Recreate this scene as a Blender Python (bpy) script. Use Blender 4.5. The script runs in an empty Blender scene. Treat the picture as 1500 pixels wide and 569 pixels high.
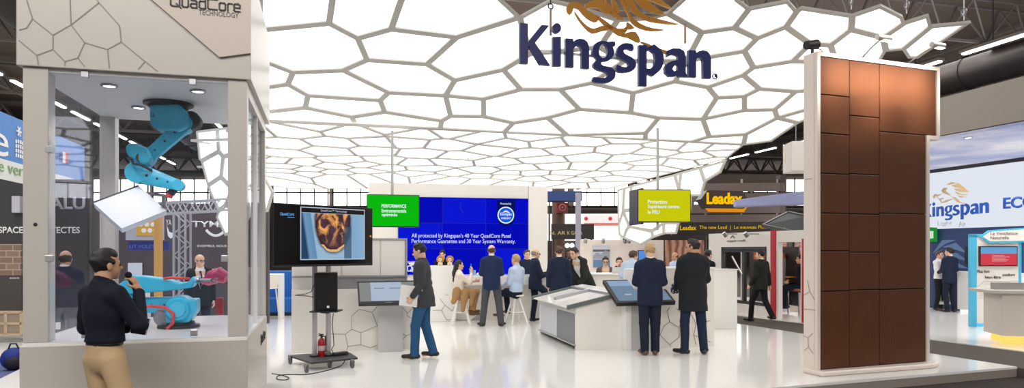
import bpy, bmesh, math, random
import numpy as np
from mathutils import Vector, Matrix

S = bpy.context.scene
COL = S.collection
R = math.radians
random.seed(7)

# ------------------------------------------------------------------ camera, world, lights, exposure
CAM_H = 1.65
cam_data = bpy.data.cameras.new('camera')
cam_data.sensor_width = 36.0
cam_data.lens = 24.0
cam_data.shift_y = (367 - 284.5) / 1500.0
cam_data.clip_end = 400
cam = bpy.data.objects.new('camera', cam_data)
COL.objects.link(cam)
cam.location = (0, 0, CAM_H)
cam.rotation_euler = (R(90), 0, 0)
S.camera = cam

S.view_settings.view_transform = 'Standard'
S.view_settings.look = 'None'
S.view_settings.exposure = 0.0
S.view_settings.gamma = 1.0
S.view_settings.use_curve_mapping = False

world = bpy.data.worlds.new('hall_air')
S.world = world
world.use_nodes = True
wb = world.node_tree.nodes['Background']
wb.inputs['Color'].default_value = (1.0, 0.96, 0.9, 1)
wb.inputs['Strength'].default_value = 0.30


def area_light(name, loc, size, energy, rot=(0, 0, 0), color=(1, .97, .93), size_y=None):
    d = bpy.data.lights.new(name, 'AREA')
    d.energy = energy
    d.color = color
    d.size = size
    if size_y:
        d.shape = 'RECTANGLE'
        d.size_y = size_y
    o = bpy.data.objects.new(name, d)
    o.location = loc
    o.rotation_euler = rot
    COL.objects.link(o)
    return o


def spot_light(name, loc, target, energy, angle=60, blend=.4, color=(1, .95, .88), radius=.05):
    d = bpy.data.lights.new(name, 'SPOT')
    d.energy = energy
    d.color = color
    d.spot_size = R(angle)
    d.spot_blend = blend
    d.shadow_soft_size = radius
    o = bpy.data.objects.new(name, d)
    o.location = loc
    v = Vector(target) - Vector(loc)
    o.rotation_euler = v.to_track_quat('-Z', 'Y').to_euler()
    COL.objects.link(o)
    return o


# added fill lights without fixtures, above and behind the visitor
area_light('hall_fill', (0, -3.0, 8.2), 16, 1250, rot=(R(38), 0, 0), size_y=4)  # frontal fill from behind the camera, tilted at the stand
area_light('hall_fill', (-9, 10, 9.0), 6, 1300, size_y=16)
area_light('hall_fill', (14, 14, 9.0), 8, 1700, size_y=16)
area_light('hall_fill', (2, 34, 9.0), 40, 9000, size_y=18)
area_light('roof_fill', (0, 30, 8.9), 60, 2600, rot=(R(180), 0, 0), size_y=40)  # upward fill added to brighten the dark roof

# ------------------------------------------------------------------ placing: pixel of the photograph + depth -> metres
def W(px, py, d):
    return Vector(((px - 750) * d / 1000.0, d, CAM_H - (py - 367) * d / 1000.0))


def G(px, py, z=0.0):
    d = (CAM_H - z) * 1000.0 / (py - 367)
    return Vector(((px - 750) * d / 1000.0, d, z))


def WZ(px, py, z):
    d = (CAM_H - z) * 1000.0 / (py - 367)
    return W(px, py, d)


def frame(x, y, z, deg):
    return Matrix.Translation((x, y, z)) @ Matrix.Rotation(R(deg), 4, 'Z')


class VPlane:
    """A vertical plane through a point, running at deg from +X; q(px,py) meets the sight line, m(a,b) goes along it."""
    def __init__(self, p, deg):
        self.p = Vector(p)
        self.u = Vector((math.cos(R(deg)), math.sin(R(deg)), 0))
        self.n = Vector((-self.u.y, self.u.x, 0))
        self.deg = deg

    def q(self, px, py, off=0.0):
        p0 = self.p + self.n * off
        dr = W(px, py, 1.0) - Vector((0, 0, CAM_H))
        t = (p0 - Vector((0, 0, CAM_H))).dot(self.n) / dr.dot(self.n)
        return Vector((0, 0, CAM_H)) + dr * t

    def uz(self, px, py):
        v = self.q(px, py) - self.p
        return v.dot(self.u), v.z

    def at(self, a, z, off=0.0):
        return self.p + self.u * a + self.n * off + Vector((0, 0, z))


# ------------------------------------------------------------------ materials
def lin(c):
    c = c / 255.0
    return c / 12.92 if c <= .04045 else ((c + .055) / 1.055) ** 2.4


def rgb(r, g, b):
    return (lin(r), lin(g), lin(b), 1)


MATS = {}


def mat(name, c, rough=.5, metal=0.0, emit=0.0, spec=.5, bump=0.0, bscale=40.0, vary=0.0, vscale=6.0, coat=0.0):
    if name in MATS:
        return MATS[name]
    m = bpy.data.materials.new(name)
    m.use_nodes = True
    nt = m.node_tree
    b = nt.nodes['Principled BSDF']
    col = rgb(*c)
    b.inputs['Base Color'].default_value = col
    b.inputs['Roughness'].default_value = rough
    b.inputs['Metallic'].default_value = metal
    b.inputs['Specular IOR Level'].default_value = spec
    b.inputs['Coat Weight'].default_value = coat
    if emit:
        b.inputs['Emission Color'].default_value = col
        b.inputs['Emission Strength'].default_value = emit
    if bump or vary:
        tc = nt.nodes.new('ShaderNodeTexCoord')
    if vary:
        n = nt.nodes.new('ShaderNodeTexNoise')
        n.inputs['Scale'].default_value = vscale
        n.inputs['Detail'].default_value = 5
        nt.links.new(tc.outputs['Object'], n.inputs['Vector'])
        mx = nt.nodes.new('ShaderNodeMix')
        mx.data_type = 'RGBA'
        mx.inputs['A'].default_value = tuple(v * (1 - vary) for v in col[:3]) + (1,)
        mx.inputs['B'].default_value = tuple(min(1, v * (1 + vary)) for v in col[:3]) + (1,)
        nt.links.new(n.outputs['Fac'], mx.inputs['Factor'])
        nt.links.new(mx.outputs['Result'], b.inputs['Base Color'])
    if bump:
        n2 = nt.nodes.new('ShaderNodeTexNoise')
        n2.inputs['Scale'].default_value = bscale
        n2.inputs['Detail'].default_value = 3
        nt.links.new(tc.outputs['Object'], n2.inputs['Vector'])
        bp = nt.nodes.new('ShaderNodeBump')
        bp.inputs['Strength'].default_value = bump
        bp.inputs['Distance'].default_value = .02
        nt.links.new(n2.outputs['Fac'], bp.inputs['Height'])
        nt.links.new(bp.outputs['Normal'], b.inputs['Normal'])
    MATS[name] = m
    return m


def glow(name, c, strength=1.0):
    """Something that gives off light: a lit panel, a lamp tube, a screen."""
    if name in MATS:
        return MATS[name]
    m = bpy.data.materials.new(name)
    m.use_nodes = True
    nt = m.node_tree
    nt.nodes.clear()
    o = nt.nodes.new('ShaderNodeOutputMaterial')
    e = nt.nodes.new('ShaderNodeEmission')
    e.inputs['Color'].default_value = rgb(*c)
    e.inputs['Strength'].default_value = strength
    nt.links.new(e.outputs[0], o.inputs[0])
    MATS[name] = m
    return m


def glass_mat(name, tint=(235, 240, 250), refl=1.0):
    if name in MATS:
        return MATS[name]
    m = bpy.data.materials.new(name)
    m.use_nodes = True
    nt = m.node_tree
    nt.nodes.clear()
    o = nt.nodes.new('ShaderNodeOutputMaterial')
    t = nt.nodes.new('ShaderNodeBsdfTransparent')
    t.inputs['Color'].default_value = rgb(*tint)
    g = nt.nodes.new('ShaderNodeBsdfGlossy')
    g.inputs['Roughness'].default_value = .02
    f = nt.nodes.new('ShaderNodeFresnel')
    f.inputs['IOR'].default_value = 1.45
    mx = nt.nodes.new('ShaderNodeMixShader')
    if refl != 1.0:
        mm = nt.nodes.new('ShaderNodeMath')
        mm.operation = 'MULTIPLY'
        mm.inputs[1].default_value = refl
        nt.links.new(f.outputs[0], mm.inputs[0])
        nt.links.new(mm.outputs[0], mx.inputs[0])
    else:
        nt.links.new(f.outputs[0], mx.inputs[0])
    nt.links.new(t.outputs[0], mx.inputs[1])
    nt.links.new(g.outputs[0], mx.inputs[2])
    nt.links.new(mx.outputs[0], o.inputs[0])
    MATS[name] = m
    return m


# ------------------------------------------------------------------ object helpers
def origin(o):
    v = Vector((0, 0, 0))
    while o is not None:
        v += o.location
        o = o.parent
    return v


def tag(o, label=None, cat=None, group=None, kind=None):
    if label:
        o['label'] = label
    if cat:
        o['category'] = cat
    if group:
        o['group'] = group
    if kind:
        o['kind'] = kind
    return o


def thing(name, label, cat, loc, group=None):
    o = bpy.data.objects.new(name, None)
    o.empty_display_size = .1
    COL.objects.link(o)
    o.location = loc
    return tag(o, label, cat, group)


def link_mesh(name, me, m, parent=None, smooth=False, base=None):
    if m is not None:
        if isinstance(m, (list, tuple)):
            for k in m:
                me.materials.append(k)
        else:
            me.materials.append(m)
    o = bpy.data.objects.new(name, me)
    COL.objects.link(o)
    if parent is not None:
        o.parent = parent
        me.transform(Matrix.Translation(-origin(parent)))
    elif base is not None:
        me.transform(Matrix.Translation(-Vector(base)))
        o.location = base
    if smooth:
        for p in me.polygons:
            p.use_smooth = True
    return o


class MB:
    """Collects shapes (in the coordinates of frame F) and links them as ONE mesh object."""
    def __init__(self, F=None):
        self.bm = bmesh.new()
        self.F = F or Matrix.Identity(4)

    def v(self, p):
        return self.bm.verts.new(self.F @ Vector(p))

    def face(self, vs):
        try:
            return self.bm.faces.new(vs)
        except ValueError:
            return None

    def box(self, lo, hi, bev=0.0):
        x0, y0, z0 = lo
        x1, y1, z1 = hi
        return self.hexa([(x0, y0, z0), (x1, y0, z0), (x1, y1, z0), (x0, y1, z0),
                          (x0, y0, z1), (x1, y0, z1), (x1, y1, z1), (x0, y1, z1)], bev)

    def hexa(self, c, bev=0.0):
        vs = [self.v(p) for p in c]
        fs = [self.face([vs[i] for i in q]) for q in ((3, 2, 1, 0), (4, 5, 6, 7), (0, 1, 5, 4), (1, 2, 6, 5), (2, 3, 7, 6), (3, 0, 4, 7))]
        if bev:
            es = list({e for f in fs if f for e in f.edges})
            bmesh.ops.bevel(self.bm, geom=es, offset=bev, segments=2, affect='EDGES', profile=.5)
        return self

    def prism(self, pts, ext):
        """polygon pts (3D) extruded by ext"""
        e = Vector(ext)
        a = [self.v(p) for p in pts]
        b = [self.v(Vector(p) + e) for p in pts]
        self.face(a[::-1])
        self.face(b)
        n = len(a)
        for i in range(n):
            self.face([a[i], a[(i + 1) % n], b[(i + 1) % n], b[i]])
        return self

    def bar(self, a, b, w, h=None, up=(0, 0, 1)):
        """a square bar from a to b, w wide, h high"""
        a, b = Vector(a), Vector(b)
        h = h or w
        d = (b - a).normalized()
        up = Vector(up)
        s = d.cross(up)
        if s.length < 1e-4:
            s = d.cross(Vector((1, 0, 0)))
        s.normalize()
        t = s.cross(d)
        s, t = s * w / 2, t * h / 2
        return self.hexa([a - s - t, a + s - t, b + s - t, b - s - t, a - s + t, a + s + t, b + s + t, b - s + t])

    def ring(self, c, ax, r, n, ex=None):
        ax = Vector(ax).normalized()
        e1 = ax.cross(Vector((0, 0, 1)) if abs(ax.z) < .9 else Vector((1, 0, 0))).normalized()
        e2 = ax.cross(e1)
        return [self.v(Vector(c) + (e1 * math.cos(t) + e2 * math.sin(t)) * r) for t in [2 * math.pi * i / n for i in range(n)]]

    def cyl(self, a, b, r, r2=None, n=16, caps=True):
        a, b = Vector(a), Vector(b)
        ra = self.ring(a, b - a, r, n)
        rb = self.ring(b, b - a, r if r2 is None else r2, n)
        for i in range(n):
            self.face([ra[i], ra[(i + 1) % n], rb[(i + 1) % n], rb[i]])
        if caps:
            self.face(ra[::-1])
            self.face(rb)
        return self

    def tube(self, pts, r, n=8):
        pts = [Vector(p) for p in pts]
        prev = None
        e1 = None
        for i, p in enumerate(pts):
            t = ((pts[min(i + 1, len(pts) - 1)] - pts[max(i - 1, 0)])).normalized()
            if e1 is None:
                e1 = t.cross(Vector((0, 0, 1)) if abs(t.z) < .9 else Vector((1, 0, 0))).normalized()
            else:
                e1 = (e1 - t * e1.dot(t)).normalized()
            e2 = t.cross(e1)
            rr = r[i] if isinstance(r, (list, tuple)) else r
            k = [self.v(p + (e1 * math.cos(2 * math.pi * j / n) + e2 * math.sin(2 * math.pi * j / n)) * rr) for j in range(n)]
            if prev:
                for j in range(n):
                    self.face([prev[j], prev[(j + 1) % n], k[(j + 1) % n], k[j]])
            else:
                self.face(k[::-1])
            prev = k
        self.face(prev)
        return self

    def lathe(self, c, prof, n=20, ax=(0, 0, 1)):
        """profile of (r, h) turned about ax through c"""
        c, ax = Vector(c), Vector(ax).normalized()
        prev = None
        for r, h in prof:
            k = self.ring(c + ax * h, ax, max(r, 1e-4), n)
            if prev:
                for j in range(n):
                    self.face([prev[j], prev[(j + 1) % n], k[(j + 1) % n], k[j]])
            else:
                self.face(k[::-1])
            prev = k
        self.face(prev)
        return self

    def ball(self, c, r, n=14):
        rx, ry, rz = r if isinstance(r, (list, tuple)) else (r, r, r)
        m = self.F @ Matrix.Translation(Vector(c)) @ Matrix.Diagonal((rx, ry, rz, 1))
        bmesh.ops.create_uvsphere(self.bm, u_segments=n, v_segments=max(6, n * 2 // 3), radius=1, matrix=m)
        return self

    def torus(self, c, ax, r, t, n=20, k=8):
        c, ax = Vector(c), Vector(ax).normalized()
        e1 = ax.cross(Vector((0, 0, 1)) if abs(ax.z) < .9 else Vector((1, 0, 0))).normalized()
        e2 = ax.cross(e1)
        rows = []
        for i in range(n):
            a = 2 * math.pi * i / n
            o = e1 * math.cos(a) + e2 * math.sin(a)
            rows.append([self.v(c + o * (r + t * math.cos(b)) + ax * t * math.sin(b)) for b in [2 * math.pi * j / k for j in range(k)]])
        for i in range(n):
            for j in range(k):
                self.face([rows[i][j], rows[(i + 1) % n][j], rows[(i + 1) % n][(j + 1) % k], rows[i][(j + 1) % k]])
        return self

    def build(self, name, m, parent=None, smooth=False, base=None):
        bmesh.ops.recalc_face_normals(self.bm, faces=self.bm.faces[:])
        me = bpy.data.meshes.new(name)
        self.bm.to_mesh(me)
        self.bm.free()
        o = link_mesh(name, me, m, parent, False, base)
        if smooth:
            for p in me.polygons:
                p.use_smooth = True
            try:
                me.set_sharp_from_angle(angle=R(38))
            except Exception:
                pass
        return o


def structure(name, mb, m, smooth=False):
    return tag(mb.build(name, m, smooth=smooth), kind='structure')


def dup(o, parent=None):
    c = o.copy()
    COL.objects.link(c)
    c.parent = parent
    for ch in [x for x in S.objects if x.parent == o]:
        dup(ch, c)
    return c


# lettering: outlines of the built-in face, fitted to a box on a plane (origin o, along u, up w)
def lettering(name, s, m, parent, o, u, w, width, height=None, thick=.004, bold=0.0, align='L', base=None):
    cu = bpy.data.curves.new(name, 'FONT')
    cu.body = s
    cu.offset = bold
    cu.resolution_u = 3
    to = bpy.data.objects.new('tmp', cu)
    COL.objects.link(to)
    me = bpy.data.meshes.new_from_object(to.evaluated_get(bpy.context.evaluated_depsgraph_get()))
    bpy.data.objects.remove(to)
    bpy.data.curves.remove(cu)
    co = np.empty(len(me.vertices) * 3, np.float32)
    me.vertices.foreach_get('co', co)
    co = co.reshape(-1, 3)
    lo, hi = co.min(0), co.max(0)
    sx = width / (hi[0] - lo[0])
    sy = sx if height is None else height / (hi[1] - lo[1])
    u, w = Vector(u).normalized(), Vector(w).normalized()
    n = u.cross(w)
    O = Vector(o)
    bm = bmesh.new()
    bm.from_mesh(me)
    r = bmesh.ops.extrude_face_region(bm, geom=bm.faces[:])
    top = {v for v in r['geom'] if isinstance(v, bmesh.types.BMVert)}
    for v in bm.verts:
        x, y = (v.co.x - lo[0]) * sx, (v.co.y - lo[1]) * sy
        if align == 'C':
            x -= width / 2
        v.co = O + u * x + w * y + n * (thick if v in top else 0)
    bmesh.ops.recalc_face_normals(bm, faces=bm.faces[:])
    bm.to_mesh(me)
    bm.free()
    me.name = name
    me.materials.clear()
    return link_mesh(name, me, m, parent, base=base)


def outline(name, loops, m, parent, P, thick, base=None):
    """filled shapes with holes: loops of 2D points, P(x, y) -> 3D point, thick = extrusion vector"""
    cu = bpy.data.curves.new(name, 'CURVE')
    cu.dimensions = '2D'
    cu.fill_mode = 'BOTH'
    for lp in loops:
        sp = cu.splines.new('POLY')
        sp.points.add(len(lp) - 1)
        for p, (x, y) in zip(sp.points, lp):
            p.co = (x, y, 0, 1)
        sp.use_cyclic_u = True
    to = bpy.data.objects.new('tmp', cu)
    COL.objects.link(to)
    me = bpy.data.meshes.new_from_object(to.evaluated_get(bpy.context.evaluated_depsgraph_get()))
    bpy.data.objects.remove(to)
    bpy.data.curves.remove(cu)
    bm = bmesh.new()
    bm.from_mesh(me)
    bmesh.ops.remove_doubles(bm, verts=bm.verts[:], dist=1e-4)
    r = bmesh.ops.extrude_face_region(bm, geom=bm.faces[:])
    top = {v for v in r['geom'] if isinstance(v, bmesh.types.BMVert)}
    t = Vector(thick)
    for v in bm.verts:
        p = P(v.co.x, v.co.y)
        v.co = p + (t if v in top else Vector((0, 0, 0)))
    bmesh.ops.recalc_face_normals(bm, faces=bm.faces[:])
    bm.to_mesh(me)
    bm.free()
    me.name = name
    me.materials.clear()
    return link_mesh(name, me, m, parent, base=base)


def smooth_loop(pts, n=3):
    """Catmull-Rom through the points of a closed outline"""
    out = []
    k = len(pts)
    for i in range(k):
        p0, p1, p2, p3 = [Vector(pts[(i + j - 1) % k]) for j in range(4)]
        for s in range(n):
            t = s / n
            out.append(tuple(.5 * ((2 * p1) + (p2 - p0) * t + (2 * p0 - 5 * p1 + 4 * p2 - p3) * t * t + (3 * p1 - p0 - 3 * p2 + p3) * t ** 3)))
    return out


def ell(cx, cy, rx, ry, n=24):
    return [(cx + rx * math.cos(2 * math.pi * i / n), cy + ry * math.sin(2 * math.pi * i / n)) for i in range(n)]


def strokes(name, lines, m, parent, o, u, w, sx, sy, width, thick=.004):
    """letters drawn as strokes: polylines in letter space"""
    mb = MB()
    u, w = Vector(u).normalized(), Vector(w).normalized()
    n = u.cross(w)
    O = Vector(o)
    for ln in lines:
        ps = [O + u * x * sx + w * y * sy + n * thick / 2 for x, y in ln]
        for a, b in zip(ps, ps[1:]):
            e = (b - a).normalized() * width * .45
            mb.bar(a - e, b + e, width, thick, up=n)
    return mb.build(name, m, parent)
# ================================================================== SETTING
TH = 17.0                                   # the stand is turned by this much
white = mat('white_laminate', (238, 236, 232), .35, spec=.4)
white_gloss = mat('white_gloss', (242, 240, 237), .12, spec=.5)
warm_white = mat('warm_white_paint', (234, 229, 222), .3, spec=.45)
grey_light = mat('light_grey_laminate', (196, 196, 196), .4)
alu = mat('brushed_aluminium', (190, 190, 194), .32, metal=.8)
steel = mat('steel', (150, 150, 152), .35, metal=.9)
black = mat('black_matt', (26, 26, 28), .5)
black_gloss = mat('black_gloss', (12, 12, 14), .12)
dark_grey = mat('dark_grey', (58, 58, 60), .5)
seam = mat('seam_grey', (150, 146, 140), .6)
blue_sign = mat('deep_blue', (30, 66, 140), .5)
red_paint = mat('red_paint', (186, 32, 44), .4)
txt_white = mat('white_letters', (240, 240, 240), .5)
txt_dark = mat('dark_letters', (44, 38, 36), .5)

floor_m = mat('glossy_white_floor', (240, 239, 236), .09, spec=.5, vary=.015, vscale=1.2)
carpet_m = mat('grey_carpet', (96, 90, 86), .95, spec=.1, bump=.4, bscale=300, vary=.08, vscale=20)
aisle_m = mat('dark_aisle_carpet', (70, 64, 62), .95, spec=.1, bump=.4, bscale=300)
edge_m = mat('platform_edge', (150, 140, 132), .5)

HZ = -.14
structure('floor_hall', MB().box((-60, -4, HZ - .1), (60, 80, HZ)), aisle_m)
# the raised white platform of the stand
U20 = Vector((math.cos(R(20)), math.sin(R(20)), 0))
V20 = Vector((-U20.y, U20.x, 0))
cor = Vector((7.15, 9.66, 0))
fp = [cor, cor - U20 * 13.2, cor - U20 * 13.2 + V20 * 15.5, cor + V20 * 15.5]
structure('floor', MB().prism([p + Vector((0, 0, -.03)) for p in fp], (0, 0, .03)), floor_m)
structure('trim_1', MB().prism([p + Vector((0, 0, HZ)) + (p - (fp[0] + fp[2]) / 2).normalized() * -.004 for p in fp], (0, 0, -HZ - .031)), edge_m)
# dark carpet strip between the stands
Z0 = Vector((0, 0, HZ))
structure('floor_aisle', MB().prism([cor + V20 * 13.5 + U20 * .012 + Z0, cor - V20 * .6 + U20 * .012 + Z0, Vector((9.6, 8.2, 0)) + Z0, Vector((8.34, 11.15, 0)) + Z0, Vector((7.75, 12.69, 0)) + Z0, Vector((6.61, 15.4, 0)) + Z0, Vector((5.74, 17.2, 0)) + Z0, Vector((5.0, 22, 0)) + Z0], (0, 0, -HZ - .014)), carpet_m)
# platform of the neighbouring stand on the right
rp = [Vector((7.77, 12.69, 0)), Vector((8.36, 11.15, 0)), Vector((9.6, 8.2, 0)), Vector((18, 8.2, 0)), Vector((18, 24, 0)), Vector((5.02, 24, 0)), Vector((5.02, 22, 0)), Vector((5.76, 17.2, 0)), Vector((6.63, 15.4, 0))]
structure('floor_right', MB().prism([p + Vector((0, 0, -.02)) for p in rp], (0, 0, .02)), floor_m)
cen = Vector((12, 15, 0))
structure('trim_2', MB().prism([p + (cen - p).normalized() * .01 + Vector((0, 0, HZ)) for p in rp], (0, 0, -HZ - .021)), edge_m)
# pale floor of the stand on the far left, and the blue carpet in front of it
structure('floor_left', MB().prism([(-16, 11.0, HZ), (-5.2, 11.0, HZ), (-5.2, 17, HZ), (-16, 17, HZ)], (0, 0, .02)), floor_m)
structure('floor_carpet', MB().prism([(-16, 4.5, HZ), (-4.3, 4.5, HZ), (-5.6, 11.0, HZ), (-16, 11.0, HZ)], (0, 0, .008)), mat('blue_carpet', (92, 100, 140), .95, spec=.1, bump=.4, bscale=300))

# hall shell
hall = mat('hall_dark', (104, 94, 86), .9, vary=.15, vscale=.6)
roof_m = mat('hall_roof', (112, 98, 88), .9, vary=.25, vscale=.4)
structure('ceiling', MB().box((-62, -4, 11.0), (62, 82, 11.2)), roof_m)
structure('wall_back', MB().box((-62, 80, HZ), (62, 80.4, 11.0)), hall)
structure('wall_left', MB().box((-62, -4, HZ), (-61.6, 80, 11.0)), hall)
structure('wall_right', MB().box((61.6, -4, HZ), (62, 80, 11.0)), hall)
day = glow('daylight_glass', (255, 252, 248), 3.2)
k = 0
for x in range(-56, 58, 7):
    k += 1
    w = MB().box((x + .2, 79.7, 6.9), (x + 6.6, 79.9, 9.9)).build('window_%d' % k, day)
    tag(w, kind='structure')
    mb = MB()
    for i in range(5):
        mb.box((x + .1 + i * 1.6, 79.5, 6.7), (x + .2 + i * 1.6, 79.7, 10.1))
    mb.box((x, 79.5, 6.6), (x + 6.8, 79.7, 6.8)).box((x, 79.5, 8.3), (x + 6.8, 79.7, 8.45))
    mb.build('window_bars', dark_grey, w)
# roof trusses of the hall: lattice girders across, each one beam
truss_m = mat('truss_steel', (128, 120, 114), .6, metal=.3)
VD = Vector((-.2425, .970, 0))
UD = Vector((.970, .2425, 0))


def truss(c, half_len, z0, z1, step, r=.07, m=truss_m, name='roof_truss', ax=UD):
    mb = MB()
    dn = Vector((-ax.y, ax.x, 0)) * .35
    for o, z in ((dn, z1), (-dn, z1), (dn * 0, z0)):
        mb.bar(c - ax * half_len + o + Vector((0, 0, z)), c + ax * half_len + o + Vector((0, 0, z)), r * 1.5)
    n = int(2 * half_len / step)
    for i in range(n):
        a = c + ax * (-half_len + i * step)
        b = a + ax * step / 2
        e = a + ax * step
        for sgn in (1, -1):
            mb.bar(a + dn * sgn + Vector((0, 0, z1)), b + Vector((0, 0, z0)), r)
            mb.bar(b + Vector((0, 0, z0)), e + dn * sgn + Vector((0, 0, z1)), r)
    return structure(name, mb, m)


for i, y in enumerate((12, 20, 28, 37, 47, 58, 70)):
    truss(Vector((-.25 * y + 3, y, 0)), 40, 9.2, 10.6, 1.9, .05 + .012 * i)
for x0 in (-18, -4, 12, 27):
    mb = MB()
    for z in (10.2, 10.75):
        mb.bar(Vector((x0, 2, z)), Vector((x0, 2, z)) + VD * 70, .16)
    structure('roof_purlin', mb, truss_m)
# ventilation ducts under the roof
duct_m = mat('duct_dark', (46, 40, 38), .5, metal=.4)
for X0, z, r in ((24.2, 8.5, .62), (27.6, 9.4, .5), (-10.6, 9.6, .62)):
    mb = MB()
    a = Vector((X0, 0, z)) + VD * 8
    for i in range(20):
        mb.cyl(a + VD * (i * 3.2), a + VD * (i * 3.2 + 3.1), r, n=20)
        mb.cyl(a + VD * (i * 3.2 + 3.08), a + VD * (i * 3.2 + 3.2), r * 1.05, n=20)
    tag(mb.build('ventilation_duct', duct_m, smooth=True), kind='structure')

# strip lamps of the hall, in rows that run back with the stand
tube_m = glow('lamp_tube', (255, 250, 240), 9.0)
lamp_house = mat('lamp_housing', (120, 116, 110), .5)


def strip_lamp_first():
    t = thing('strip_lamp', 'fluorescent strip lamp in a row under the dark hall roof', 'lamp', (0, 0, 0), 'strip lamps under the hall roof')
    MB().bar(-VD * 1.25, VD * 1.25, .30, .10).build('housing', lamp_house, t)
    MB().bar(-VD * 1.2 + Vector((0, 0, -.08)), VD * 1.2 + Vector((0, 0, -.08)), .16, .06).build('tube', tube_m, t)
    MB().bar(Vector((0, 0, .05)), Vector((0, 0, 1.95)), .03).build('hanger', dark_grey, t)
    return t


strip0 = strip_lamp_first()
first = True
for X0, y0, n in ((-14.2, 24, 11), (-7.2, 24, 11), (23.2, 21, 13), (31, 40, 7), (.5, 46, 6), (9, 46, 5)):
    for i in range(n):
        y = y0 + i * 3.3
        t = strip0 if first else dup(strip0)
        first = False
        t.location = (X0 - .25 * y, y, 9.05)

# ---------------- the lit honeycomb canopy
lit = glow('backlit_skin', (255, 252, 246), 2.0)
strut_m = mat('canopy_frame', (190, 187, 181), .5)
back_m = mat('canopy_back', (206, 202, 196), .6)


def clip(poly, a, b, c):
    """keep a*x + b*y <= c"""
    out = []
    n = len(poly)
    for i in range(n):
        p, q = poly[i], poly[(i + 1) % n]
        dp, dq = a * p[0] + b * p[1] - c, a * q[0] + b * q[1] - c
        if dp <= 0:
            out.append(p)
        if dp * dq < 0:
            t = dp / (dp - dq)
            out.append((p[0] + (q[0] - p[0]) * t, p[1] + (q[1] - p[1]) * t))
    return out


def cells(seeds, box, extra=()):
    res = []
    for i, s in enumerate(seeds):
        if not s[2]:
            continue
        poly = [(box[0], box[1]), (box[2], box[1]), (box[2], box[3]), (box[0], box[3])]
        for e in extra:
            poly = clip(poly, *e)
        for j, o in enumerate(seeds):
            if i == j or not poly:
                continue
            poly = clip(poly, 2 * (o[0] - s[0]), 2 * (o[1] - s[1]), o[0] ** 2 + o[1] ** 2 - s[0] ** 2 - s[1] ** 2)
        cl = []
        for p in poly:
            if not cl or math.hypot(p[0] - cl[-1][0], p[1] - cl[-1][1]) > .03:
                cl.append(p)
        if len(cl) > 2 and math.hypot(cl[0][0] - cl[-1][0], cl[0][1] - cl[-1][1]) < .03:
            cl.pop()
        if len(cl) >= 3:
            res.append(cl)
    return res


def inset(poly, w):
    ar = sum(poly[i][0] * poly[(i + 1) % len(poly)][1] - poly[(i + 1) % len(poly)][0] * poly[i][1] for i in range(len(poly)))
    if ar < 0:
        poly = poly[::-1]
    out = poly
    n = len(poly)
    for i in range(n):
        p, q = poly[i], poly[(i + 1) % n]
        dx, dy = q[0] - p[0], q[1] - p[1]
        L = math.hypot(dx, dy)
        if L < 1e-6:
            continue
        nx, ny = dy / L, -dx / L
        out = clip(out, nx, ny, nx * p[0] + ny * p[1] - w)
        if not out:
            return poly, None
    return poly, out


DF, ZF = 12.5, 3.86                          # the crease
SL1 = (5.14 - 3.86) / (9.5 - 12.5)           # the front part rises towards the visitor
LEN1 = math.hypot(1, SL1)


def front_P(a, s):                           # a = x, s = distance from the crease along the slope (towards the visitor)
    return Vector((a, DF - s / LEN1, ZF - SL1 * s / LEN1))


def front_uv(px, py):
    # sight line with the sloping plane z = ZF + SL1 * (d - DF)
    k = -(py - 367) / 1000.0
    d = (ZF - SL1 * DF - CAM_H) / (k - SL1)
    return ((px - 750) * d / 1000.0, (DF - d) * LEN1)


SL2 = (3.50 - 3.86) / 7.6


def rear_P(a, s):
    return Vector((a, DF - s, ZF - SL2 * s))   # s negative = behind the crease


def plane_P(o, u, w):
    return lambda a, b: o + u * a + w * b


NF = Vector((0, SL1, -1)).normalized()       # towards the visitor, out of the skin
NFv = Vector((0, -(-SL1), -1)).normalized()
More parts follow.
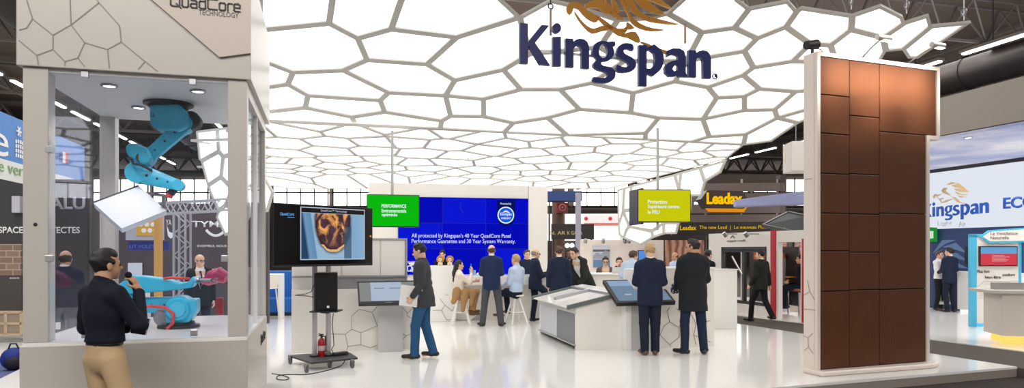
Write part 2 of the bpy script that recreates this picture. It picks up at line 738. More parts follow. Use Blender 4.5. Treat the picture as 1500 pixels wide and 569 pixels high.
# the ribs of the front part, cell by cell, as they run in the photograph (pixel corners, set on the sloping plane)
FRONT_PX = [
    [(380, 45), (482, 35), (487, 0), (490, -25), (380, -25)], [(482, 35), (487, 0), (490, -25), (600, -25), (587, 3), (573, 43.5), (524, 57)],
    [(573, 43.5), (587, 3), (600, -25), (715, -25), (734, 0), (761.5, 26), (669, 55.4)], [(360, 47), (380, 45), (482, 35), (524, 57), (537.6, 88.6), (502.5, 104), (429, 107), (390, 92), (360, 82)],
    [(524, 57), (573, 43.5), (669, 55.4), (625.4, 95), (537.6, 88.6)], [(669, 55.4), (761.5, 26), (776, 80), (737.5, 103), (666, 118.5), (625.4, 95)],
    [(350, 82), (390, 92), (429, 107), (421.4, 124.4), (390, 129), (350, 132)], [(429, 107), (502.5, 104), (569, 136.5), (557, 148), (451, 141), (421.4, 124.4)],
    [(502.5, 104), (537.6, 88.6), (625.4, 95), (666, 118.5), (652.7, 141), (569, 136.5)], [(350, 132), (390, 129), (421.4, 124.4), (451, 141), (447, 158.7), (390, 165), (350, 167)],
    [(451, 141), (557, 148), (563.4, 165), (515.5, 172.3), (447, 158.7)], [(557, 148), (569, 136.5), (652.7, 141), (660, 170.8), (647, 178), (563.4, 165)],
    [(350, 167), (390, 165), (447, 158.7), (515.5, 172.3), (521, 184.5), (390, 179), (350, 177)], [(515.5, 172.3), (563.4, 165), (647, 178), (644.6, 190), (521, 184.5)],
    [(652.7, 141), (708, 146), (708.7, 171.6), (660, 170.8)], [(666, 118.5), (737.5, 103), (763, 132), (708, 146), (652.7, 141)],
    [(708, 146), (763, 132), (820.5, 132), (849, 161), (802, 173.4), (752, 181), (708.7, 171.6)], [(647, 178), (660, 170.8), (708.7, 171.6), (752, 181), (737.5, 195.5), (644.6, 190)],
    [(752, 181), (802, 173.4), (831.6, 199.5), (737.5, 195.5)], [(737.5, 103), (776, 80), (878, 70), (914.6, 90.4), (866.6, 122.5), (820.5, 132), (763, 132)],
    [(761.5, 26), (806, 1), (845, 10), (905.4, 29.5), (878, 70), (776, 80)], [(820.5, 132), (866.6, 122.5), (927.5, 137), (924, 166), (849, 161)],
    [(849, 161), (924, 166), (965, 173.5), (946, 196), (831.6, 199.5), (802, 173.4)], [(878, 70), (905.4, 29.5), (950, 27), (978, 20), (1028, 48), (1005.7, 90), (914.6, 90.4)],
    [(914.6, 90.4), (1005.7, 90), (989, 120), (927.5, 137), (866.6, 122.5)], [(1005.7, 90), (1028, 48), (1076, 41.4), (1109, 57), (1090.6, 75.7)],
    [(1005.7, 90), (1090.6, 75.7), (1103.6, 99.7), (1088.8, 110.8), (1037, 128.5), (989, 120)], [(978, 20), (1000, 0), (1015, -22), (1068, -22), (1081, 0), (1098, 13), (1076, 41.4), (1028, 48)],
    [(1098, 13), (1155, 2), (1168, 16.6), (1151.6, 40), (1109, 57), (1076, 41.4)], [(1109, 57), (1151.6, 40), (1187, 65), (1161, 90.5), (1103.6, 99.7), (1090.6, 75.7)],
    [(927.5, 137), (989, 120), (1037, 128.5), (1050, 144), (1029.7, 175.4), (965, 173.5), (924, 166)], [(1037, 128.5), (1088.8, 110.8), (1112.8, 131), (1090.6, 142), (1050, 144)],
    [(1088.8, 110.8), (1103.6, 99.7), (1161, 90.5), (1215, 92), (1215, 130), (1166, 134.8), (1112.8, 131)], [(1050, 144), (1090.6, 142), (1090.6, 162.5), (1029.7, 175.4)],
    [(1090.6, 142), (1112.8, 131), (1166, 134.8), (1135, 161.4), (1090.6, 162.5)], [(1029.7, 175.4), (1090.6, 162.5), (1135, 161.4), (1138.6, 173.6), (1092.5, 197.6), (1039, 201)],
    [(1166, 134.8), (1215, 130), (1215, 153), (1190, 159), (1138.6, 173.6), (1135, 161.4)], [(1138.6, 173.6), (1190, 159), (1215, 153), (1200, 168), (1170, 181)],
    [(1092.5, 197.6), (1138.6, 173.6), (1170, 181), (1130, 208), (1089, 213.5)], [(965, 173.5), (1029.7, 175.4), (1039, 201), (1012, 209), (945, 206), (946, 196)],
    [(1039, 201), (1092.5, 197.6), (1089, 213.5), (1012, 209)], [(831.6, 199.5), (946, 196), (945, 206)],
    [(1151.6, 40), (1168, 16.6), (1175, 12), (1248.7, 23.5), (1247, 44), (1217, 67), (1187, 65)], [(1248.7, 23.5), (1291, 9), (1322.5, 25), (1326, 34), (1294, 56), (1247, 44)],
    [(1247, 44), (1294, 56), (1298, 76), (1285, 98), (1225, 95), (1217, 67)], [(1326, 34), (1361, 23), (1365, 39), (1322, 74), (1298, 76), (1294, 56)],
    [(1365, 39), (1422.7, 33.4), (1345, 86), (1330, 86), (1322, 74)], [(1187, 65), (1217, 67), (1225, 95), (1215, 92), (1161, 90.5)],
    [(490, -25), (600, -25), (640, -110), (560, -150), (470, -110)], [(600, -25), (715, -25), (740, -70), (640, -110)], [(380, -25), (490, -25), (470, -110), (370, -120)]]
front_cells = [[front_uv(*p) for p in c] for c in FRONT_PX]


def rear_uv(px, py):
    k = -(py - 367) / 1000.0
    d = (ZF - SL2R * DF - CAM_H) / (k - SL2R)
    return ((px - 750) * d / 1000.0, DF - d)


SL2R = (3.50 - 3.86) / 7.6
DD = [(160, 110), (590, 115), (1050, 130), (1290, 118), (330, 66), (880, 88), (130, 200), (470, 195), (760, 190), (980, 190), (1250, 205), (110, 265), (430, 245), (740, 245), (1080, 265), (1340, 285), (60, 310), (240, 325), (550, 315), (830, 315),
      (1040, 330), (1280, 325), (120, 355), (470, 352), (660, 340), (830, 365), (1110, 368), (110, 385), (290, 375), (480, 395), (700, 385), (1040, 405), (1320, 400), (120, 415), (300, 405), (480, 425), (680, 425), (830, 420), (1140, 425), (1300, 445)]
EE = [(200, 155), (400, 195), (570, 150), (690, 190), (900, 180), (1250, 150), (290, 240), (540, 265), (820, 245), (1180, 240), (640, 305), (960, 290), (1250, 295), (1400, 250), (320, 325), (490, 365), (720, 355), (930, 355), (1160, 360), (1380, 330),
      (220, 385), (400, 400), (570, 400), (810, 400), (1000, 415), (1250, 400), (190, 420), (380, 425), (580, 440), (740, 430), (900, 445), (1090, 435), (220, 455), (450, 470), (700, 470), (850, 485), (1060, 480)]
FF = [(470, 150), (340, 150), (460, 180), (370, 190), (420, 205), (250, 150), (280, 215), (150, 235)]
rpx = [(390 + x / 4.74, 170 + y / 4.74, 1) for x, y in DD] + [(660 + x / 4.74, 170 + y / 4.74, 1) for x, y in EE] + [(890 + x / 2.71, 160 + y / 2.71, 1) for x, y in FF]
rpx += [(365, 192, 1), (350, 212, 1), (372, 232, 1), (350, 250, 1), (375, 262, 1)]
rpx += [(320, y, 0) for y in (185, 200, 220, 240, 255, 268)]
rs = [rear_uv(x, y) + (k,) for x, y, k in rpx]


def halfline(p, q, inside):
    (x1, y1), (x2, y2) = p, q
    a_, b_ = y2 - y1, x1 - x2
    c_ = a_ * x1 + b_ * y1
    return (a_, b_, c_) if a_ * inside[0] + b_ * inside[1] < c_ else (-a_, -b_, -c_)


mid_ = rear_uv(650, 240)
rear_cells = cells(rs, (-9, -7.9, 9, 1.0), (halfline(rear_uv(390, 179), rear_uv(831.6, 199.5), mid_), halfline(rear_uv(831.6, 199.5), rear_uv(1089, 213.5), mid_),
                                            halfline(rear_uv(1063, 234), rear_uv(905, 274), mid_), halfline(rear_uv(1089, 213.5), rear_uv(1063, 234), mid_)))


def inset_mitre(poly, w):
    ar = sum(poly[i][0] * poly[(i + 1) % len(poly)][1] - poly[(i + 1) % len(poly)][0] * poly[i][1] for i in range(len(poly)))
    if ar < 0:
        poly = poly[::-1]
    out = []
    n = len(poly)
    for i in range(n):
        p0, p1, p2 = Vector(poly[i - 1]), Vector(poly[i]), Vector(poly[(i + 1) % n])
        d1, d2 = (p1 - p0).normalized(), (p2 - p1).normalized()
        n1, n2 = Vector((-d1.y, d1.x)), Vector((-d2.y, d2.x))
        m = (n1 + n2)
        m = m / max(.3, m.dot(m) / 2)
        out.append(tuple(p1 + m * w))
    return poly, out


def tri_plane(a, b, c):
    o = Vector(a)
    u = (Vector(b) - o).normalized()
    n = u.cross(Vector(c) - o).normalized()
    return o, u, n.cross(u)


def wing_cells(abc, keep, gone, top):
    """a hanging side of the canopy, on the plane through three points (pixel + depth); keep / gone are cell centres"""
    o, u, w = tri_plane(*[W(*c) for c in abc])
    n = u.cross(w)

    def uv(px, py):
        e = Vector((0, 0, CAM_H))
        dr = W(px, py, 1.0) - e
        p = e + dr * ((o - e).dot(n) / dr.dot(n)) - o
        return p.dot(u), p.dot(w)
    sd = [uv(*p) + (1,) for p in keep] + [uv(*p) + (0,) for p in gone]
    (x1, y1), (x2, y2) = uv(*top[0]), uv(*top[1])
    a_, b_ = y2 - y1, x1 - x2
    c_ = a_ * x1 + b_ * y1
    kx, ky = uv(*keep[0])
    e_ = (a_, b_, c_) if a_ * kx + b_ * ky < c_ else (-a_, -b_, -c_)
    xs, ys = [p[0] for p in sd], [p[1] for p in sd]
    return plane_P(o, u, w), cells(sd, (min(xs) - 1, min(ys) - 1, max(xs) + 1, max(ys) + 1), (e_,)), n


canopy = thing('honeycomb_canopy', 'huge white backlit honeycomb canopy hanging over the whole stand', 'canopy', (0, 12, 4.2))
frame_mb = MB()
panels = []


def add_cells(P, cl, nrm, w, depth=.045, ins=None):
    """a rib round each cell and a lit skin set back in it; nrm points out of the lit face"""
    for poly in cl:
        outer, inn = (ins or inset)(poly, w)
        if inn is None or len(inn) < 3:
            continue
        n = len(outer)
        # ribs: one flat bar along every side of the cell, mitred to the inset outline
        O = [P(*p) for p in outer]
        O2 = [p - nrm * depth for p in O]
        I = [P(*p) for p in inn]
        I2 = [p - nrm * depth for p in I]
        bmv = frame_mb
        vo, vi = [bmv.v(p) for p in O], [bmv.v(p) for p in I]
        vo2, vi2 = [bmv.v(p) for p in O2], [bmv.v(p) for p in I2]

        def strip(A, na, B, nb):
            # ring between two closed outlines of different length
            i = j = 0
            ca = sum((v.co for v in A), Vector()) / na
            while i < na or j < nb:
                if j >= nb or (i < na and (A[(i + 1) % na].co - B[j % nb].co).length <= (A[i % na].co - B[(j + 1) % nb].co).length):
                    bmv.face([A[i % na], A[(i + 1) % na], B[j % nb]])
                    i += 1
                else:
                    bmv.face([A[i % na], B[(j + 1) % nb], B[j % nb]])
                    j += 1
        # start both outlines at their closest corners
        best = min(((vo[a].co - vi[b].co).length, a, b) for a in range(len(vo)) for b in range(len(vi)))
        vo, vo2 = vo[best[1]:] + vo[:best[1]], vo2[best[1]:] + vo2[:best[1]]
        vi, vi2 = vi[best[2]:] + vi[:best[2]], vi2[best[2]:] + vi2[:best[2]]
        strip(vo, len(vo), vi, len(vi))
        m = len(vi)
        for a in range(m):
            bmv.face([vi[a], vi[(a + 1) % m], vi2[(a + 1) % m], vi2[a]])
        for a in range(n):
            bmv.face([vo[a], vo[(a + 1) % n], vo2[(a + 1) % n], vo2[a]])
        panels.append(([P(*p) - nrm * (depth - .02) for p in inn], nrm))


nf = Vector((0, -abs(SL1), -1)).normalized()
add_cells(front_P, front_cells, nf, .046, .045, inset_mitre)
n_front = len(panels)
Pl, cl_, nl = wing_cells([(286, 196, 14.0), (400, 180, 12.9), (330, 336, 13.6)],
                         [(312, 245), (305, 212), (333, 205), (362, 212), (337, 250), (367, 252), (322, 282), (347, 298), (377, 288), (336, 322)],
                         [(274, 222), (285, 262), (300, 302), (312, 348), (345, 358), (382, 338), (412, 310), (408, 250), (398, 205)], [(286, 192), (400, 178)])
if nl.y > 0:
    nl = -nl
add_cells(Pl, cl_, nl, .045)
WING_ZF = [[(38, 320), (65, 312), (60, 405), (42, 460), (40, 400)], [(65, 312), (92, 304), (95, 400), (60, 405)], [(60, 405), (85, 465), (73, 482), (62, 514), (45, 500), (42, 460)], [(60, 405), (95, 400), (120, 446), (85, 465)],
           [(73, 482), (85, 465), (175, 485), (178, 512), (130, 541), (62, 514)], [(85, 465), (120, 446), (222, 450), (175, 485)], [(175, 485), (222, 450), (222, 497), (178, 512)], [(222, 450), (282, 452), (270, 496), (222, 497)],
           [(92, 304), (265, 258), (282, 318), (222, 450), (120, 446), (95, 400)], [(265, 258), (290, 250), (282, 318)], [(290, 250), (365, 230), (385, 290), (370, 345), (330, 347), (282, 318)],
           [(282, 318), (330, 347), (322, 440), (282, 452), (222, 450)], [(365, 230), (470, 200), (446, 252), (385, 290)]]
po, pu, pw = tri_plane(W(903, 273, 18.6), W(1060, 234, 15.0), W(940, 360, 17.6))
nw = pu.cross(pw)


def wing_uv(px, py):
    e = Vector((0, 0, CAM_H))
    dr = W(px, py, 1.0) - e
    p = e + dr * ((po - e).dot(nw) / dr.dot(nw)) - po
    return p.dot(pu), p.dot(pw)


cw = [[wing_uv(890 + x / 2.71, 160 + y / 2.71) for x, y in c] for c in WING_ZF]
Pw = plane_P(po, pu, pw)
if nw.y > 0:
    nw = -nw
add_cells(Pw, cw, nw, .05, .045, inset_mitre)
n_side = len(panels)
add_cells(rear_P, rear_cells, Vector((0, .04, -1)).normalized(), .034)
frame_o = frame_mb.build('canopy_frame', strut_m, canopy)


def skin(polys):
    mb = MB()
    for pts, n in polys:
        mb.face([mb.v(p) for p in pts])
        mb.face([mb.v(p - n * .03) for p in pts][::-1])
    return mb


order = panels[:n_side] + sorted(panels[n_side:], key=lambda p: sum(v.y for v in p[0]) / len(p[0]))
for pts, n in order[:99]:
    mb = MB()
    mb.prism(pts, n * -.02)
    mb.build('light_panel', lit, canopy)
if order[99:]:
    mb = MB()
    for pts, n in order[99:]:
        mb.prism(pts, n * -.02)
    tag(mb.build('far_light_panels', lit, canopy), kind='stuff')
# steel cables that carry the canopy from the roof trusses
for px, py in ((1089, 8), (1247, 14), (1328, 20), (1412, 30)):
    a, s = front_uv(px, py)
    p = front_P(a, s)
    mb = MB().tube([p, p + Vector((0, .0, .5)), Vector((p.x, p.y, 9.2))], .008, 6)
    mb.torus(p + Vector((0, 0, .12)), (1, 0, 0), .05, .012, 12, 6)
    mb.build('suspension_cable', steel, canopy)
for xx in (-5, -1, 3):
    MB().tube([rear_P(xx, -3), Vector((xx, DF + 3, 9.5))], .012, 6).build('suspension_cable', steel, canopy)
# ------------------------------------------------------------------ people: smooth bodies grown from fields
def v3(*a):
    return np.array(a, np.float32)


def _norm(a):
    a = np.asarray(a, np.float32)
    return a / max(1e-9, float(np.linalg.norm(a)))


def cone(a, b, r1, r2, flat=None, k=1.0):
    """tapered rounded limb from a to b; thinner by k along flat"""
    a, b = np.asarray(a, np.float32), np.asarray(b, np.float32)
    if flat is not None:
        fl = _norm(flat)
        b = b + (k - 1) * np.dot(b - a, fl) * fl

    def f(p):
        q = p - a
        if flat is not None:
            q = q + ((k - 1) * (q @ fl))[:, None] * fl
        ba = b - a
        t = np.clip((q @ ba) / max(1e-9, float(ba @ ba)), 0, 1)
        return np.linalg.norm(q - t[:, None] * ba, axis=1) - (r1 + (r2 - r1) * t)
    return f


def blob(c, r, M=None):
    c, r = np.asarray(c, np.float32), np.asarray(r, np.float32)

    def f(p):
        q = p - c
        if M is not None:
            q = q @ M
        k0 = np.linalg.norm(q / r, axis=1)
        k1 = np.linalg.norm(q / (r * r), axis=1)
        return k0 * (k0 - 1) / np.maximum(k1, 1e-6)
    return f


def half(p0, n):
    """negative on the side n points away from"""
    p0, n = np.asarray(p0, np.float32), _norm(n)
    return lambda p: (p - p0) @ n


def field(ops):
    def f(p):
        d = np.full(len(p), 9.0, np.float32)
        for op, k, g in ops:
            e = g(p)
            if op == 'u':
                if k:
                    h = np.clip(.5 + .5 * (d - e) / k, 0, 1)
                    d = d + (e - d) * h - k * h * (1 - h)
                else:
                    d = np.minimum(d, e)
            elif op == 's':
                d = np.maximum(d, -e) if not k else -_smin(-d, e, k)
            elif op == 'i':
                d = np.maximum(d, e)
            elif op == 'n':
                d = d + e
        return d
    return f


def _smin(a, b, k):
    h = np.clip(.5 + .5 * (a - b) / k, 0, 1)
    return a + (b - a) * h - k * h * (1 - h)


def wrinkle(amp, sx, seed):
    rs = np.random.RandomState(seed)
    ks = rs.normal(0, 1, (5, 3)).astype(np.float32)
    ks[:, 2] *= .9
    ks = ks * sx
    ph = rs.uniform(0, 6.28, 5).astype(np.float32)

    def f(p):
        return amp * np.sin(p @ ks.T + ph + 1.5 * np.sin(p[:, 2:3] * 7 + 9 * p[:, 0:1])).mean(1) * 2
    return f


def surface(ops, lo, hi, h):
    f = field(ops)
    lo, hi = np.asarray(lo, np.float32), np.asarray(hi, np.float32)
    H = 4 * h
    n = np.ceil((hi - lo) / H).astype(int)
    gi = np.stack(np.meshgrid(*[np.arange(k) for k in n], indexing='ij'), -1).reshape(-1, 3)
    d = f((lo + (gi + .5) * H).astype(np.float32))
    act = gi[np.abs(d) < H * 1.6]
    off = np.stack(np.meshgrid(*[np.arange(4)] * 3, indexing='ij'), -1).reshape(-1, 3)
    cells = (act[:, None, :] * 4 + off[None]).reshape(-1, 3)
    B = np.int64(4096)

    def key(c):
        return (c[:, 0].astype(np.int64) * B + c[:, 1]) * B + c[:, 2]
    cor = np.stack(np.meshgrid([0, 1], [0, 1], [0, 1], indexing='ij'), -1).reshape(-1, 3)
    allc = (cells[:, None, :] + cor[None]).reshape(-1, 3)
    uk, first, inv = np.unique(key(allc), return_index=True, return_inverse=True)
    pts = allc[first]
    dv = f((lo + pts * h).astype(np.float32))
    cd = dv[inv].reshape(-1, 8)
    sg = cd < 0
    m = sg.any(1) & ~sg.all(1)
    cells, cd, sg = cells[m], cd[m], sg[m]
    acc = np.zeros((len(cells), 3), np.float32)
    cnt = np.zeros(len(cells), np.float32)
    for i in range(8):
        for j in range(i + 1, 8):
            if np.abs(cor[i] - cor[j]).sum() != 1:
                continue
            x = sg[:, i] != sg[:, j]
            t = cd[:, i] / np.where(x, cd[:, i] - cd[:, j], 1)
            acc += np.where(x[:, None], cor[i] + t[:, None] * (cor[j] - cor[i]), 0)
            cnt += x
    verts = lo + (cells + acc / cnt[:, None]) * h
    ck = key(cells)
    order = np.argsort(ck)
    cks = ck[order]

    def find(c):
        k = key(c)
        i = np.clip(np.searchsorted(cks, k), 0, len(cks) - 1)
        return np.where(cks[i] == k, order[i], -1)
    quads = []
    for ax in range(3):
        e = np.zeros(3, int)
        e[ax] = 1
        b = np.zeros(3, int)
        b[(ax + 1) % 3] = 1
        c = np.zeros(3, int)
        c[(ax + 2) % 3] = 1
        i1 = int(np.where((cor == e).all(1))[0][0])
        x = sg[:, 0] != sg[:, i1]
        cc = cells[x]
        q = np.stack([np.where(x)[0], find(cc - b), find(cc - b - c), find(cc - c)], 1)
        fl = sg[x, 0]
        ok = (q >= 0).all(1)
        q, fl = q[ok], fl[ok]
        q[~fl] = q[~fl][:, ::-1]
        quads.append(q)
    return verts, np.concatenate(quads)


def grow(name, ops, lo, hi, h, m, parent, T):
    vs, qs = surface(ops, lo, hi, h)
    me = bpy.data.meshes.new(name)
    A = np.array(T, np.float32)
    vs = vs @ A[:3, :3].T + A[:3, 3]
    me.vertices.add(len(vs))
    me.vertices.foreach_set('co', vs.astype(np.float32).ravel())
    me.loops.add(len(qs) * 4)
    me.loops.foreach_set('vertex_index', qs.astype(np.int32).ravel())
    me.polygons.add(len(qs))
    me.polygons.foreach_set('loop_start', np.arange(0, len(qs) * 4, 4, dtype=np.int32))
    me.update(calc_edges=True)
    me.validate()
    o = link_mesh(name, me, m, parent, True)
    return o


def hand_ops(wr, dF, pN, side, curl, thumb_in=.3):
    dF, pN = _norm(dF), np.asarray(pN, np.float32)
    pN = _norm(pN - dF * np.dot(pN, dF))
    t = side * np.cross(dF, pN)
    wr = np.asarray(wr, np.float32)
    ops = [('u', .015, cone(wr - dF * .04, wr + dF * .02, .026, .026, pN, 1.35)),
           ('u', .02, cone(wr + dF * .02, wr + dF * .078, .030, .037, pN, 2.3))]
    L = [.070, .078, .072, .056]

    def bend(d, a):
        return d * math.cos(a) + pN * math.sin(a)
    for i in range(4):
        b = wr + dF * (.086 - abs(i - 1.2) * .004) + t * (.029 - .0195 * i)
        c = curl + i * .06
        sp = _norm(dF + t * (.05 - .04 * i))
        d1, d2, d3 = bend(sp, c * .5), bend(sp, c * 1.3), bend(sp, c * 1.9)
        p1 = b + d1 * L[i] * .45
        p2 = p1 + d2 * L[i] * .32
        p3 = p2 + d3 * L[i] * .25
        ops += [('u', .008, cone(b - d1 * .01, p1, .0098, .0088)), ('u', .003, cone(p1, p2, .0088, .0082)), ('u', .003, cone(p2, p3, .0082, .0072))]
    b = wr + dF * .026 + t * .024
    d1 = _norm(dF * .55 + t * .75 + pN * thumb_in)
    d2 = _norm(dF * .8 + t * .3 + pN * (thumb_in + .25))
    p1 = b + d1 * .040
    p2 = p1 + d2 * .034
    ops += [('u', .012, cone(b, p1, .0145, .0112)), ('u', .003, cone(p1, p2, .0112, .0088))]
    return ops


def head_axes(yaw, pitch, roll=0.0):
    M = Matrix.Rotation(R(yaw), 3, 'Z') @ Matrix.Rotation(R(-pitch), 3, 'X') @ Matrix.Rotation(R(roll), 3, 'Y')
    return np.array(M, np.float32)


def person(label, at, yaw, H=1.76, z0=0.0, pose=None, top=None, legs=None, shoes=None, hair=None, skin='skin', h=.011, group=None, name='person', extras=None):
    """at: (x, y) on the floor; yaw 0 looks away from the camera (+Y). pose holds joints in metres for a 1.75 m body, x = the person's right."""
    pz = dict(pose or {})
    J = dict(P=v3(0, 0, .95), C=v3(0, -.005, 1.27), N=v3(0, -.02, 1.475), SR=v3(.160, -.015, 1.405), SL=v3(-.160, -.015, 1.405),
             ER=v3(.215, -.04, 1.13), WR=v3(.225, .03, .89), EL=v3(-.215, -.04, 1.13), WL=v3(-.225, .03, .89),
             HR=v3(.09, 0, .90), HL=v3(-.09, 0, .90), KR=v3(.105, .02, .50), KL=v3(-.105, .02, .50), AR=v3(.115, -.03, .09), AL=v3(-.115, -.03, .09),
             TR=v3(.16, .115, .03), TL=v3(-.16, .115, .03), HD=v3(0, .015, 1.625))
    sh = pz.pop('shift', None)
    lean, tilt = pz.pop('lean', 0), pz.pop('tilt', 0)
    hy, hp, hr = pz.pop('head', (0, 0, 0))
    upper = ['C', 'N', 'SR', 'SL', 'ER', 'WR', 'EL', 'WL', 'HD']
    if lean or tilt:
        M = np.array(Matrix.Rotation(R(-lean), 3, 'X') @ Matrix.Rotation(R(tilt), 3, 'Y'), np.float32)
        for k in upper:
            J[k] = J['P'] + M @ (J[k] - J['P'])
    if sh is not None:
        for k in upper + ['P', 'HR', 'HL']:
            J[k] = J[k] + v3(*sh)
    hands = {'R': dict(d=None, n=None, curl=.45), 'L': dict(d=None, n=None, curl=.45)}
    for k, val in pz.items():
        if k in ('handR', 'handL'):
            hands[k[-1]].update(val)
        elif k not in ('nohand', 'noleg'):
            J[k] = v3(*val)
    s = H / 1.75
    T = Matrix.Translation((at[0], at[1], z0)) @ Matrix.Rotation(R(yaw), 4, 'Z') @ Matrix.Scale(s, 4)
    h = h / s
    root = thing(name, label, 'person', (at[0], at[1], z0), group)
    P, C, N, HD = J['P'], J['C'], J['N'], J['HD']
    side = _norm(J['SR'] - J['SL'])
    upv = _norm(C - P)
    dep = _norm(np.cross(upv, side))            # points out of the chest
    hs = _norm(J['HR'] - J['HL'])
    allp = np.stack([J[k] for k in J])
    lo, hi = allp.min(0) - .26, allp.max(0) + .26
    hi[2] = max(hi[2], HD[2] + .2)
    lo[2] = min(-.02, allp[:, 2].min() - .05)
    HM = head_axes(hy, hp, hr)

    def hd(x, y, z):
        return HD + HM @ v3(x, y, z)

    # ---- the body, one surface
    ops = [('u', 0, cone(P - upv * .01, P + upv * .10, .132, .128, dep, 1.6)),
           ('u', .06, cone(P + upv * .12, C + upv * .05, .128, .152, dep, 1.5)),
           ('u', .05, cone(J['SL'], J['SR'], .052, .052)),
           ('u', .05, cone(C + upv * .08, N - upv * .02, .12, .055, dep, 1.4)),
           ('u', .03, cone(N - upv * .03, hd(0, -.025, -.05), .062, .058))]
    for k in 'RL':
        ops += [('u', .05, cone(J['H' + k], J['K' + k], .078, .052)), ('u', .02, cone(J['K' + k], J['A' + k], .054, .038)),
                ('u', .02, cone(J['A' + k] + v3(0, 0, -.03), J['T' + k], .036, .024)),
                ('u', .03, cone(J['S' + k], J['E' + k], .052, .040)), ('u', .015, cone(J['E' + k], J['W' + k], .040, .027))]
    # head with face
    ops += [('u', .015, blob(hd(0, -.012, .032), (.075, .094, .088), HM)), ('u', .02, blob(hd(0, .028, -.03), (.060, .066, .072), HM)),
            ('u', .02, cone(hd(0, .02, -.05), hd(0, .062, -.090), .050, .024)), ('u', .012, cone(hd(-.032, .072, .020), hd(.032, .072, .020), .015, .015)),
            ('s', .012, blob(hd(.032, .096, .002), (.014, .012, .010), HM)), ('s', .012, blob(hd(-.032, .096, .002), (.014, .012, .010), HM)),
            ('u', .008, cone(hd(0, .084, .008), hd(0, .106, -.028), .009, .0125)), ('u', .006, cone(hd(-.012, .092, -.034), hd(.012, .092, -.034), .008, .008)),
            ('u', .006, cone(hd(-.018, .086, -.060), hd(.018, .086, -.060), .007, .007)), ('u', .006, cone(hd(-.014, .085, -.070), hd(.014, .085, -.070), .007, .007)),
            ('u', .006, blob(hd(.076, -.008, -.006), (.010, .020, .032), HM)), ('u', .006, blob(hd(-.076, -.008, -.006), (.010, .020, .032), HM))]
    for k, sd in (('R', 1), ('L', -1)):
        fa = _norm(J['W' + k] - J['E' + k])
        dF = fa if hands[k]['d'] is None else _norm(hands[k]['d'])
        pN = (-sd * side) if hands[k]['n'] is None else v3(*hands[k]['n'])
        hands[k]['D'], hands[k]['N'] = dF, pN
        ops += hand_ops(J['W' + k], dF, pN, sd, hands[k]['curl'])
    grow('body', ops, lo, hi, h, M_skin[skin], root, T)

    # ---- eyes and brows
    for x in (-.032, .032):
        MB(T).ball(tuple(hd(x, .083, .002)), (.0105, .0105, .0105), 10).build('eye', M_['eye'], root, True)
    hairm = M_['hair_' + (hair or {}).get('c', 'dark')]
    for x in (-1, 1):
        MB(T).bar(tuple(hd(x * .016, .089, .020)), tuple(hd(x * .048, .079, .021)), .007, .006).build('eyebrow', hairm, root)

    # ---- trousers
    if legs:
        lm, lw = legs['m'], legs.get('w', 0.0)
        ops = [('u', 0, cone(P - upv * .02, P + upv * .07, .156 + lw * .3, .148, dep, 1.38))]
        for k in 'RL':
            Hh, K, A = J['H' + k], J['K' + k], J['A' + k]
            hem = A + _norm(A - K) * .035
            ops += [('u', .035, cone(Hh, K, .097 + lw * .4, .070 + lw)), ('u', .02, cone(K, hem, .070 + lw, .060 + lw))]
        if legs.get('skirt'):
            pass
        ops += [('i', 0, half(P + upv * .10, upv)), ('n', 0, wrinkle(.003, 18, 3))]
        for k in 'RL':
            A, K = J['A' + k], J['K' + k]
            d = _norm(A - K)
            # cut the hems flat
            hm, hk = A + d * .045, d
            ops.append(('i', 0, (lambda hm, hk, A: lambda p: np.where(np.linalg.norm(p - A, axis=1) < .16, (p - hm) @ hk, -9).astype(np.float32))(hm, hk, A)))
        grow('trousers', ops, lo, hi, h, M_[lm], root, T)
        if legs.get('belt'):
            ops = [('u', 0, cone(P + upv * .03, P + upv * .12, .157, .153, dep, 1.42)), ('i', 0, half(P + upv * .105, upv)), ('i', 0, half(P + upv * .068, -upv))]
            grow('belt', ops, lo, hi, h, M_[legs['belt']], root, T)
    # ---- shoes
    if shoes:
        for k in 'RL':
            A, Tt = J['A' + k], J['T' + k]
            dr = Tt - A
            dr2 = _norm(v3(dr[0], dr[1], 0)) if abs(dr[2]) < .12 else _norm(dr)
            base = A + _norm(J['A' + k] - J['K' + k]) * .045
            a = base - dr2 * .045
            b = base + dr2 * .165
            ops = [('u', 0, cone(a, b, .043, .036, v3(0, 0, 1) if abs(dr[2]) < .12 else None, 1.15)), ('u', .03, cone(A + v3(0, 0, .02), base + dr2 * .04, .047, .042))]
            if abs(dr[2]) < .12:
                ops.append(('i', 0, half(v3(0, 0, base[2] - .042), (0, 0, -1))))
            l2, h2 = np.minimum(a, b) - .1, np.maximum(a, b) + .14
            grow('shoe', ops, l2, h2, min(h, .010), M_[shoes], root, T)
    # ---- upper clothing
    if top:
        loose = top.get('loose', .0)
        hem = top.get('hem', .16)            # how far below the pelvis joint the hem hangs
        hd_ = P - upv * hem if not top.get('hemz') else v3(P[0], P[1], top['hemz'])
        w0 = top.get('w', .176) + loose
        down = _norm(hd_ - P) if hem > 0 else -upv
        ops = [('u', 0, cone(P + upv * .04, hd_ + down * .10, w0, w0 + top.get('flare', .012), dep, top.get('kd', 1.32))),
               ('u', .06, cone(P + upv * .10, C, .150 + loose, .166 + loose, dep, 1.40)),
               ('u', .05, cone(C, C + upv * .10, .166 + loose, .155 + loose, dep, 1.38)),
               ('u', .05, cone(J['SL'] * .92 + J['SR'] * .08, J['SR'] * .92 + J['SL'] * .08, .064 + loose * .4, .064 + loose * .4)),
               ('u', .05, cone(C + upv * .10, N - upv * .01, .125, .068, dep, 1.25)),
               ('u', .03, cone(J['SL'] * .75 + J['SR'] * .25 + upv * .01, N + upv * .0, .055 + loose * .3, .062)), ('u', .03, cone(J['SR'] * .75 + J['SL'] * .25 + upv * .01, N + upv * .0, .055 + loose * .3, .062))]
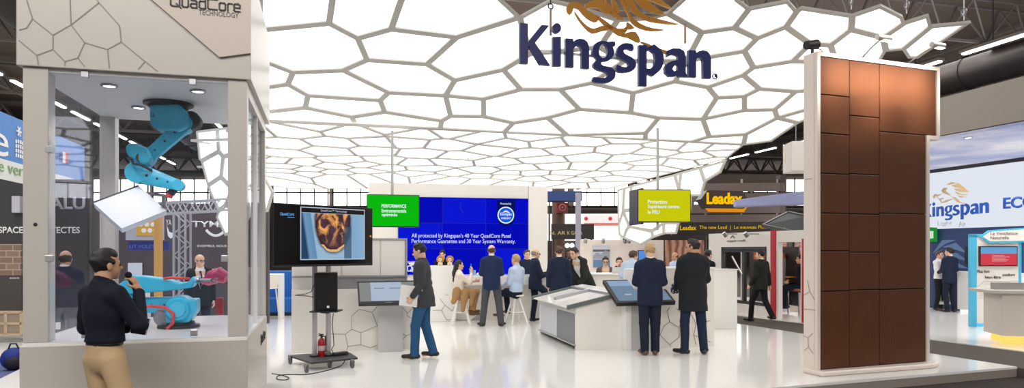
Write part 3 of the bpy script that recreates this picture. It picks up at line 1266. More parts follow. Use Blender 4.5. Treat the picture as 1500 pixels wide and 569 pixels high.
        if hem > 0:
            ops.append(('i', 0, half(hd_, down)))
        else:
            ops.append(('i', 0, half(P - upv * hem, -upv)))
        for k in 'RL':
            S_, E, Wr = J['S' + k], J['E' + k], J['W' + k]
            sl = top.get('sleeve', .93)
            end = E + (Wr - E) * (sl if sl > 0 else 0)
            ops += [('u', .035, cone(S_, E, .070 + loose * .6, .055 + loose * .5)), ('u', .02, cone(E, end, .055 + loose * .5, .042 + loose * .4))]
        if top.get('open'):
            wv, zb = top['open'], top.get('button', .12)
            q0 = P + upv * zb
            ops.append(('s', .006, (lambda q0: lambda p: np.maximum(np.maximum(np.abs((p - q0) @ side) - wv * np.clip(((p - q0) @ upv) / .35, -9, 1), .02 - ((p - C) @ dep)), -((p - q0) @ upv)).astype(np.float32))(q0)))
        ops.append(('s', .01, cone(N + upv * .01, hd(0, .0, -.05), .058, .058)))
        ops.append(('n', 0, wrinkle(top.get('wr', .003), 15, 5)))
        grow(top.get('n', 'jacket'), ops, lo, hi, h, M_[top['m']], root, T)
        if top.get('lapel'):
            for x in (-1, 1):
                mb = MB(T)
                a = C + dep * .118 + side * x * .02 - upv * .20
                b = N + dep * .06 + side * x * .075 - upv * .03
                cpt = C + dep * .125 + side * x * .095 + upv * .06
                mb.prism([a, cpt, b], dep * .012)
                mb.build('lapel', M_[top['m']], root)
        if top.get('scollar'):
            ops = [('u', 0, cone(N - upv * .02, N + upv * .055 + dep * .006, .076, .066, dep, 1.05)), ('s', 0, cone(N + upv * -.02, hd(0, -.02, -.04), .053, .053)), ('i', 0, half(N + upv * .055 , upv + dep * .45))]
            grow('shirt_collar', ops, N - .16, N + .16, .008, M_[top['scollar']], root, T)
        if top.get('rcollar'):     # raised coat or jacket collar
            ops = [('u', 0, cone(N - upv * .04, N + upv * .035, .098, .080, dep, 1.1)), ('s', 0, cone(N - upv * .02, hd(0, -.0, -.03), .060, .062)), ('i', 0, half(N + upv * .055, upv + dep * -.15))]
            grow('collar', ops, N - .2, N + .2, .010, M_[top['rcollar']], root, T)
        if top.get('shirt'):
            ops = [('u', 0, cone(P + upv * .0, C, .142, .155, dep, 1.46)), ('u', .05, cone(C, N - upv * .005, .155, .086, dep, 1.26)), ('u', .03, cone(J['SL'] * .8 + J['SR'] * .2, J['SR'] * .8 + J['SL'] * .2, .062, .062)), ('s', .0, cone(N + upv * .025, hd(0, 0, -.05), .050, .054)), ('i', 0, half(P - upv * .02, -upv))]
            grow('shirt', ops, lo, hi, h, M_[top['shirt']], root, T)
        if top.get('tie'):
            mb = MB(T)
            a = N + dep * .075 - upv * .035
            b = P + dep * .135 + upv * .14
            m_ = C + dep * .142
            mb.prism([a - side * .018, a + side * .018, m_ + side * .036, b + side * .0, m_ - side * .036], dep * .012)
            mb.build('tie', M_[top['tie']], root)
        if top.get('pocket'):
            mb = MB(T)
            c = C + dep * .128 + side * -.09 + upv * .08
            mb.prism([c - side * .03, c + side * .03, c + side * .02 + upv * .035, c - side * .03 + upv * .03], dep * .01)
            mb.build('pocket_square', M_['white_cloth'], root)
    # ---- hair
    st = (hair or {}).get('s', 'short')
    if st != 'none':
        big = blob(hd(0, -.020, .034), (.084, .100, .096), HM)
        cut1 = half(hd(0, .060, .062), HM @ v3(0, 1, -.75))         # keeps the face clear
        cut2 = half(hd(0, -.03, -.055), HM @ v3(0, .55, -1.0))      # nape
        if st == 'bald':
            ops = [('u', 0, blob(hd(0, -.02, .010), (.083, .100, .075), HM)), ('i', 0, half(hd(0, .03, 0), HM @ v3(0, 1, 0))), ('i', 0, cut2), ('i', 0, half(hd(0, -.06, .052), HM @ v3(0, .35, 1)))]
        elif st == 'long':
            ops = [('u', 0, big), ('i', 0, cut1), ('u', .03, cone(hd(0, -.065, .0), hd(0, -.115, -.20), .088, .080, HM @ v3(0, 1, 0), 1.5)),
                   ('u', .03, cone(hd(.03, -.12, -.18), hd(.03, -.135, -.36), .070, .04, HM @ v3(0, 1, 0), 1.4))]
        else:
            ops = [('u', 0, big), ('u', .03, blob(hd(.0, .026, .088), (.058, .042, .028), HM)), ('i', 0, cut1 if st == 'short' else half(hd(0, .085, .045), HM @ v3(0, 1, -.35))), ('i', 0, cut2),
                   ('u', .012, cone(hd(.079, .018, .03), hd(.077, .012, -.018), .009, .005)), ('u', .012, cone(hd(-.079, .018, .03), hd(-.077, .012, -.018), .009, .005))]
        if st != 'bald':
            for x in (-.083, .083):
                ops.append(('s', .004, blob(hd(x, -.006, -.012), (.022, .020, .034), HM)))
        ops.append(('n', 0, wrinkle(.006, 55, 9)))
        grow('hair', ops, HD - .24 - v3(0, 0, .2), HD + .24, min(h, .009), hairm, root, T)
    if (hair or {}).get('beard'):
        ops = [('u', 0, cone(hd(0, .022, -.052), hd(0, .066, -.092), .057, .030)), ('s', 0, blob(hd(0, .11, -.04), (.04, .05, .034), HM)), ('i', 0, half(hd(0, 0, -.035), HM @ v3(0, 0, 1)))]
        grow('beard', ops, HD - .2, HD + .2, .008, hairm, root, T)
    if (hair or {}).get('glasses'):
        mb = MB(T)
        for x in (-1, 1):
            mb.torus(tuple(hd(x * .033, .101, .0)), tuple(HM @ v3(0, 1, 0)), .022, .003, 14, 6)
            mb.bar(tuple(hd(x * .055, .098, .004)), tuple(hd(x * .080, .0, .010)), .004)
        mb.bar(tuple(hd(-.012, .105, .004)), tuple(hd(.012, .105, .004)), .004)
        mb.build('glasses', M_['black_plastic'], root)
    root['_'] = 0
    del root['_']
    return root, J, T, hands


def palm(J, T, hands, k, out=.08, depth=.03):
    """a point in the grip of hand k, in world coordinates"""
    p = J['W' + k] + hands[k]['D'] * out + _norm(hands[k]['N']) * depth
    return T @ Vector(p)


M_ = {}
M_skin = {}


def _people_mats():
    for n, c in dict(skin=(222, 178, 150), skin_tan=(196, 148, 118), skin_dark=(120, 78, 56)).items():
        m = mat(n, c, .55, bump=.03, bscale=90, vary=.05, vscale=14)
        M_skin[n] = m
    for n, c in dict(dark=(38, 28, 24), black=(22, 19, 19), brown=(74, 52, 38), blond=(178, 148, 108), grey=(140, 132, 124)).items():
        M_['hair_' + n] = mat('hair_' + n, c, .6, bump=.3, bscale=120)
    M_['eye'] = mat('eye_dark', (40, 30, 26), .2)
    cl = dict(navy_suit=(28, 36, 58), navy_bright=(30, 44, 78), black_suit=(30, 32, 36), charcoal=(62, 64, 68), grey_wool=(78, 78, 80), grey_trousers=(74, 76, 80), navy_trousers=(26, 32, 50),
              black_coat=(30, 34, 38), green_black=(38, 42, 38), navy_shirt=(20, 24, 38), khaki=(190, 162, 126), jeans=(42, 84, 124), white_cloth=(232, 230, 226), light_blue=(184, 202, 226), camel=(166, 128, 86),
              cream_blouse=(226, 214, 200), grey_brown=(96, 86, 84), scarf=(196, 186, 168), black_cloth=(24, 24, 28), tie_blue=(40, 52, 84), boot_brown=(104, 78, 56), dark_blue_jeans=(30, 42, 64))
    for n, c in cl.items():
        M_[n] = mat('cloth_' + n, c, .85, spec=.25, bump=.18, bscale=60, vary=.10, vscale=5)
    M_['black_leather'] = mat('black_leather', (26, 24, 24), .4)
    M_['brown_leather'] = mat('brown_leather', (92, 58, 38), .4)
    M_['suede_dark'] = mat('suede_dark', (52, 42, 36), .8)
    M_['black_plastic'] = mat('black_plastic', (22, 22, 24), .35)


_people_mats()
# ================================================================== QUADCORE LETTERING (drawn as strokes)
QC = {'Q': ([[(.8, .12), (.8, .88), (.68, 1), (.12, 1), (0, .88), (0, .12), (.12, 0), (.6, 0)], [(.52, .25), (.92, -.14)]], 1.03),
      'u': ([[(0, .72), (0, .12), (.1, 0), (.45, 0), (.55, .12), (.55, .72)]], .78),
      'a': ([[(.05, .72), (.45, .72), (.55, .6), (.55, 0), (.1, 0), (0, .1), (0, .3), (.1, .4), (.55, .4)]], .78),
      'd': ([[(.55, 1), (.55, 0), (.1, 0), (0, .12), (0, .6), (.1, .72), (.55, .72)]], .78),
      'C': ([[(.85, 1), (.12, 1), (0, .88), (0, .12), (.12, 0), (.85, 0)]], 1.06),
      'o': ([[(.1, 0), (.45, 0), (.55, .1), (.55, .62), (.45, .72), (.1, .72), (0, .62), (0, .1), (.1, 0)]], .78),
      'r': ([[(0, 0), (0, .6), (.1, .72), (.4, .72)]], .58),
      'e': ([[(.55, 0), (.1, 0), (0, .1), (0, .62), (.1, .72), (.45, .72), (.55, .62), (.55, .36), (0, .36)]], .55)}


def quadcore(m, parent, o, u, w, width, thick=.004, weight=.13):
    ls, x = [], 0
    for ch in 'QuadCore':
        sh, adv = QC[ch]
        ls += [[(px + x, py) for px, py in ln] for ln in sh]
        x += adv
    k = width / x
    return strokes('lettering', ls, m, parent, o, u, w, k, k, k * weight, thick)


# ================================================================== THE GLASS BOOTH WITH THE TWO ROBOTS
BA = 15.6
BO = Vector((-4.171, 5.818, 0))
FB = frame(BO.x, BO.y, 0, BA)
BW, BD = 1.79, 2.25
ZL, ZB, ZT = .856, 3.22, 4.27
bu = Vector((math.cos(R(BA)), math.sin(R(BA)), 0))
bn = Vector((-bu.y, bu.x, 0))
booth_m = mat('booth_panel', (196, 189, 182), .28, spec=.5)
booth_in = mat('booth_white', (228, 226, 222), .3)
pane_m = glass_mat('booth_glass', (251, 252, 255), .5)
pane_side = glass_mat('booth_side_glass', (251, 252, 255), .22)
booth = thing('display_booth', 'tall white display booth with glass sides and two blue robots inside', 'display booth', BO)
MB(FB).box((-.02, -.02, 0), (BW + .01, BD + .02, ZL - .02), .012).build('plinth', booth_m, booth)
MB(FB).box((.0, .0, ZL - .02), (BW, BD, ZL)).build('plinth_top', mat('booth_deck', (236, 236, 236), .18), booth)
for x0, x1, y0, y1 in ((0, .19, 0, .17), (BW - .165, BW, 0, .15), (0, .16, BD - .16, BD), (BW - .16, BW, BD - .16, BD)):
    p = MB(FB).box((x0, y0, ZL), (x1, y1, ZB), .006).build('corner_post', booth_m, booth)
MB(FB).cyl((.095, -.003, 1.87), (.095, .003, 1.87), .016, n=14).build('keyhole', black, booth)
MB(FB).box((-.035, -.035, ZB), (BW + .04, BD + .06, ZT), .006).build('fascia', booth_m, booth)
MB(FB).box((.02, .02, ZB - .03), (BW - .02, BD - .02, ZB - .001)).build('booth_ceiling', booth_in, booth)
vb = VPlane(BO, BA)
lines = [[(78, 0), (95, 55), (155, 103), (155, 145), (108, 162), (112, 190)], [(55, 118), (108, 162)], [(56, 88), (78, 82), (95, 55)], [(155, 103), (208, 73), (290, 8), (284, 0)], [(208, 73), (205, 0)],
         [(208, 73), (248, 125), (228, 170), (190, 180), (155, 145)], [(190, 180), (190, 193)], [(248, 125), (315, 145), (355, 123), (350, 75), (290, 8)], [(355, 123), (425, 180), (462, 209)],
         [(315, 145), (320, 200)], [(425, 180), (405, 203)], [(228, 170), (248, 195)]]
mb = MB()
for ln in lines:
    q = [vb.q(x / 2, y / 2, -.0365) for x, y in ln]
    for a, b in zip(q, q[1:]):
        mb.bar(a, b, .009, .006, up=bn)
mb.build('panel_seams', seam, booth)
lp = [vb.q(222, 0, -.036), vb.q(322, 85, -.036), vb.q(367.5, 79, -.036), vb.q(370, 0, -.036)]
lp = [lp[0] + (lp[0] - lp[1]) * .35] + lp[:3] + [Vector((lp[2].x, lp[2].y, ZT))]
lp[0].z = min(lp[0].z, ZT)
lpo = MB().prism([p for p in lp], bn * -.03).build('logo_panel', mat('logo_panel', (200, 188, 176), .35), booth)
a0 = vb.q(250, 8.5, -.068)
quadcore(txt_dark, lpo, a0, bu, (0, 0, 1), .575, .006, .135)
lettering('lettering', 'TECHNOLOGY', mat('grey_letters', (110, 100, 94), .5), lpo, vb.q(291, 21.5, -.067), bu, (0, 0, 1), .335, .046, .004)
lettering('lettering', '\u2122', mat('grey_letters', (110, 100, 94), .5), lpo, vb.q(346, 6, -.067), bu, (0, 0, 1), .022, None, .003)
# glass on the four sides and the clips that hold it
for nm, lo, hi in (('front', (.19, .02, ZL), (BW - .165, .032, ZB - .04)), ('back', (.16, BD - .05, ZL), (BW - .16, BD - .038, ZB - .04)),
                   ('side', (.03, .17, ZL), (.042, BD - .16, ZB - .04)), ('side', (BW - .045, .15, ZL), (BW - .033, BD - .16, ZB - .04))):
    gp = MB(FB).box(lo, hi).build('glass_pane', pane_side if nm == 'side' else pane_m, booth)
clip_m = mat('clip_steel', (200, 200, 204), .3, metal=.7)
for px, py in ((124, 109), (282, 120), (72, 219), (72, 379), (329, 379), (125, 491), (284, 488)):
    c = vb.q(px, py, .01)
    MB().hexa([c + bu * x + bn * y + Vector((0, 0, z)) for z in (-.03, .03) for x, y in ((-.03, -.012), (.03, -.012), (.03, .03), (-.03, .03))], .006).build('glass_clip', clip_m, booth)
for px, py in ((85, 483), (218, 465)):
    c = WZ(px, py, ZL)
    MB().hexa([c + bu * x + bn * y + Vector((0, 0, z)) for z in (0, .07) for x, y in ((-.02, -.01), (.02, -.01), (.02, .01), (-.02, .01))], .004).build('glass_clip', booth_in, booth)
lamp_on = glow('downlight_on', (255, 250, 240), 6)
for px, py in ((160, 126), (203, 158), (290, 134)):
    c = WZ(px, py, ZB - .04)
    t = MB().torus(c, (0, 0, 1), .062, .012, 20, 6).build('downlight', alu, booth)
    MB().cyl(c + Vector((0, 0, .004)), c + Vector((0, 0, -.004)), .054, n=18).build('diffuser', lamp_on, t)
    spot_light('booth_downlight', c + Vector((0, 0, -.03)), c + Vector((0, 0, -2)), 25, 110, .6, radius=.05)
# lettering on the side of the plinth, facing the aisle of the stand
so = FB @ Vector((BW + .012, 1.35, .60))
quadcore(txt_dark, booth, so, bn, (0, 0, 1), .62, .004)
# upper side rail with a seam on the right glass side
MB(FB).box((BW - .05, .15, ZB - .12), (BW - .0, BD - .16, ZB - .001)).build('side_rail', booth_m, booth)
MB(FB).box((BW - .05, 1.15, ZL), (BW - .01, 1.21, ZB - .12)).build('side_mullion', booth_in, booth)

# ---- robots
rob = mat('robot_blue', (60, 180, 214), .38, vary=.06, vscale=8, coat=.2)
rob_dark = mat('robot_dark', (44, 46, 50), .5)
cable_red = mat('cable_red', (206, 70, 66), .5)


def link(p, q, r1, r2, w=1.0, name='upper_arm', parent=None, m=None, up=(0, 0, 1)):
    """a cast arm: rounded box that tapers from p to q with round joint ends"""
    p, q = Vector(p), Vector(q)
    d = (q - p).normalized()
    s = bn
    t = d.cross(s).normalized()
    mb = MB()
    a = [p + s * (r1 * w * x) + t * (r1 * y) for x, y in ((-.8, -1), (.8, -1), (1, -.6), (1, .6), (.8, 1), (-.8, 1), (-1, .6), (-1, -.6))]
    b = [q + s * (r2 * w * x) + t * (r2 * y) for x, y in ((-.8, -1), (.8, -1), (1, -.6), (1, .6), (.8, 1), (-.8, 1), (-1, .6), (-1, -.6))]
    mid = [(u_ * .55 + v_ * .45) + (d * 0) for u_, v_ in zip(a, b)]
    va, vm, vb_ = [mb.v(x) for x in a], [mb.v(x) for x in mid], [mb.v(x) for x in b]
    for A, B in ((va, vm), (vm, vb_)):
        for i in range(8):
            mb.face([A[i], A[(i + 1) % 8], B[(i + 1) % 8], B[i]])
    mb.face(va[::-1])
    mb.face(vb_)
    mb.cyl(p - s * r1 * w * 1.08, p + s * r1 * w * 1.08, r1 * 1.04, n=22)
    mb.cyl(q - s * r2 * w * 1.08, q + s * r2 * w * 1.08, r2 * 1.04, n=22)
    o = mb.build(name, m or rob, parent, True)
    for f in (.25, .5, .75):
        c = p.lerp(q, f)
        r = r1 + (r2 - r1) * f
        MB().cyl(c - s * (r * w * 1.0), c - s * (r * w * 1.04), r * .16, n=10).build('bolt', rob_dark, o)
    return o


def joint(c, r, w, m, name, parent):
    c = Vector(c)
    mb = MB()
    mb.lathe(c - bn * w / 2, [(r * .8, 0), (r, w * .12), (r, w * .88), (r * .8, w)], 22, bn)
    return mb.build(name, m, parent, True)


# robot that hangs from the booth ceiling
d1 = 7.15
m0 = W(247, 150, d1)
m0.z = ZB - .032
r1 = thing('robot_arm', 'blue robot arm hanging upside down from the booth ceiling', 'robot', m0, 'robots in the booth')
MB().lathe(m0, [(.24, 0), (.24, -.02), (.20, -.025), (.19, -.05)], 28).build('ceiling_mount', rob_dark, r1, True)
hb = [(218, 155), (226, 150), (262, 152), (276, 166), (276, 186), (262, 192), (230, 190), (219, 182)]
mb = MB()
mb.prism([W(x, y, d1 - .17) for x, y in hb], bn * .36)
ho = mb.build('shoulder_housing', rob, r1)
bv = ho.modifiers.new('bevel', 'BEVEL')
bv.width = .035
bv.segments = 3
quadcore(mat('robot_lettering', (40, 60, 80), .5), ho, W(221, 171, d1 - .177), bu, (0, 0, 1), .20, .003)
joint(W(281, 178, d1), .095, .20, rob_dark, 'shoulder_motor', r1)
link(W(272, 182, d1 - .05), W(214, 234, d1 - .05), .075, .062, .8, 'upper_arm', r1)
mb = MB()
mb.prism([W(x, y, d1 - .16) for x, y in ((182, 216), (188, 209), (200, 210), (219, 218), (223, 232), (215, 242), (200, 238), (186, 228))], bn * .26)
eo = mb.build('elbow_housing', rob, r1)
bv = eo.modifiers.new('bevel', 'BEVEL')
bv.width = .03
bv.segments = 3
joint(W(212, 234, d1), .06, .32, rob_dark, 'elbow_joint', r1)
link(W(203, 254, d1 - .02), W(262, 272, d1 - .02), .105, .055, .9, 'forearm', r1)
joint(W(206, 240, d1 - .02), .085, .2, rob, 'elbow_link', r1)
mb = MB()
mb.cyl(W(258, 273, d1), W(250, 284, d1), .045, .04, 16)
mb.build('wrist', rob_dark, r1, True)
MB().cyl(W(250, 284, d1), W(247, 289, d1), .035, n=14).build('wrist_flange', cable_red, r1, True)
mb = MB()
mb.bar(W(247, 288, d1), W(206, 282, d1 - .02), .03).bar(W(240, 287, d1), W(240, 308, d1), .03).bar(W(224, 284, d1 - .12), W(224, 284, d1 + .12), .025).bar(W(238, 300, d1 - .12), W(238, 300, d1 + .12), .025)
mb.build('gripper', steel, r1)
MB().tube([W(190, 230, d1 - .1), W(196, 240, d1 - .2), W(206, 242, d1 - .2), W(214, 246, d1 - .16), W(222, 250, d1 - .1)], .012).build('cable', rob_dark, r1, True)
# the insulated panel in its gripper
p0, p1, p3 = W(137, 298, 6.85), W(204, 273, 7.1), W(178, 335, 6.85)
nn = (p1 - p0).cross(p3 - p0).normalized()
if nn.y < 0:
    nn = -nn
pb = thing('insulation_board', 'white insulation board block held in the gripper of the hanging robot', 'panel', p3)
MB().prism([p0, p1, p1 + p3 - p0, p3], nn * .10).build('panel_core', mat('panel_white', (222, 226, 234), .4), pb)
MB().prism([p0 - (p3 - p0).normalized() * .004, p1 - (p3 - p0).normalized() * .004, p1 - (p3 - p0).normalized() * .02, p0 - (p3 - p0).normalized() * .02], nn * .10).build('panel_edge', dark_grey, pb)

# robot that stands on the booth deck
d2 = 7.05
b0 = WZ(262, 480, ZL)
d2 = b0.y
r2 = thing('robot_arm', 'blue robot arm standing on the booth deck, stretched out level', 'robot', b0, 'robots in the booth')
MB().lathe(b0, [(.20, 0), (.20, .03), (.15, .035), (.15, .06)], 28).build('base_plate', rob_dark, r2, True)
mb = MB()
mb.prism([W(x, y, d2 - .14) for x, y in ((224, 471), (240, 452), (262, 440), (287, 439), (287, 458), (276, 473), (250, 476))], bn * .28)
bo = mb.build('base_casting', rob, r2)
bv = bo.modifiers.new('bevel', 'BEVEL')
bv.width = .02
bv.segments = 2
joint(W(265, 452, d2 - .02), .13, .36, rob, 'shoulder_joint', r2)
joint(W(265, 452, d2 - .02), .09, .40, mat('robot_blue_light', (84, 190, 222), .35), 'shoulder_cap', r2)
joint(W(240, 465, d2 - .1), .09, .1, mat('robot_grey', (130, 130, 134), .4, metal=.4), 'cable_drum', r2)
link(W(262, 447, d2 + .03), W(186, 447, d2 + .03), .085, .075, .7, 'upper_arm', r2)
joint(W(182, 436, d2), .12, .26, rob, 'elbow_joint', r2)
mb = MB()
mb.prism([W(x, y, d2 - .13) for x, y in ((170, 420), (190, 404), (210, 405), (240, 409), (262, 415), (276, 413), (282, 405), (286, 412), (281, 422), (262, 425), (222, 429), (180, 432))], bn * .22)
fo = mb.build('forearm', rob, r2)
bv = fo.modifiers.new('bevel', 'BEVEL')
bv.width = .018
bv.segments = 2
mb = MB()
mb.cyl(W(283, 411, d2), W(293, 411, d2), .035, .03, 14).cyl(W(293, 411, d2), W(310, 411, d2), .018, .018, 12)
mb.bar(W(306, 411, d2), W(318, 408, d2), .015).bar(W(306, 411, d2), W(318, 414, d2), .015)
mb.build('gripper', steel, r2)
MB().tube([W(240, 409, d2 - .16), W(252, 407, d2 - .17), W(266, 408, d2 - .16), W(278, 409, d2 - .1)], .014).build('cable', cable_red, r2, True)
MB().tube([W(200, 452, d2 - .15), W(222, 449, d2 - .2), W(243, 451, d2 - .22), W(254, 460, d2 - .23), W(253, 474, d2 - .22), W(245, 482, d2 - .2)], .016).build('cable', cable_red, r2, True)
# ================================================================== CENTRE OF THE STAND
Z = Vector((0, 0, 1))


def off_plane(p, n, d):
    return p + n * d


def bevel(o, w, s=2):
    b = o.modifiers.new('bevel', 'BEVEL')
    b.width = w
    b.segments = s
    b.limit_method = 'ANGLE'
    return o


def slab(P, corners, depth, name, m, parent=None, off=0.0, base=None):
    """a board on vertical plane P: pixel corners, depth metres behind the plane"""
    return MB().prism([P.q(x, y, off) for x, y in corners], P.n * depth).build(name, m, parent, base=base)


def rect(P, a0, a1, z0, z1, off, depth, name, m, parent, bev=0.0):
    o = MB().prism([P.at(a0, z0, off), P.at(a1, z0, off), P.at(a1, z1, off), P.at(a0, z1, off)], P.n * depth).build(name, m, parent)
    return bevel(o, bev) if bev else o


# ---------------- television on a wheeled stand
tl, tr = W(400, 297, 8.7), W(546, 305, 9.85)
PT = VPlane((tl.x, tl.y, 0), math.degrees(math.atan2(tr.y - tl.y, tr.x - tl.x)))
tw = (Vector((tr.x, tr.y, 0)) - Vector((tl.x, tl.y, 0))).length
z1, z0 = tl.z, W(400, 392, 8.7).z
pl = [WZ(x, y, .115) for x, y in ((422, 521), (456, 532), (524, 525), (513, 517.5), (470, 518))]
cc = sum(pl, Vector()) / 5
cart = thing('television_stand', 'wheeled black and aluminium television stand beside the glass robot booth', 'stand', (cc.x, cc.y, 0))
MB().prism([p - Z * .02 for p in pl], Z * .025).build('base_board', dark_grey, cart)
uT = PT.u
for px, py in ((425, 534), (449, 547), (483, 540), (516, 540)):
    c = WZ(px, py, 0) + Z * .045
    co = MB().lathe(c - uT * .014, [(.032, 0), (.043, .004), (.043, .024), (.032, .028)], 18, uT).build('caster', mat('caster_grey', (96, 96, 100), .5), cart, True)
    mb = MB().hexa([c + uT * x + PT.n * y + Z * z for z in (.0, .065) for x, y in ((-.026, -.02), (-.018, -.02), (-.018, .02), (-.026, .02))])
    mb.hexa([c + uT * x + PT.n * y + Z * z for z in (.0, .065) for x, y in ((.018, -.02), (.026, -.02), (.026, .02), (.018, .02))])
    mb.cyl(c + Z * .05, c + Z * .078, .022, n=12)
    mb.build('caster_fork', steel, co)
poles = []
for px, py in ((461, 523), (481, 522)):
    b = WZ(px, py, .12)
    poles.append(b)
    MB().hexa([b + uT * x + PT.n * y + Z * z for z in (0, 1.75) for x, y in ((-.03, -.022), (.03, -.022), (.03, .022), (-.03, .022))], .004).build('pole', alu, cart)
    MB().hexa([b + uT * x + PT.n * y + Z * z for z in (0, .02) for x, y in ((-.055, -.05), (.055, -.05), (.055, .05), (-.055, .05))]).build('pole_foot', black, cart)
mid = (poles[0] + poles[1]) / 2
sh = W(478, 455, mid.y - .18)
MB().hexa([Vector((sh.x, sh.y, sh.z)) + Vector((x, y, z)) for z in (-.018, 0) for x, y in ((-.19, -.17), (.19, -.17), (.19, .17), (-.19, .17))]).build('shelf', black, cart)
MB().bar(sh + Vector((0, .1, -.03)), mid + Z * (sh.z - mid.z - .03), .05).build('shelf_bracket', black, cart)
zz = 1.55
mt = [poles[0] + Z * zz, poles[1] + Z * zz]
ctr = PT.at(tw / 2, 1.75, .06)
mb = MB()
for q in poles:
    mb.bar(Vector((q.x, q.y, 1.72)), Vector((ctr.x + (q.x - mid.x), ctr.y + (q.y - mid.y), 1.72)), .05)
mb.build('screen_bracket', black, cart)
tv = thing('television', 'big black flat television showing a burning panel, on the wheeled stand', 'television', PT.at(tw / 2, z0, .03))
rect(PT, 0, tw, z0, z1, 0, .055, 'casing', black, tv, .008)
rect(PT, .018, tw - .018, z0 + .03, z1 - .018, -.003, .004, 'screen', mat('screen_black', (9, 8, 9), .12), tv)
MB().cyl(PT.at(tw - .04, z0 + .42, -.005), PT.at(tw - .04, z0 + .42, .002), .014, n=14).build('indicator', glow('orange_light', (255, 140, 60), 1.0), tv)


def picture_mat():
    m = bpy.data.materials.new('burning_picture')
    m.use_nodes = True
    nt = m.node_tree
    nt.nodes.clear()
    N, L = nt.nodes.new, nt.links.new
    out = N('ShaderNodeOutputMaterial')
    em = N('ShaderNodeEmission')
    em.inputs['Strength'].default_value = 1.0
    tc = N('ShaderNodeTexCoord')
    sp = N('ShaderNodeSeparateXYZ')
    L(tc.outputs['UV'], sp.inputs[0])

    def mth(op, a, b=None, c=None):
        n = N('ShaderNodeMath')
        n.operation = op
        for i, v in enumerate((a, b, c)):
            if v is None:
                continue
            if isinstance(v, (int, float)):
                n.inputs[i].default_value = v
            else:
                L(v, n.inputs[i])
        return n.outputs[0]

    def mix(f, a, b):
        n = N('ShaderNodeMix')
        n.data_type = 'RGBA'
        L(f, n.inputs['Factor'])
        for s, v in (('A', a), ('B', b)):
            if isinstance(v, tuple):
                n.inputs[s].default_value = v
            else:
                L(v, n.inputs[s])
        return n.outputs['Result']
    x, y = sp.outputs[0], sp.outputs[1]
    # steel blue sheet with darker folded edge on the left
    ramp = N('ShaderNodeValToRGB')
    cr = ramp.color_ramp
    cr.elements[0].color = rgb(40, 70, 100)
    cr.elements[1].color = rgb(140, 176, 206)
    cr.elements[1].position = 1.0
    for p, c in ((.05, (36, 62, 92)), (.09, (110, 150, 186)), (.18, (96, 138, 176)), (.20, (150, 182, 208)), (.62, (150, 180, 206)), (.80, (128, 166, 200))):
        e = cr.elements.new(p)
        e.color = rgb(*c)
    sh_ = mth('ADD', x, mth('MULTIPLY', mth('SUBTRACT', y, .5), .10))
    L(sh_, ramp.inputs[0])
    nz = N('ShaderNodeTexNoise')
    nz.inputs['Scale'].default_value = 7
    nz.inputs['Detail'].default_value = 6
    L(tc.outputs['UV'], nz.inputs['Vector'])
    w = mth('MULTIPLY', mth('SUBTRACT', nz.outputs['Fac'], .5), .25)
    # charred hole: a long oval open at the top
    ex = mth('DIVIDE', mth('SUBTRACT', x, .49), .30)
    ey = mth('DIVIDE', mth('SUBTRACT', y, .80), .70)
    r2 = mth('ADD', mth('ADD', mth('MULTIPLY', ex, ex), mth('MULTIPLY', ey, ey)), w)
    char = N('ShaderNodeMapRange')
    char.inputs['From Min'].default_value = 1.08
    char.inputs['From Max'].default_value = .82
    L(r2, char.inputs['Value'])
    brown = mix(char.outputs[0], ramp.outputs[0], rgb(58, 30, 20))
    core = N('ShaderNodeMapRange')
    core.inputs['From Min'].default_value = .85
    core.inputs['From Max'].default_value = .6
    L(r2, core.inputs['Value'])
    inner = mix(mth('MULTIPLY', nz.outputs['Fac'], .9), rgb(34, 16, 18), rgb(104, 74, 92))
    c2 = mix(core.outputs[0], brown, inner)
    # flames
    mp = N('ShaderNodeMapping')
    mp.inputs['Scale'].default_value = (7.0, 2.4, 1)
    L(tc.outputs['UV'], mp.inputs[0])
    fz = N('ShaderNodeTexNoise')
    fz.inputs['Scale'].default_value = 1.0
    fz.inputs['Detail'].default_value = 4
    fz.inputs['Distortion'].default_value = 1.2
    L(mp.outputs[0], fz.inputs['Vector'])
    fm = N('ShaderNodeMapRange')
    fm.inputs['From Min'].default_value = .47
    fm.inputs['From Max'].default_value = .60
    L(fz.outputs['Fac'], fm.inputs['Value'])
    up_ = N('ShaderNodeMapRange')
    up_.inputs['From Min'].default_value = .25
    up_.inputs['From Max'].default_value = .6
    L(y, up_.inputs['Value'])
    c3 = mix(mth('MULTIPLY', mth('MULTIPLY', fm.outputs[0], core.outputs[0]), up_.outputs[0]), c2, rgb(240, 168, 92))
    # glowing lower rim
    rim = mth('MULTIPLY', mth('COMPARE', r2, .80, .07), mth('LESS_THAN', y, .32))
    c4 = mix(mth('MULTIPLY', rim, .8), c3, rgb(250, 196, 130))
    # upright steel tube in front of the char
    bar = mth('MULTIPLY', mth('COMPARE', x, .725, .06), mth('LESS_THAN', y, .72))
    c5 = mix(mth('MULTIPLY', bar, .8), c4, rgb(60, 84, 108))
    L(c5, em.inputs['Color'])
    L(em.outputs[0], out.inputs[0])
    return m


def uv_card(name, pts, m, parent, n, d):
    """a thin card with the picture laid over its face"""
    me = bpy.data.meshes.new(name)
    bm = bmesh.new()
    a = [bm.verts.new(p) for p in pts]
    b = [bm.verts.new(p + n * d) for p in pts]
    f = bm.faces.new(a)
    for i in range(4):
        bm.faces.new([a[i], b[i], b[(i + 1) % 4], a[(i + 1) % 4]])
    bm.faces.new(b[::-1])
    uvl = bm.loops.layers.uv.new('uv')
    for l, c in zip(f.loops, ((0, 0), (1, 0), (1, 1), (0, 1))):
        l[uvl].uv = c
    bm.to_mesh(me)
    bm.free()
    return link_mesh(name, me, m, parent)


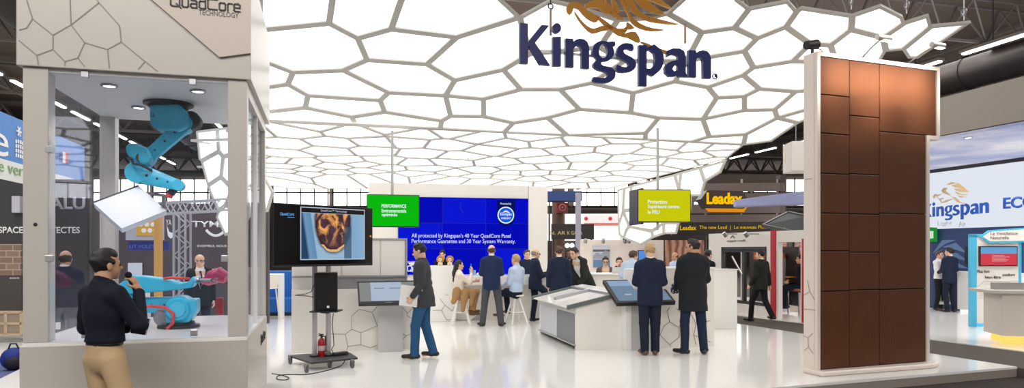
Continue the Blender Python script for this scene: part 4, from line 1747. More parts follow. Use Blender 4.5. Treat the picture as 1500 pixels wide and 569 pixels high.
glow_line = glow('screen_pale', (206, 216, 232), .8)
fa, fb = PT.uz(441, 380), PT.uz(533, 309)
rect(PT, fa[0] - .012, fb[0] + .012, fa[1] - .012, fb[1] + .012, -.005, .003, 'picture_border', glow_line, tv)
rect(PT, fa[0], fb[0], fb[1] - .062, fb[1], -.007, .002, 'picture_title_bar', mat('title_bar', (16, 14, 16), .3), tv)
uv_card('picture', [PT.at(fa[0], fa[1], -.007), PT.at(fb[0], fa[1], -.007), PT.at(fb[0], fb[1] - .066, -.007), PT.at(fa[0], fb[1] - .066, -.007)], picture_mat(), tv, PT.n, .002)
lettering('lettering', 'QuadCore\u2122 Technology', glow_line, tv, PT.at((fa[0] + fb[0]) / 2, fb[1] - .048, -.008), PT.u, Z, .42, .036, .001, align='C')
glow_blue = glow('screen_blue', (110, 170, 240), .9)
quadcore(glow_blue, tv, PT.at(.10, z1 - .155, -.005), PT.u, Z, .19, .002, .16)
rect(PT, .20, .30, z1 - .185, z1 - .178, -.005, .002, 'lettering', glow_blue, tv)
# loudspeaker on the shelf
spx = W(478, 455, mid.y - .18)
spk = thing('loudspeaker', 'black box loudspeaker on the shelf of the television stand', 'loudspeaker', spx + Z * .001)
FS = Matrix.Translation(spx) @ Matrix.Rotation(R(14), 4, 'Z')
MB(FS).box((-.155, -.14, .001), (.155, .14, .54), .012).build('cabinet', mat('speaker_black', (24, 22, 23), .55), spk)
MB(FS).box((-.14, -.15, .02), (.14, -.139, .52), .008).build('grille', mat('speaker_grille', (18, 17, 18), .8, bump=.6, bscale=500), spk)
MB(FS).box((.01, -.154, .045), (.045, -.149, .075)).build('badge', txt_white, spk)
# fire extinguisher and power adapter on the base board
ec = WZ(471, 522, .121) + PT.n * .0
ec.z = .121
fe = thing('fire_extinguisher', 'small red fire extinguisher standing between the two poles of the television stand', 'fire extinguisher', ec)
red_g = mat('extinguisher_red', (172, 28, 40), .3)
MB().lathe(ec, [(.048, 0), (.052, .01), (.052, .21), (.04, .245), (.018, .26)], 20).build('cylinder', red_g, fe, True)
MB().lathe(ec, [(.0525, .08), (.0526, .081), (.0526, .15), (.0525, .151)], 20).build('band', mat('band_pale', (208, 190, 186), .5), fe, True)
MB().cyl(ec + Z * .26, ec + Z * .30, .016, n=12).bar(ec + Z * .295 + uT * -.045, ec + Z * .31 + uT * .03, .016).bar(ec + Z * .325 + uT * -.05, ec + Z * .305 + uT * .02, .012).build('valve', black, fe)
MB().tube([ec + Z * .285 + uT * .02, ec + Z * .28 + uT * .06, ec + Z * .2 + uT * .066, ec + Z * .05 + uT * .06], .009).build('hose', black, fe, True)
ap = WZ(497, 521, .121)
ap.z = .118
pa = thing('power_adapter', 'flat black power adapter box lying on the base board of the television stand', 'power adapter', ap)
bevel(MB().hexa([ap + uT * x + PT.n * y + Z * z for z in (0, .05) for x, y in ((-.10, -.045), (.13, -.045), (.13, .045), (-.10, .045))]).build('case', mat('adapter_dark', (36, 36, 52), .5), pa), .012)
MB().tube([ap + uT * -.09 + Z * .03, ap + uT * -.13 + Z * .10, ap + uT * -.09 + Z * .16, ap + uT * -.08 + Z * .30 + PT.n * .03, ap + uT * -.10 + Z * .45 + PT.n * .03, ap + uT * -.08 + Z * .62 + PT.n * .03], .006, 6).build('cable', black, pa, True)
cab = [ap + uT * .12 + Z * .02, WZ(507, 524, .11), WZ(500, 536, .01), WZ(480, 543, .006), WZ(450, 549, .006), WZ(425, 549, .006), WZ(408, 551, .006), WZ(406, 556, .006), WZ(418, 557, .006), WZ(423, 554, .006), WZ(412, 550, .006), WZ(396, 547.5, .006)]
sm = []
for i in range(len(cab) - 1):
    p_0, p_1, p_2, p_3 = cab[max(i - 1, 0)], cab[i], cab[i + 1], cab[min(i + 2, len(cab) - 1)]
    for s_ in range(5):
        t_ = s_ / 5
        sm.append(.5 * ((2 * p_1) + (p_2 - p_0) * t_ + (2 * p_0 - 5 * p_1 + 4 * p_2 - p_3) * t_ ** 2 + (3 * p_1 - p_0 - 3 * p_2 + p_3) * t_ ** 3))
for p in sm:
    p.z = max(p.z, .006)
tag(MB().tube(sm, .006, 6).build('power_cable', black, None, True, base=sm[-1]), 'thin black power cable looping over the white floor by the television stand', 'cable')
mb = MB().tube([W(432, 433, 9.5), W(448, 431, 9.5), W(456, 428, 9.5), W(460, 418, 9.5)], .006, 6).tube([W(432, 433, 9.5), W(450, 434, 9.5), W(460, 436, 9.52)], .006, 6)
mb.build('cable', black, cart, True)

# ---------------- white exhibit wall with the sample boards and touch screen
wl = G(427, 518)
PW = VPlane((wl.x, wl.y, 0), 15.0)
ew = thing('exhibit_wall', 'white freestanding exhibit wall with framed sample boards and honeycomb line print', 'exhibit wall', PW.at(0, 0))
a1 = PW.uz(597, 400)[0]
ztop = PW.uz(500, 349)[1]
a2 = PW.uz(612, 400)[0]
zl = PW.uz(520, 424)[1]
rect(PW, 0, a2, 0, zl, 0, .28, 'lower_wall', warm_white, ew)
rect(PW, 0, a1, zl, ztop, .10, .18, 'upper_wall', white, ew)
zs = PW.uz(520, 407)[1]
rect(PW, 0, a1, zs, zs + .02, .0, .10, 'shelf', alu, ew)
rect(PW, .45, a1, zl, zs - .01, .06, .04, 'recess_strip', mat('strip_silver', (176, 176, 180), .35, metal=.5), ew)
rect(PW, PW.uz(430, 400)[0], a1, ztop - .03, ztop, .06, .04, 'board_frame', alu, ew)
rect(PW, a1 - .03, a1, zl, ztop, .04, .24, 'board_frame', alu, ew)
for x0, x1 in ((430, 500), (501, 557), (558, 594)):
    rect(PW, PW.uz(x0, 380)[0] + .004, PW.uz(x1, 380)[0] - .004, zs + .03, ztop - .035, .075, .025, 'sample_board', mat('board_white', (236, 232, 227), .4), ew)
S4 = lambda x, y: (380 + x / 3.01, 380 + y / 3.01)
hexl = [[(315, 330), (378, 332), (407, 310), (408, 250), (440, 222), (497, 235), (520, 208)], [(378, 332), (390, 385), (447, 378), (448, 325), (407, 310)], [(448, 325), (520, 295), (497, 235)], [(447, 378), (490, 392), (520, 380)], [(390, 385), (385, 402)],
        [(630, 210), (652, 238), (690, 205)], [(652, 238), (652, 250), (690, 272)], [(632, 330), (650, 338), (690, 318)], [(650, 338), (634, 352)]]
mb = MB()
for ln in hexl:
    q = [PW.q(*S4(x, y), -.002) for x, y in ln]
    for a, b in zip(q, q[1:]):
        mb.bar(a, b, .009, .004, up=PW.n)
mb.build('line_print', seam, ew)
# tilted touch screen on its pedestal
pf = G(572, 516)
td = thing('touch_screen_desk', 'tilted black framed touch screen on a pale pedestal in front of the exhibit wall', 'touch screen', pf)
Ftd = frame(pf.x, pf.y, 0, 12)
MB(Ftd).box((-.20, 0, 0), (.20, .22, .86), .006).build('pedestal', grey_light, td)
c_ = [W(525, 446, 10.45), W(613, 444, 10.58), W(609, 412, 10.9), W(523, 412.5, 10.75)]
nn = (c_[1] - c_[0]).cross(c_[3] - c_[0]).normalized()
c_[2] = c_[1] + c_[3] - c_[0]
bevel(MB().prism(c_, nn * -.06).build('screen_frame', black, td), .006)
fr = lambda a, b, o=.002: c_[0] + (c_[1] - c_[0]) * a + (c_[3] - c_[0]) * b + nn * o
MB().prism([fr(.03, .10), fr(.97, .10), fr(.97, .92), fr(.03, .92)], nn * .002).build('screen', glow('screen_grey', (150, 152, 150), .8), td)
MB().prism([fr(.22, .12, .004), fr(.78, .12, .004), fr(.74, .92, .004), fr(.22, .92, .004)], nn * .002).build('screen_page', glow('screen_page', (178, 194, 214), .9), td)
for a, b in ((.28, .45), (.53, .72)):
    MB().prism([fr(a, .64, .006), fr(b, .64, .006), fr(b, .67, .006), fr(a, .67, .006)], nn * .001).build('screen_text', glow('screen_grey_dark', (120, 132, 150), .7), td)
MB().prism([fr(.44, .025, .002), fr(.56, .025, .002), fr(.56, .05, .002), fr(.44, .05, .002)], nn * .001).build('maker_mark', mat('mark_grey', (120, 120, 122), .4), td)

# ---------------- blue bench, white table and bar chair seen past the booth
bb = thing('booth_bench', 'blue upholstered bench back behind the television stand', 'bench', G(415, 463))
q = G(412, 464)
F_ = frame(q.x, q.y + .6, 0, 10)
MB(F_).box((-.6, 0, .08), (1.1, .25, 1.12), .03).build('backrest', mat('bench_blue', (22, 96, 178), .7, bump=.1), bb)
MB(F_).box((-.6, -.45, .08), (1.1, 0, .45), .03).build('seat', mat('bench_blue', (22, 96, 178), .7, bump=.1), bb)
MB(F_).box((-.6, -.42, 0), (1.1, .25, .08)).build('plinth', black, bb)
q = G(410, 467)
ht = thing('high_table', 'white slab legged high table between the booth and the white exhibit wall', 'table', q)
F_ = frame(q.x, q.y, 0, 10)
MB(F_).box((-.5, -.30, 1.02), (.06, .30, 1.08), .006).build('table_top', white, ht)
MB(F_).box((.0, -.30, 0), (.06, .30, 1.02), .004).build('leg', white, ht)
MB(F_).box((-.5, -.30, 0), (-.44, .30, 1.02), .004).build('leg', white, ht)


def bar_chair(name, label, at, deg, group=None, m=None, leg_m=None, seat_h=.76):
    t = thing(name, label, 'bar chair', (at[0], at[1], 0), group)
    F_ = frame(at[0], at[1], 0, deg)
    m = m or white
    MB(F_).box((-.19, -.19, seat_h), (.19, .19, seat_h + .035), .015).build('seat', m, t)
    MB(F_).hexa([(-.17, -.18, seat_h + .03), (.17, -.18, seat_h + .03), (.17, -.15, seat_h + .03), (-.17, -.15, seat_h + .03), (-.17, -.24, seat_h + .30), (.17, -.24, seat_h + .30), (.17, -.215, seat_h + .30), (-.17, -.215, seat_h + .30)], .01).build('backrest', m, t)
    for x, y in ((-1, -1), (1, -1), (1, 1), (-1, 1)):
        MB(F_).bar((x * .15, y * .15, seat_h), (x * .21, y * .21, 0), .028).build('leg', leg_m or m, t)
    MB(F_).bar((-.19, .19, .3), (.19, .19, .3), .02).build('footrest', leg_m or m, t)
    return t


q = G(401, 469)
bar_chair('bar_chair', 'white bar chair at the white slab legged table, half behind the booth', (q.x - .02, q.y - .45), 70, m=mat('chair_white', (226, 220, 210), .4))

# ---------------- hanging screens
def hung_screen(label, px0, px1, py0, py1, d, deg, colr, lines, pole_px, pole_top, lx, back=False):
    c0 = W(px0, py1, d)
    P = VPlane((c0.x, c0.y, 0), deg)
    a1, zt = P.uz(px1, py0)
    zb = c0.z
    t = thing('hanging_screen', label, 'screen', P.at(a1 / 2, zb), 'screens hung from the canopy')
    rect(P, 0, a1, zb, zt, 0, .06, 'casing', black, t, .006)
    rect(P, .016, a1 - .016, zb + .02, zt - .016, -.003, .004, 'screen', glow('screen_' + label.split()[0], colr, 1.0), t)
    lm = glow('screen_letters', (236, 246, 255), 1.0)
    for s, px_, py_, wpx, hpx in lines:
        p = P.q(px_, py_, -.004)
        k = P.q(px_ + wpx, py_, -.004)
        lettering('lettering', s, lm, t, p, P.u, Z, (k - p).length, hpx * p.y / 1000, .001, .012)
    pc = P.at(P.uz(pole_px, py0)[0], 0, .10)
    MB().cyl((pc.x, pc.y, zb - .14 if back else zb + .1), (pc.x, pc.y, pole_top), .026, n=14).build('pole', mat('pole_grey', (186, 186, 182), .4), t, True)
    MB().hexa([pc + P.u * x + P.n * y + Z * z for z in (zb + .2, zt - .15) for x, y in ((-.12, -.05), (.12, -.05), (.12, .03), (-.12, .03))]).build('bracket', black, t)
    if back:
        c1, c2 = W(921.5, 278, d + .75), W(939, 278, d + .12)
        P2 = VPlane((c1.x, c1.y, 0), math.degrees(math.atan2(c2.y - c1.y, c2.x - c1.x)))
        rect(P2, 0, (Vector((c2.x, c2.y, 0)) - P2.p).length, zb - .03, zt + .03, 0, .05, 'rear_casing', dark_grey, t, .006)
    return t


hung_screen('green hanging screen reading PERFORMANCE on a pole above the exhibit wall', 537, 614.5, 286, 333, 12.4, 12, (10, 184, 16),
            (('PERFORMANCE', 559, 304.5, 36, 5.2), ('Environnementale', 559, 311.5, 36, 5.2), ('optimis\u00e9e', 559, 318.5, 23, 6)), 575, 3.86, 0)
hung_screen('yellow hanging screen reading Protection on a pole above the touch table', 934, 1012, 278, 326, 12.2, 6, (200, 200, 14),
            (('Protection', 949, 298.5, 28, 5.5), ('Sup\u00e9rieure contre', 949, 306.5, 46, 6.2), ('le FEU', 949, 313.5, 17, 5.2)), 966, 3.86, 0, True)

# ---------------- white wall with the blue video wall
p_ = W(540, 400, 17.4)
PV = VPlane((p_.x, p_.y, 0), 12.0)
aw = PV.uz(774, 300)[0]
zt = PV.uz(660, 270)[1]
vw = thing('video_wall', 'wide white partition carrying the blue nine panel video wall behind the bar', 'partition', PV.at(aw / 2, 0))
rect(PV, 0, aw, 0, zt, 0, .5, 'partition', warm_white, vw)
ae = PV.uz(806, 300)[0]
MB().prism([PV.at(aw, 0, 0), PV.at(ae, 0, .28), PV.at(ae, 0, .5), PV.at(aw, 0, .5)], Z * zt).build('partition_wing', warm_white, vw)
q = [PV.q(x, y, -.004) for x, y in ((773, 283), (779, 284), (790, 294), (803, 309))]
MB().bar(PV.at(aw, zt - .02, -.004), PV.at(aw, .1, -.004), .012, .006, up=PV.n).build('joint', seam, vw)
sa, sz = PV.uz(583, 403)
ea, ez = PV.uz(773, 291.5)
blue_s = [glow('video_blue', (8, 14, 196), 1.0), glow('video_blue_lit', (12, 24, 208), 1.0), glow('video_blue_deep', (6, 12, 182), 1.0)]
cw_, ch_ = (ea - sa) / 3, (ez - sz) / 3
for i in range(3):
    for j in range(3):
        s_ = rect(PV, sa + i * cw_ + .004, sa + (i + 1) * cw_ - .004, sz + j * ch_ + .004, sz + (j + 1) * ch_ - .004, -.05, .048, 'screen_panel', blue_s[(i * 2 + j) % 3], vw)
rect(PV, sa, ea, sz, ez, -.046, .046, 'screen_backing', black, vw)
ltr = glow('video_letters', (225, 232, 255), 1.0)


def vtext(s, px, py, w, h, m=ltr, off=-.056, bold=0.0):
    p = PV.q(px, py, off)
    return lettering('lettering', s, m, vw, p, PV.u, Z, (PV.q(px + w, py, off) - p).length, h * p.y / 1000, .003, bold)


vtext("All protected by Kingspan\u2019s 40 Year QuadCore Panel", 603, 350, 145, 7.6)
vtext("Performance Guarantee and 30 Year System Warranty.", 603, 358.2, 152, 7.6)
bd = glow('badge_navy', (6, 18, 96), 1.0)
q = [PV.q(x, y, -.054) for x, y in ((728, 293), (755, 293), (755, 318), (753, 325), (748, 330), (741, 331.5), (734, 330), (730, 325), (728, 318))]
MB().prism(q, PV.n * .003).build('badge', bd, vw)
bc = PV.q(741, 315.5, -.056)
MB().cyl(bc, bc + PV.n * .003, .225, n=36).build('badge_ring', glow('badge_white', (230, 240, 255), 1.0), vw)
MB().cyl(bc - PV.n * .002, bc + PV.n * .001, .195, n=36).build('badge_disc', glow('badge_blue', (20, 92, 220), 1.0), vw)
vtext('Protected by', 733, 301, 16, 4, off=-.057)
vtext('Kingspan', 732.5, 317.5, 17, 6.0, off=-.06, bold=.02)
vtext('WARRANTY', 734, 321.5, 14.5, 3, off=-.06, bold=.02)
q = [PV.q(x, y, -.06) for x, y in ((736, 312), (739, 309), (742, 308.5), (746, 311), (747, 312.5), (741, 311))]
MB().prism(q, PV.n * .002).build('badge_lion', ltr, vw)
vtext('POWERED BY', 597, 386, 18, 3)
p = PV.q(597, 397.5, -.056)
quadcore(ltr, vw, p, PV.u, Z, .82, .003, .17)
vtext('TECHNOLOGY', 606, 402, 20, 3)
# pale streaks of the film that runs on the upper screens
mb = MB()
for x0, y0, x1, y1, w_ in ((675, 297, 674, 306, .02), (674, 306, 680, 313, .02), (655, 312, 660, 312, .012)):
    mb.bar(PV.q(x0, y0, -.054), PV.q(x1, y1, -.054), w_, .002, up=PV.n)
mb.build('film_streaks', glow('video_streak', (34, 46, 208), 1.0), vw)

# ---------------- the white bar counter
g0 = G(612, 472)
PB = VPlane((g0.x, g0.y, 0), 8.0)
bar = thing('bar_counter', 'long white bar counter in front of the blue video wall', 'bar counter', PB.at(2, 0))
ab = PB.uz(668, 400)[0]
ar_ = PB.uz(806, 400)[0]
zh = PB.uz(650, 390)[1]
zc = PB.uz(720, 404)[1]
z_m = PB.uz(720, 418)[1]
rect(PB, 0, ab, 0, zh, -.05, .75, 'reception_block', white, bar, .01)
rect(PB, ab, ar_, zc - .22, zc, -.12, .85, 'counter_top', white_gloss, bar, .008)
rect(PB, ab, ar_, 0, zc - .22, .18, .5, 'counter_front', warm_white, bar)
mb = MB()
S5 = lambda x, y: (590 + x / 5.17, 370 + y / 5.17)
for ln in ([(0, 440), (36, 470), (100, 505)], [(36, 470), (40, 410), (90, 390)], [(230, 440), (295, 440), (320, 400), (280, 350)], [(295, 440), (330, 510), (420, 510)], [(320, 400), (375, 445), (400, 490)], [(375, 445), (395, 405), (440, 380)], [(320, 320), (345, 325)]):
    q = [PB.q(*S5(x, y), -.053) for x, y in ln]
    for a, b in zip(q, q[1:]):
        mb.bar(a, b, .010, .006, up=PB.n)
mb.build('line_print', seam, bar)
MB().prism([PB.q(x, y, .17) for x, y in ((655, 469), (690, 469), (706, 456), (690, 469.5), (655, 470))][:3] + [PB.q(712, 470, .17)], PB.n * .01).build('kick_plate', mat('kick_silver', (176, 172, 166), .3, metal=.3), bar)


def bar_stool(at, deg, label, seat_h=.78):
    t = thing('bar_stool', label, 'bar stool', (at[0], at[1], 0), 'white stools at the bar')
    F_ = frame(at[0], at[1], 0, deg)
    MB(F_).lathe((0, 0, seat_h), [(.15, 0), (.18, .012), (.18, .03), (.15, .04)], 24).build('seat', white, t, True)
    for x, y in ((-1, -1), (1, -1), (1, 1), (-1, 1)):
        MB(F_).bar((x * .05, y * .05, seat_h), (x * .20, y * .18, .0), .036).build('leg', white, t)
    MB(F_).torus((0, 0, .28), (0, 0, 1), .185, .010, 24, 6).build('footrest', white, t, True)
    return t


# bowls, bottle, glass and the two plush toys on the bar
def bowl(px, py, z, label, d):
    p = W(px, py, d)
    p.z = z
    prof = [(.035, 0), (.04, .004), (.075, .06), (.09, .075), (.084, .076), (.07, .062), (.03, .012), (.001, .010)]
    o = MB().lathe(p, prof, 24).build('serving_bowl', white_gloss, None, True, base=p)
    return tag(o, label, 'bowl')


dB = PB.at(ab, 0).y + .25
bowl(757, 392, zc, 'small white bowl on the bar top near the right end of the video wall', dB + .3)
bowl(603, 392, PB.uz(650, 390)[1], 'small white bowl on the reception block beside the exhibit wall', dB)
p = W(690, 400, dB)
p.z = zc
bt = thing('water_bottle', 'clear green water bottle standing on the bar beside the seated woman', 'bottle', p)
MB().lathe(p, [(.030, 0), (.034, .01), (.034, .15), (.028, .18), (.013, .22), (.013, .25)], 18).build('glass_body', mat('bottle_green', (60, 130, 110), .1), bt, True)
MB().lathe(p, [(.0345, .06), (.0348, .061), (.0348, .13), (.0345, .131)], 18).build('bottle_label', mat('label_pale', (150, 190, 220), .5), bt, True)
MB().cyl(p + Z * .25, p + Z * .275, .015, n=14).build('bottle_cap', mat('cap_blue', (40, 80, 170), .4), bt, True)
p = p + Vector((.08, .02, 0))
gl = tag(MB().lathe(p, [(.026, 0), (.034, .12), (.032, .12), (.025, .006)], 18).build('water_glass', mat('glass_blueish', (140, 170, 220), .08), None, True, base=p), 'small drinking glass on the bar next to the green bottle', 'glass')
plush_o = mat('plush_orange', (206, 140, 62), .95, bump=.6, bscale=140, vary=.2, vscale=30)
plush_c = mat('plush_cream', (238, 220, 190), .95, bump=.5, bscale=140)


def plush(px, py, d, label):
    p = W(px, py, d)
    p.z = zh
    t = thing('plush_toy', label, 'plush toy', p, 'plush toys on the reception block')
    MB().ball(p + Z * .06, (.055, .05, .06)).build('body', plush_c, t, True)
    mb = MB()
    for i in range(12):
        a = i * math.pi / 6
        mb.ball(p + Vector((math.cos(a) * .062, .0, .15 + math.sin(a) * .062)), (.03, .035, .03), 10)
    mb.ball(p + Vector((0, .02, .15)), (.07, .05, .07))
    mb.build('mane', plush_o, t, True)
    MB().ball(p + Vector((0, -.035, .145)), (.045, .03, .042)).build('face', plush_c, t, True)
    for x in (-.016, .016):
        MB().ball(p + Vector((x, -.062, .155)), .006, 8).build('eye', black, t, True)
    MB().ball(p + Vector((0, -.066, .14)), (.009, .006, .007), 8).build('nose', black, t, True)
    for x in (-.04, .04):
        MB().ball(p + Vector((x, -.035, .03)), (.02, .035, .02), 10).build('paw', plush_c, t, True)


plush(645, 384, dB - .1, 'orange maned plush toy on the reception block in front of the seated attendant')
plush(659, 384, dB - .15, 'orange maned plush toy beside the woman with long hair')

# ---------------- roof sample display table
q0 = G(843.5, 514)
A_t = 13.0
PG = VPlane((q0.x, q0.y, 0), A_t)
tb = thing('sample_table', 'low white display table with a sloping top of roof sheet samples', 'display table', PG.at(.4, 0))
u_, v_ = PG.u, PG.n
wt = PG.uz(912, 480)[0]
lt = 2.25
zA, zB_ = .745, .93
top = lambda a, b, dz=0.0: PG.p + u_ * a + v_ * b + Z * (zA + (zB_ - zA) * a / wt + dz)
gable = lambda b, d_: [PG.at(0, 0, b), PG.at(wt, 0, b), PG.at(wt, zB_ - .02, b), PG.at(0, zA - .02, b)]
MB().prism(gable(0, 0), v_ * .05).build('end_panel', warm_white, tb)
MB().prism(gable(lt - .05, 0), v_ * .05).build('end_panel', warm_white, tb)
MB().prism([PG.at(.02, .10, .05), PG.at(.05, .10, .05), PG.at(.05, zA - .02, .05), PG.at(.02, zA - .02, .05)], v_ * (lt - .1)).build('side_panel', white, tb)
for b0_, b1_, m_, nm in ((.06, 1.05, mat('panel_grey', (120, 122, 126), .4), 'sample_panel'), (1.07, lt - .08, mat('panel_silver', (198, 200, 206), .35), 'sample_panel')):
    MB().prism([PG.at(-.005, .10, b0_), PG.at(.02, .10, b0_), PG.at(.02, zA - .15, b0_), PG.at(-.005, zA - .15, b0_)], v_ * (b1_ - b0_)).build(nm, m_, tb)
MB().prism([PG.at(-.03, zA - .14, -.01), PG.at(.0, zA - .14, -.01), PG.at(.0, zA - .02, -.01), PG.at(-.03, zA - .02, -.01)], v_ * (lt + .02)).build('fascia_rail', grey_light, tb)
MB().prism([PG.at(-.03, .075, .0), PG.at(.01, .075, .0), PG.at(.01, .10, .0), PG.at(-.03, .10, .0)], v_ * lt).build('foot_rail', alu, tb)
MB().prism([PG.at(wt - .03, 0, .05), PG.at(wt, 0, .05), PG.at(wt, zB_ - .02, .05), PG.at(wt - .03, zB_ - .02, .05)], v_ * (lt - .1)).build('back_panel', warm_white, tb)
over = .13
MB().prism([top(-over, -.03, -.02), top(wt + .02, -.03, -.02), top(wt + .02, -.03, .0), top(-over, -.03, .0)], v_ * (lt + .06)).build('roof_sheet', white_gloss, tb)
for b_ in (-.05, lt - .03):
    MB().prism([top(-over - .02, b_, -.035), top(wt * .78, b_, -.035), top(wt * .78, b_, .035), top(-over - .02, b_, .035)], v_ * .075).build('gable_trim', mat('trim_grey_green', (92, 100, 96), .5), tb)
MB().prism([top(.0, lt * .52, 0), top(wt * .82, lt * .52, 0), top(wt * .82, lt * .52, .05), top(.0, lt * .52, .05)], v_ * .09).build('ridge_rail', alu, tb)
MB().prism([top(wt * .78, -.03, .0), top(wt * .85, -.03, .0), top(wt * .85, -.03, .045), top(wt * .78, -.03, .045)], v_ * (lt + .06)).build('cross_rail', alu, tb)
MB().prism([top(wt * .86, -.02, .0), top(wt * 1.07, -.02, .0), top(wt * 1.07, -.02, .03), top(wt * .86, -.02, .03)], v_ * (lt + .02)).build('upper_sheet', white_gloss, tb)

# ---------------- tall counter with the touch table in front of it
q0 = G(924, 511)
q1 = G(1046, 508)
PC = VPlane((q1.x, q1.y, 0), 12.0)
tc_ = thing('tall_counter', 'white tall counter with a honeycomb line print behind the two standing men', 'counter', PC.at(-.6, 0))
al = PC.uz(930, 450)[0]
ztc = PC.uz(1010, 392)[1]
MB().prism([PC.at(al, 0), PC.at(0, 0), PC.at(0, ztc - .03), PC.at(al, ztc - .03)], v_ * .5).build('front_panel', warm_white, tc_)
MB().prism([PC.at(PC.uz(962, 400)[0], ztc - .03, -.02), PC.at(.02, ztc - .03, -.02), PC.at(.02, ztc, -.02), PC.at(PC.uz(962, 400)[0], ztc, -.02)], v_ * .55).build('counter_top', white, tc_)
S6 = lambda x, y: (770 + x / 2.844, 340 + y / 2.844)
mb = MB()
for ln in ([(440, 380), (480, 400)], [(560, 430), (575, 395), (600, 375), (590, 330), (600, 315)], [(600, 375), (640, 400), (655, 345), (628, 318)], [(560, 430), (600, 470), (605, 478)], [(600, 470), (640, 440), (640, 400)], [(690, 345), (710, 385), (700, 430), (710, 470)], [(710, 385), (770, 370)], [(700, 430), (770, 460)]):
    q = [PC.q(*S6(x, y), -.003) for x, y in ln]
    for a, b in zip(q, q[1:]):
        mb.bar(a, b, .010, .005, up=PC.n)
mb.build('line_print', seam, tc_)
q0 = G(925, 514)
tt = thing('touch_table', 'large black framed touch table tilted towards the two standing men', 'touch table', q0)
F_ = frame(q0.x, q0.y, 0, 12)
MB(F_).box((-.10, 0, 0), (.0, .22, .93), .004).build('pedestal', white, tt)
MB(F_).box((.0, 0.02, 0), (.48, .20, .90), .004).build('pedestal_core', grey_light, tt)
c_ = [W(904, 444, 10.95), W(990, 442, 11.15), W(969, 410, 11.85), W(883, 410.5, 11.65)]
c_[2] = c_[1] + c_[3] - c_[0]
nn = (c_[1] - c_[0]).cross(c_[3] - c_[0]).normalized()
bevel(MB().prism(c_, nn * -.07).build('screen_frame', black, tt), .008)
fr = lambda a, b, o=.002: c_[0] + (c_[1] - c_[0]) * a + (c_[3] - c_[0]) * b + nn * o
MB().prism([fr(.05, .07), fr(.95, .07), fr(.95, .93), fr(.05, .93)], nn * .002).build('screen', glow('table_screen', (128, 150, 176), .8), tt)
MB().prism([fr(.05, .70, .004), fr(.95, .70, .004), fr(.95, .93, .004), fr(.05, .93, .004)], nn * .002).build('screen_header', glow('table_screen_head', (150, 176, 206), .9), tt)

# ---------------- counter at the right rear, and the long one behind
q0 = G(1046, 483)
PR = VPlane((q0.x, q0.y, 0), 4.0)
rc = thing('end_counter', 'white block counter standing right of the two men in dark coats', 'counter', PR.at(.3, 0))
ar2 = PR.uz(1080, 440)[0]
zr = PR.uz(1060, 396)[1]
rect(PR, -.62, ar2, 0, zr, 0, .62, 'block', white, rc, .006)
rect(PR, -.64, ar2 + .02, zr, zr + .02, -.02, .66, 'counter_top', white_gloss, rc)
p_ = W(868, 440, 16.2)
PL = VPlane((p_.x, p_.y, 0), 6.0)
lc = thing('meeting_counter', 'long white counter where two seated men look down at papers', 'counter', PL.at(1.2, 0))
zq = PL.uz(880, 401)[1]
rect(PL, -.55, 2.6, 0, zq - .03, 0, .5, 'front_panel', warm_white, lc)
rect(PL, -.57, 2.62, zq - .03, zq, -.08, .7, 'counter_top', white, lc)
# ================================================================== NEIGHBOURING STANDS AND THE HALL BEHIND
def board(P, px0, px1, py0, py1, off, depth, name, m, parent=None, base=None):
    """upright board on plane P between two pixel columns, level top and bottom taken at its left edge"""
    a0, z1 = P.uz(px0, py0)
    a1 = P.uz(px1, py0)[0]
    z0 = P.uz(px0, py1)[1]
    return MB().prism([P.at(a0, z0, off), P.at(a1, z0, off), P.at(a1, z1, off), P.at(a0, z1, off)], P.n * depth).build(name, m, parent, base=base)


def btext(P, s, px, py, w, h, m, parent, off=-.006, thick=.004, bold=0.0, name='lettering'):
    p = P.q(px, py, off)
    return lettering(name, s, m, parent, p, P.u, Z, (P.q(px + w, py, off) - p).length, h * p.y / 1000 if h else None, thick, bold)


def fixed(P, px, py):
    return P.q(px, py)


# ---------------- far left: blue banner, dark architects' wall, samples
p_ = W(0, 300, 12.0)
PA = VPlane((p_.x, p_.y, 0), 105)
bn_ = thing('hanging_banner', 'blue hanging banner with a white e and a white lower strip, left of the booth', 'banner', PA.q(60, 240))
za, zb_, zc_ = PA.uz(0, 163)[1], PA.uz(0, 232)[1], PA.uz(0, 262)[1]
e0, e1 = PA.uz(-60, 300)[0], PA.uz(124, 300)[0]
for nm, z0_, z1_, m in (('blue_field', zb_, za, mat('banner_blue', (66, 132, 206), .6)), ('white_strip', zc_, zb_, mat('banner_white', (226, 230, 228), .6))):
    MB().prism([PA.at(e0, z0_), PA.at(e1, z0_), PA.at(e1, z1_), PA.at(e0, z1_)], PA.n * .02).build(nm, m, bn_)
btext(PA, 'e', -15, 224, 27, 34, txt_white, bn_, -.01)
btext(PA, 'e ver', -2, 251, 36, 12, mat('letters_green', (120, 160, 90), .5), bn_, -.01)
mb = MB()
for x, y0, y1 in ((23, 203, 230), (26.2, 203, 231), (29.4, 204, 232), (32.2, 206, 233)):
    a, b = PA.q(x, y1, -.01), PA.q(x + 2.0, y1, -.01)
    hh = PA.uz(x, y0)[1] - PA.uz(x, y1)[1]
    for k_ in range(4):
        mb.prism([a + Z * (hh * k_ / 4), b + Z * (hh * k_ / 4), b + Z * (hh * (k_ + .75) / 4), a + Z * (hh * (k_ + .75) / 4)], PA.n * .004)
mb.build('emblem', txt_white, bn_)
c = PA.q(28, 193, -.01)
mb = MB()
for k_ in range(6):
    a_ = k_ * math.pi / 3
    mb.bar(c, c + PA.u * math.cos(a_) * .10 + Z * math.sin(a_) * .10, .035, .004, up=PA.n)
mb.build('emblem_flower', txt_white, bn_)
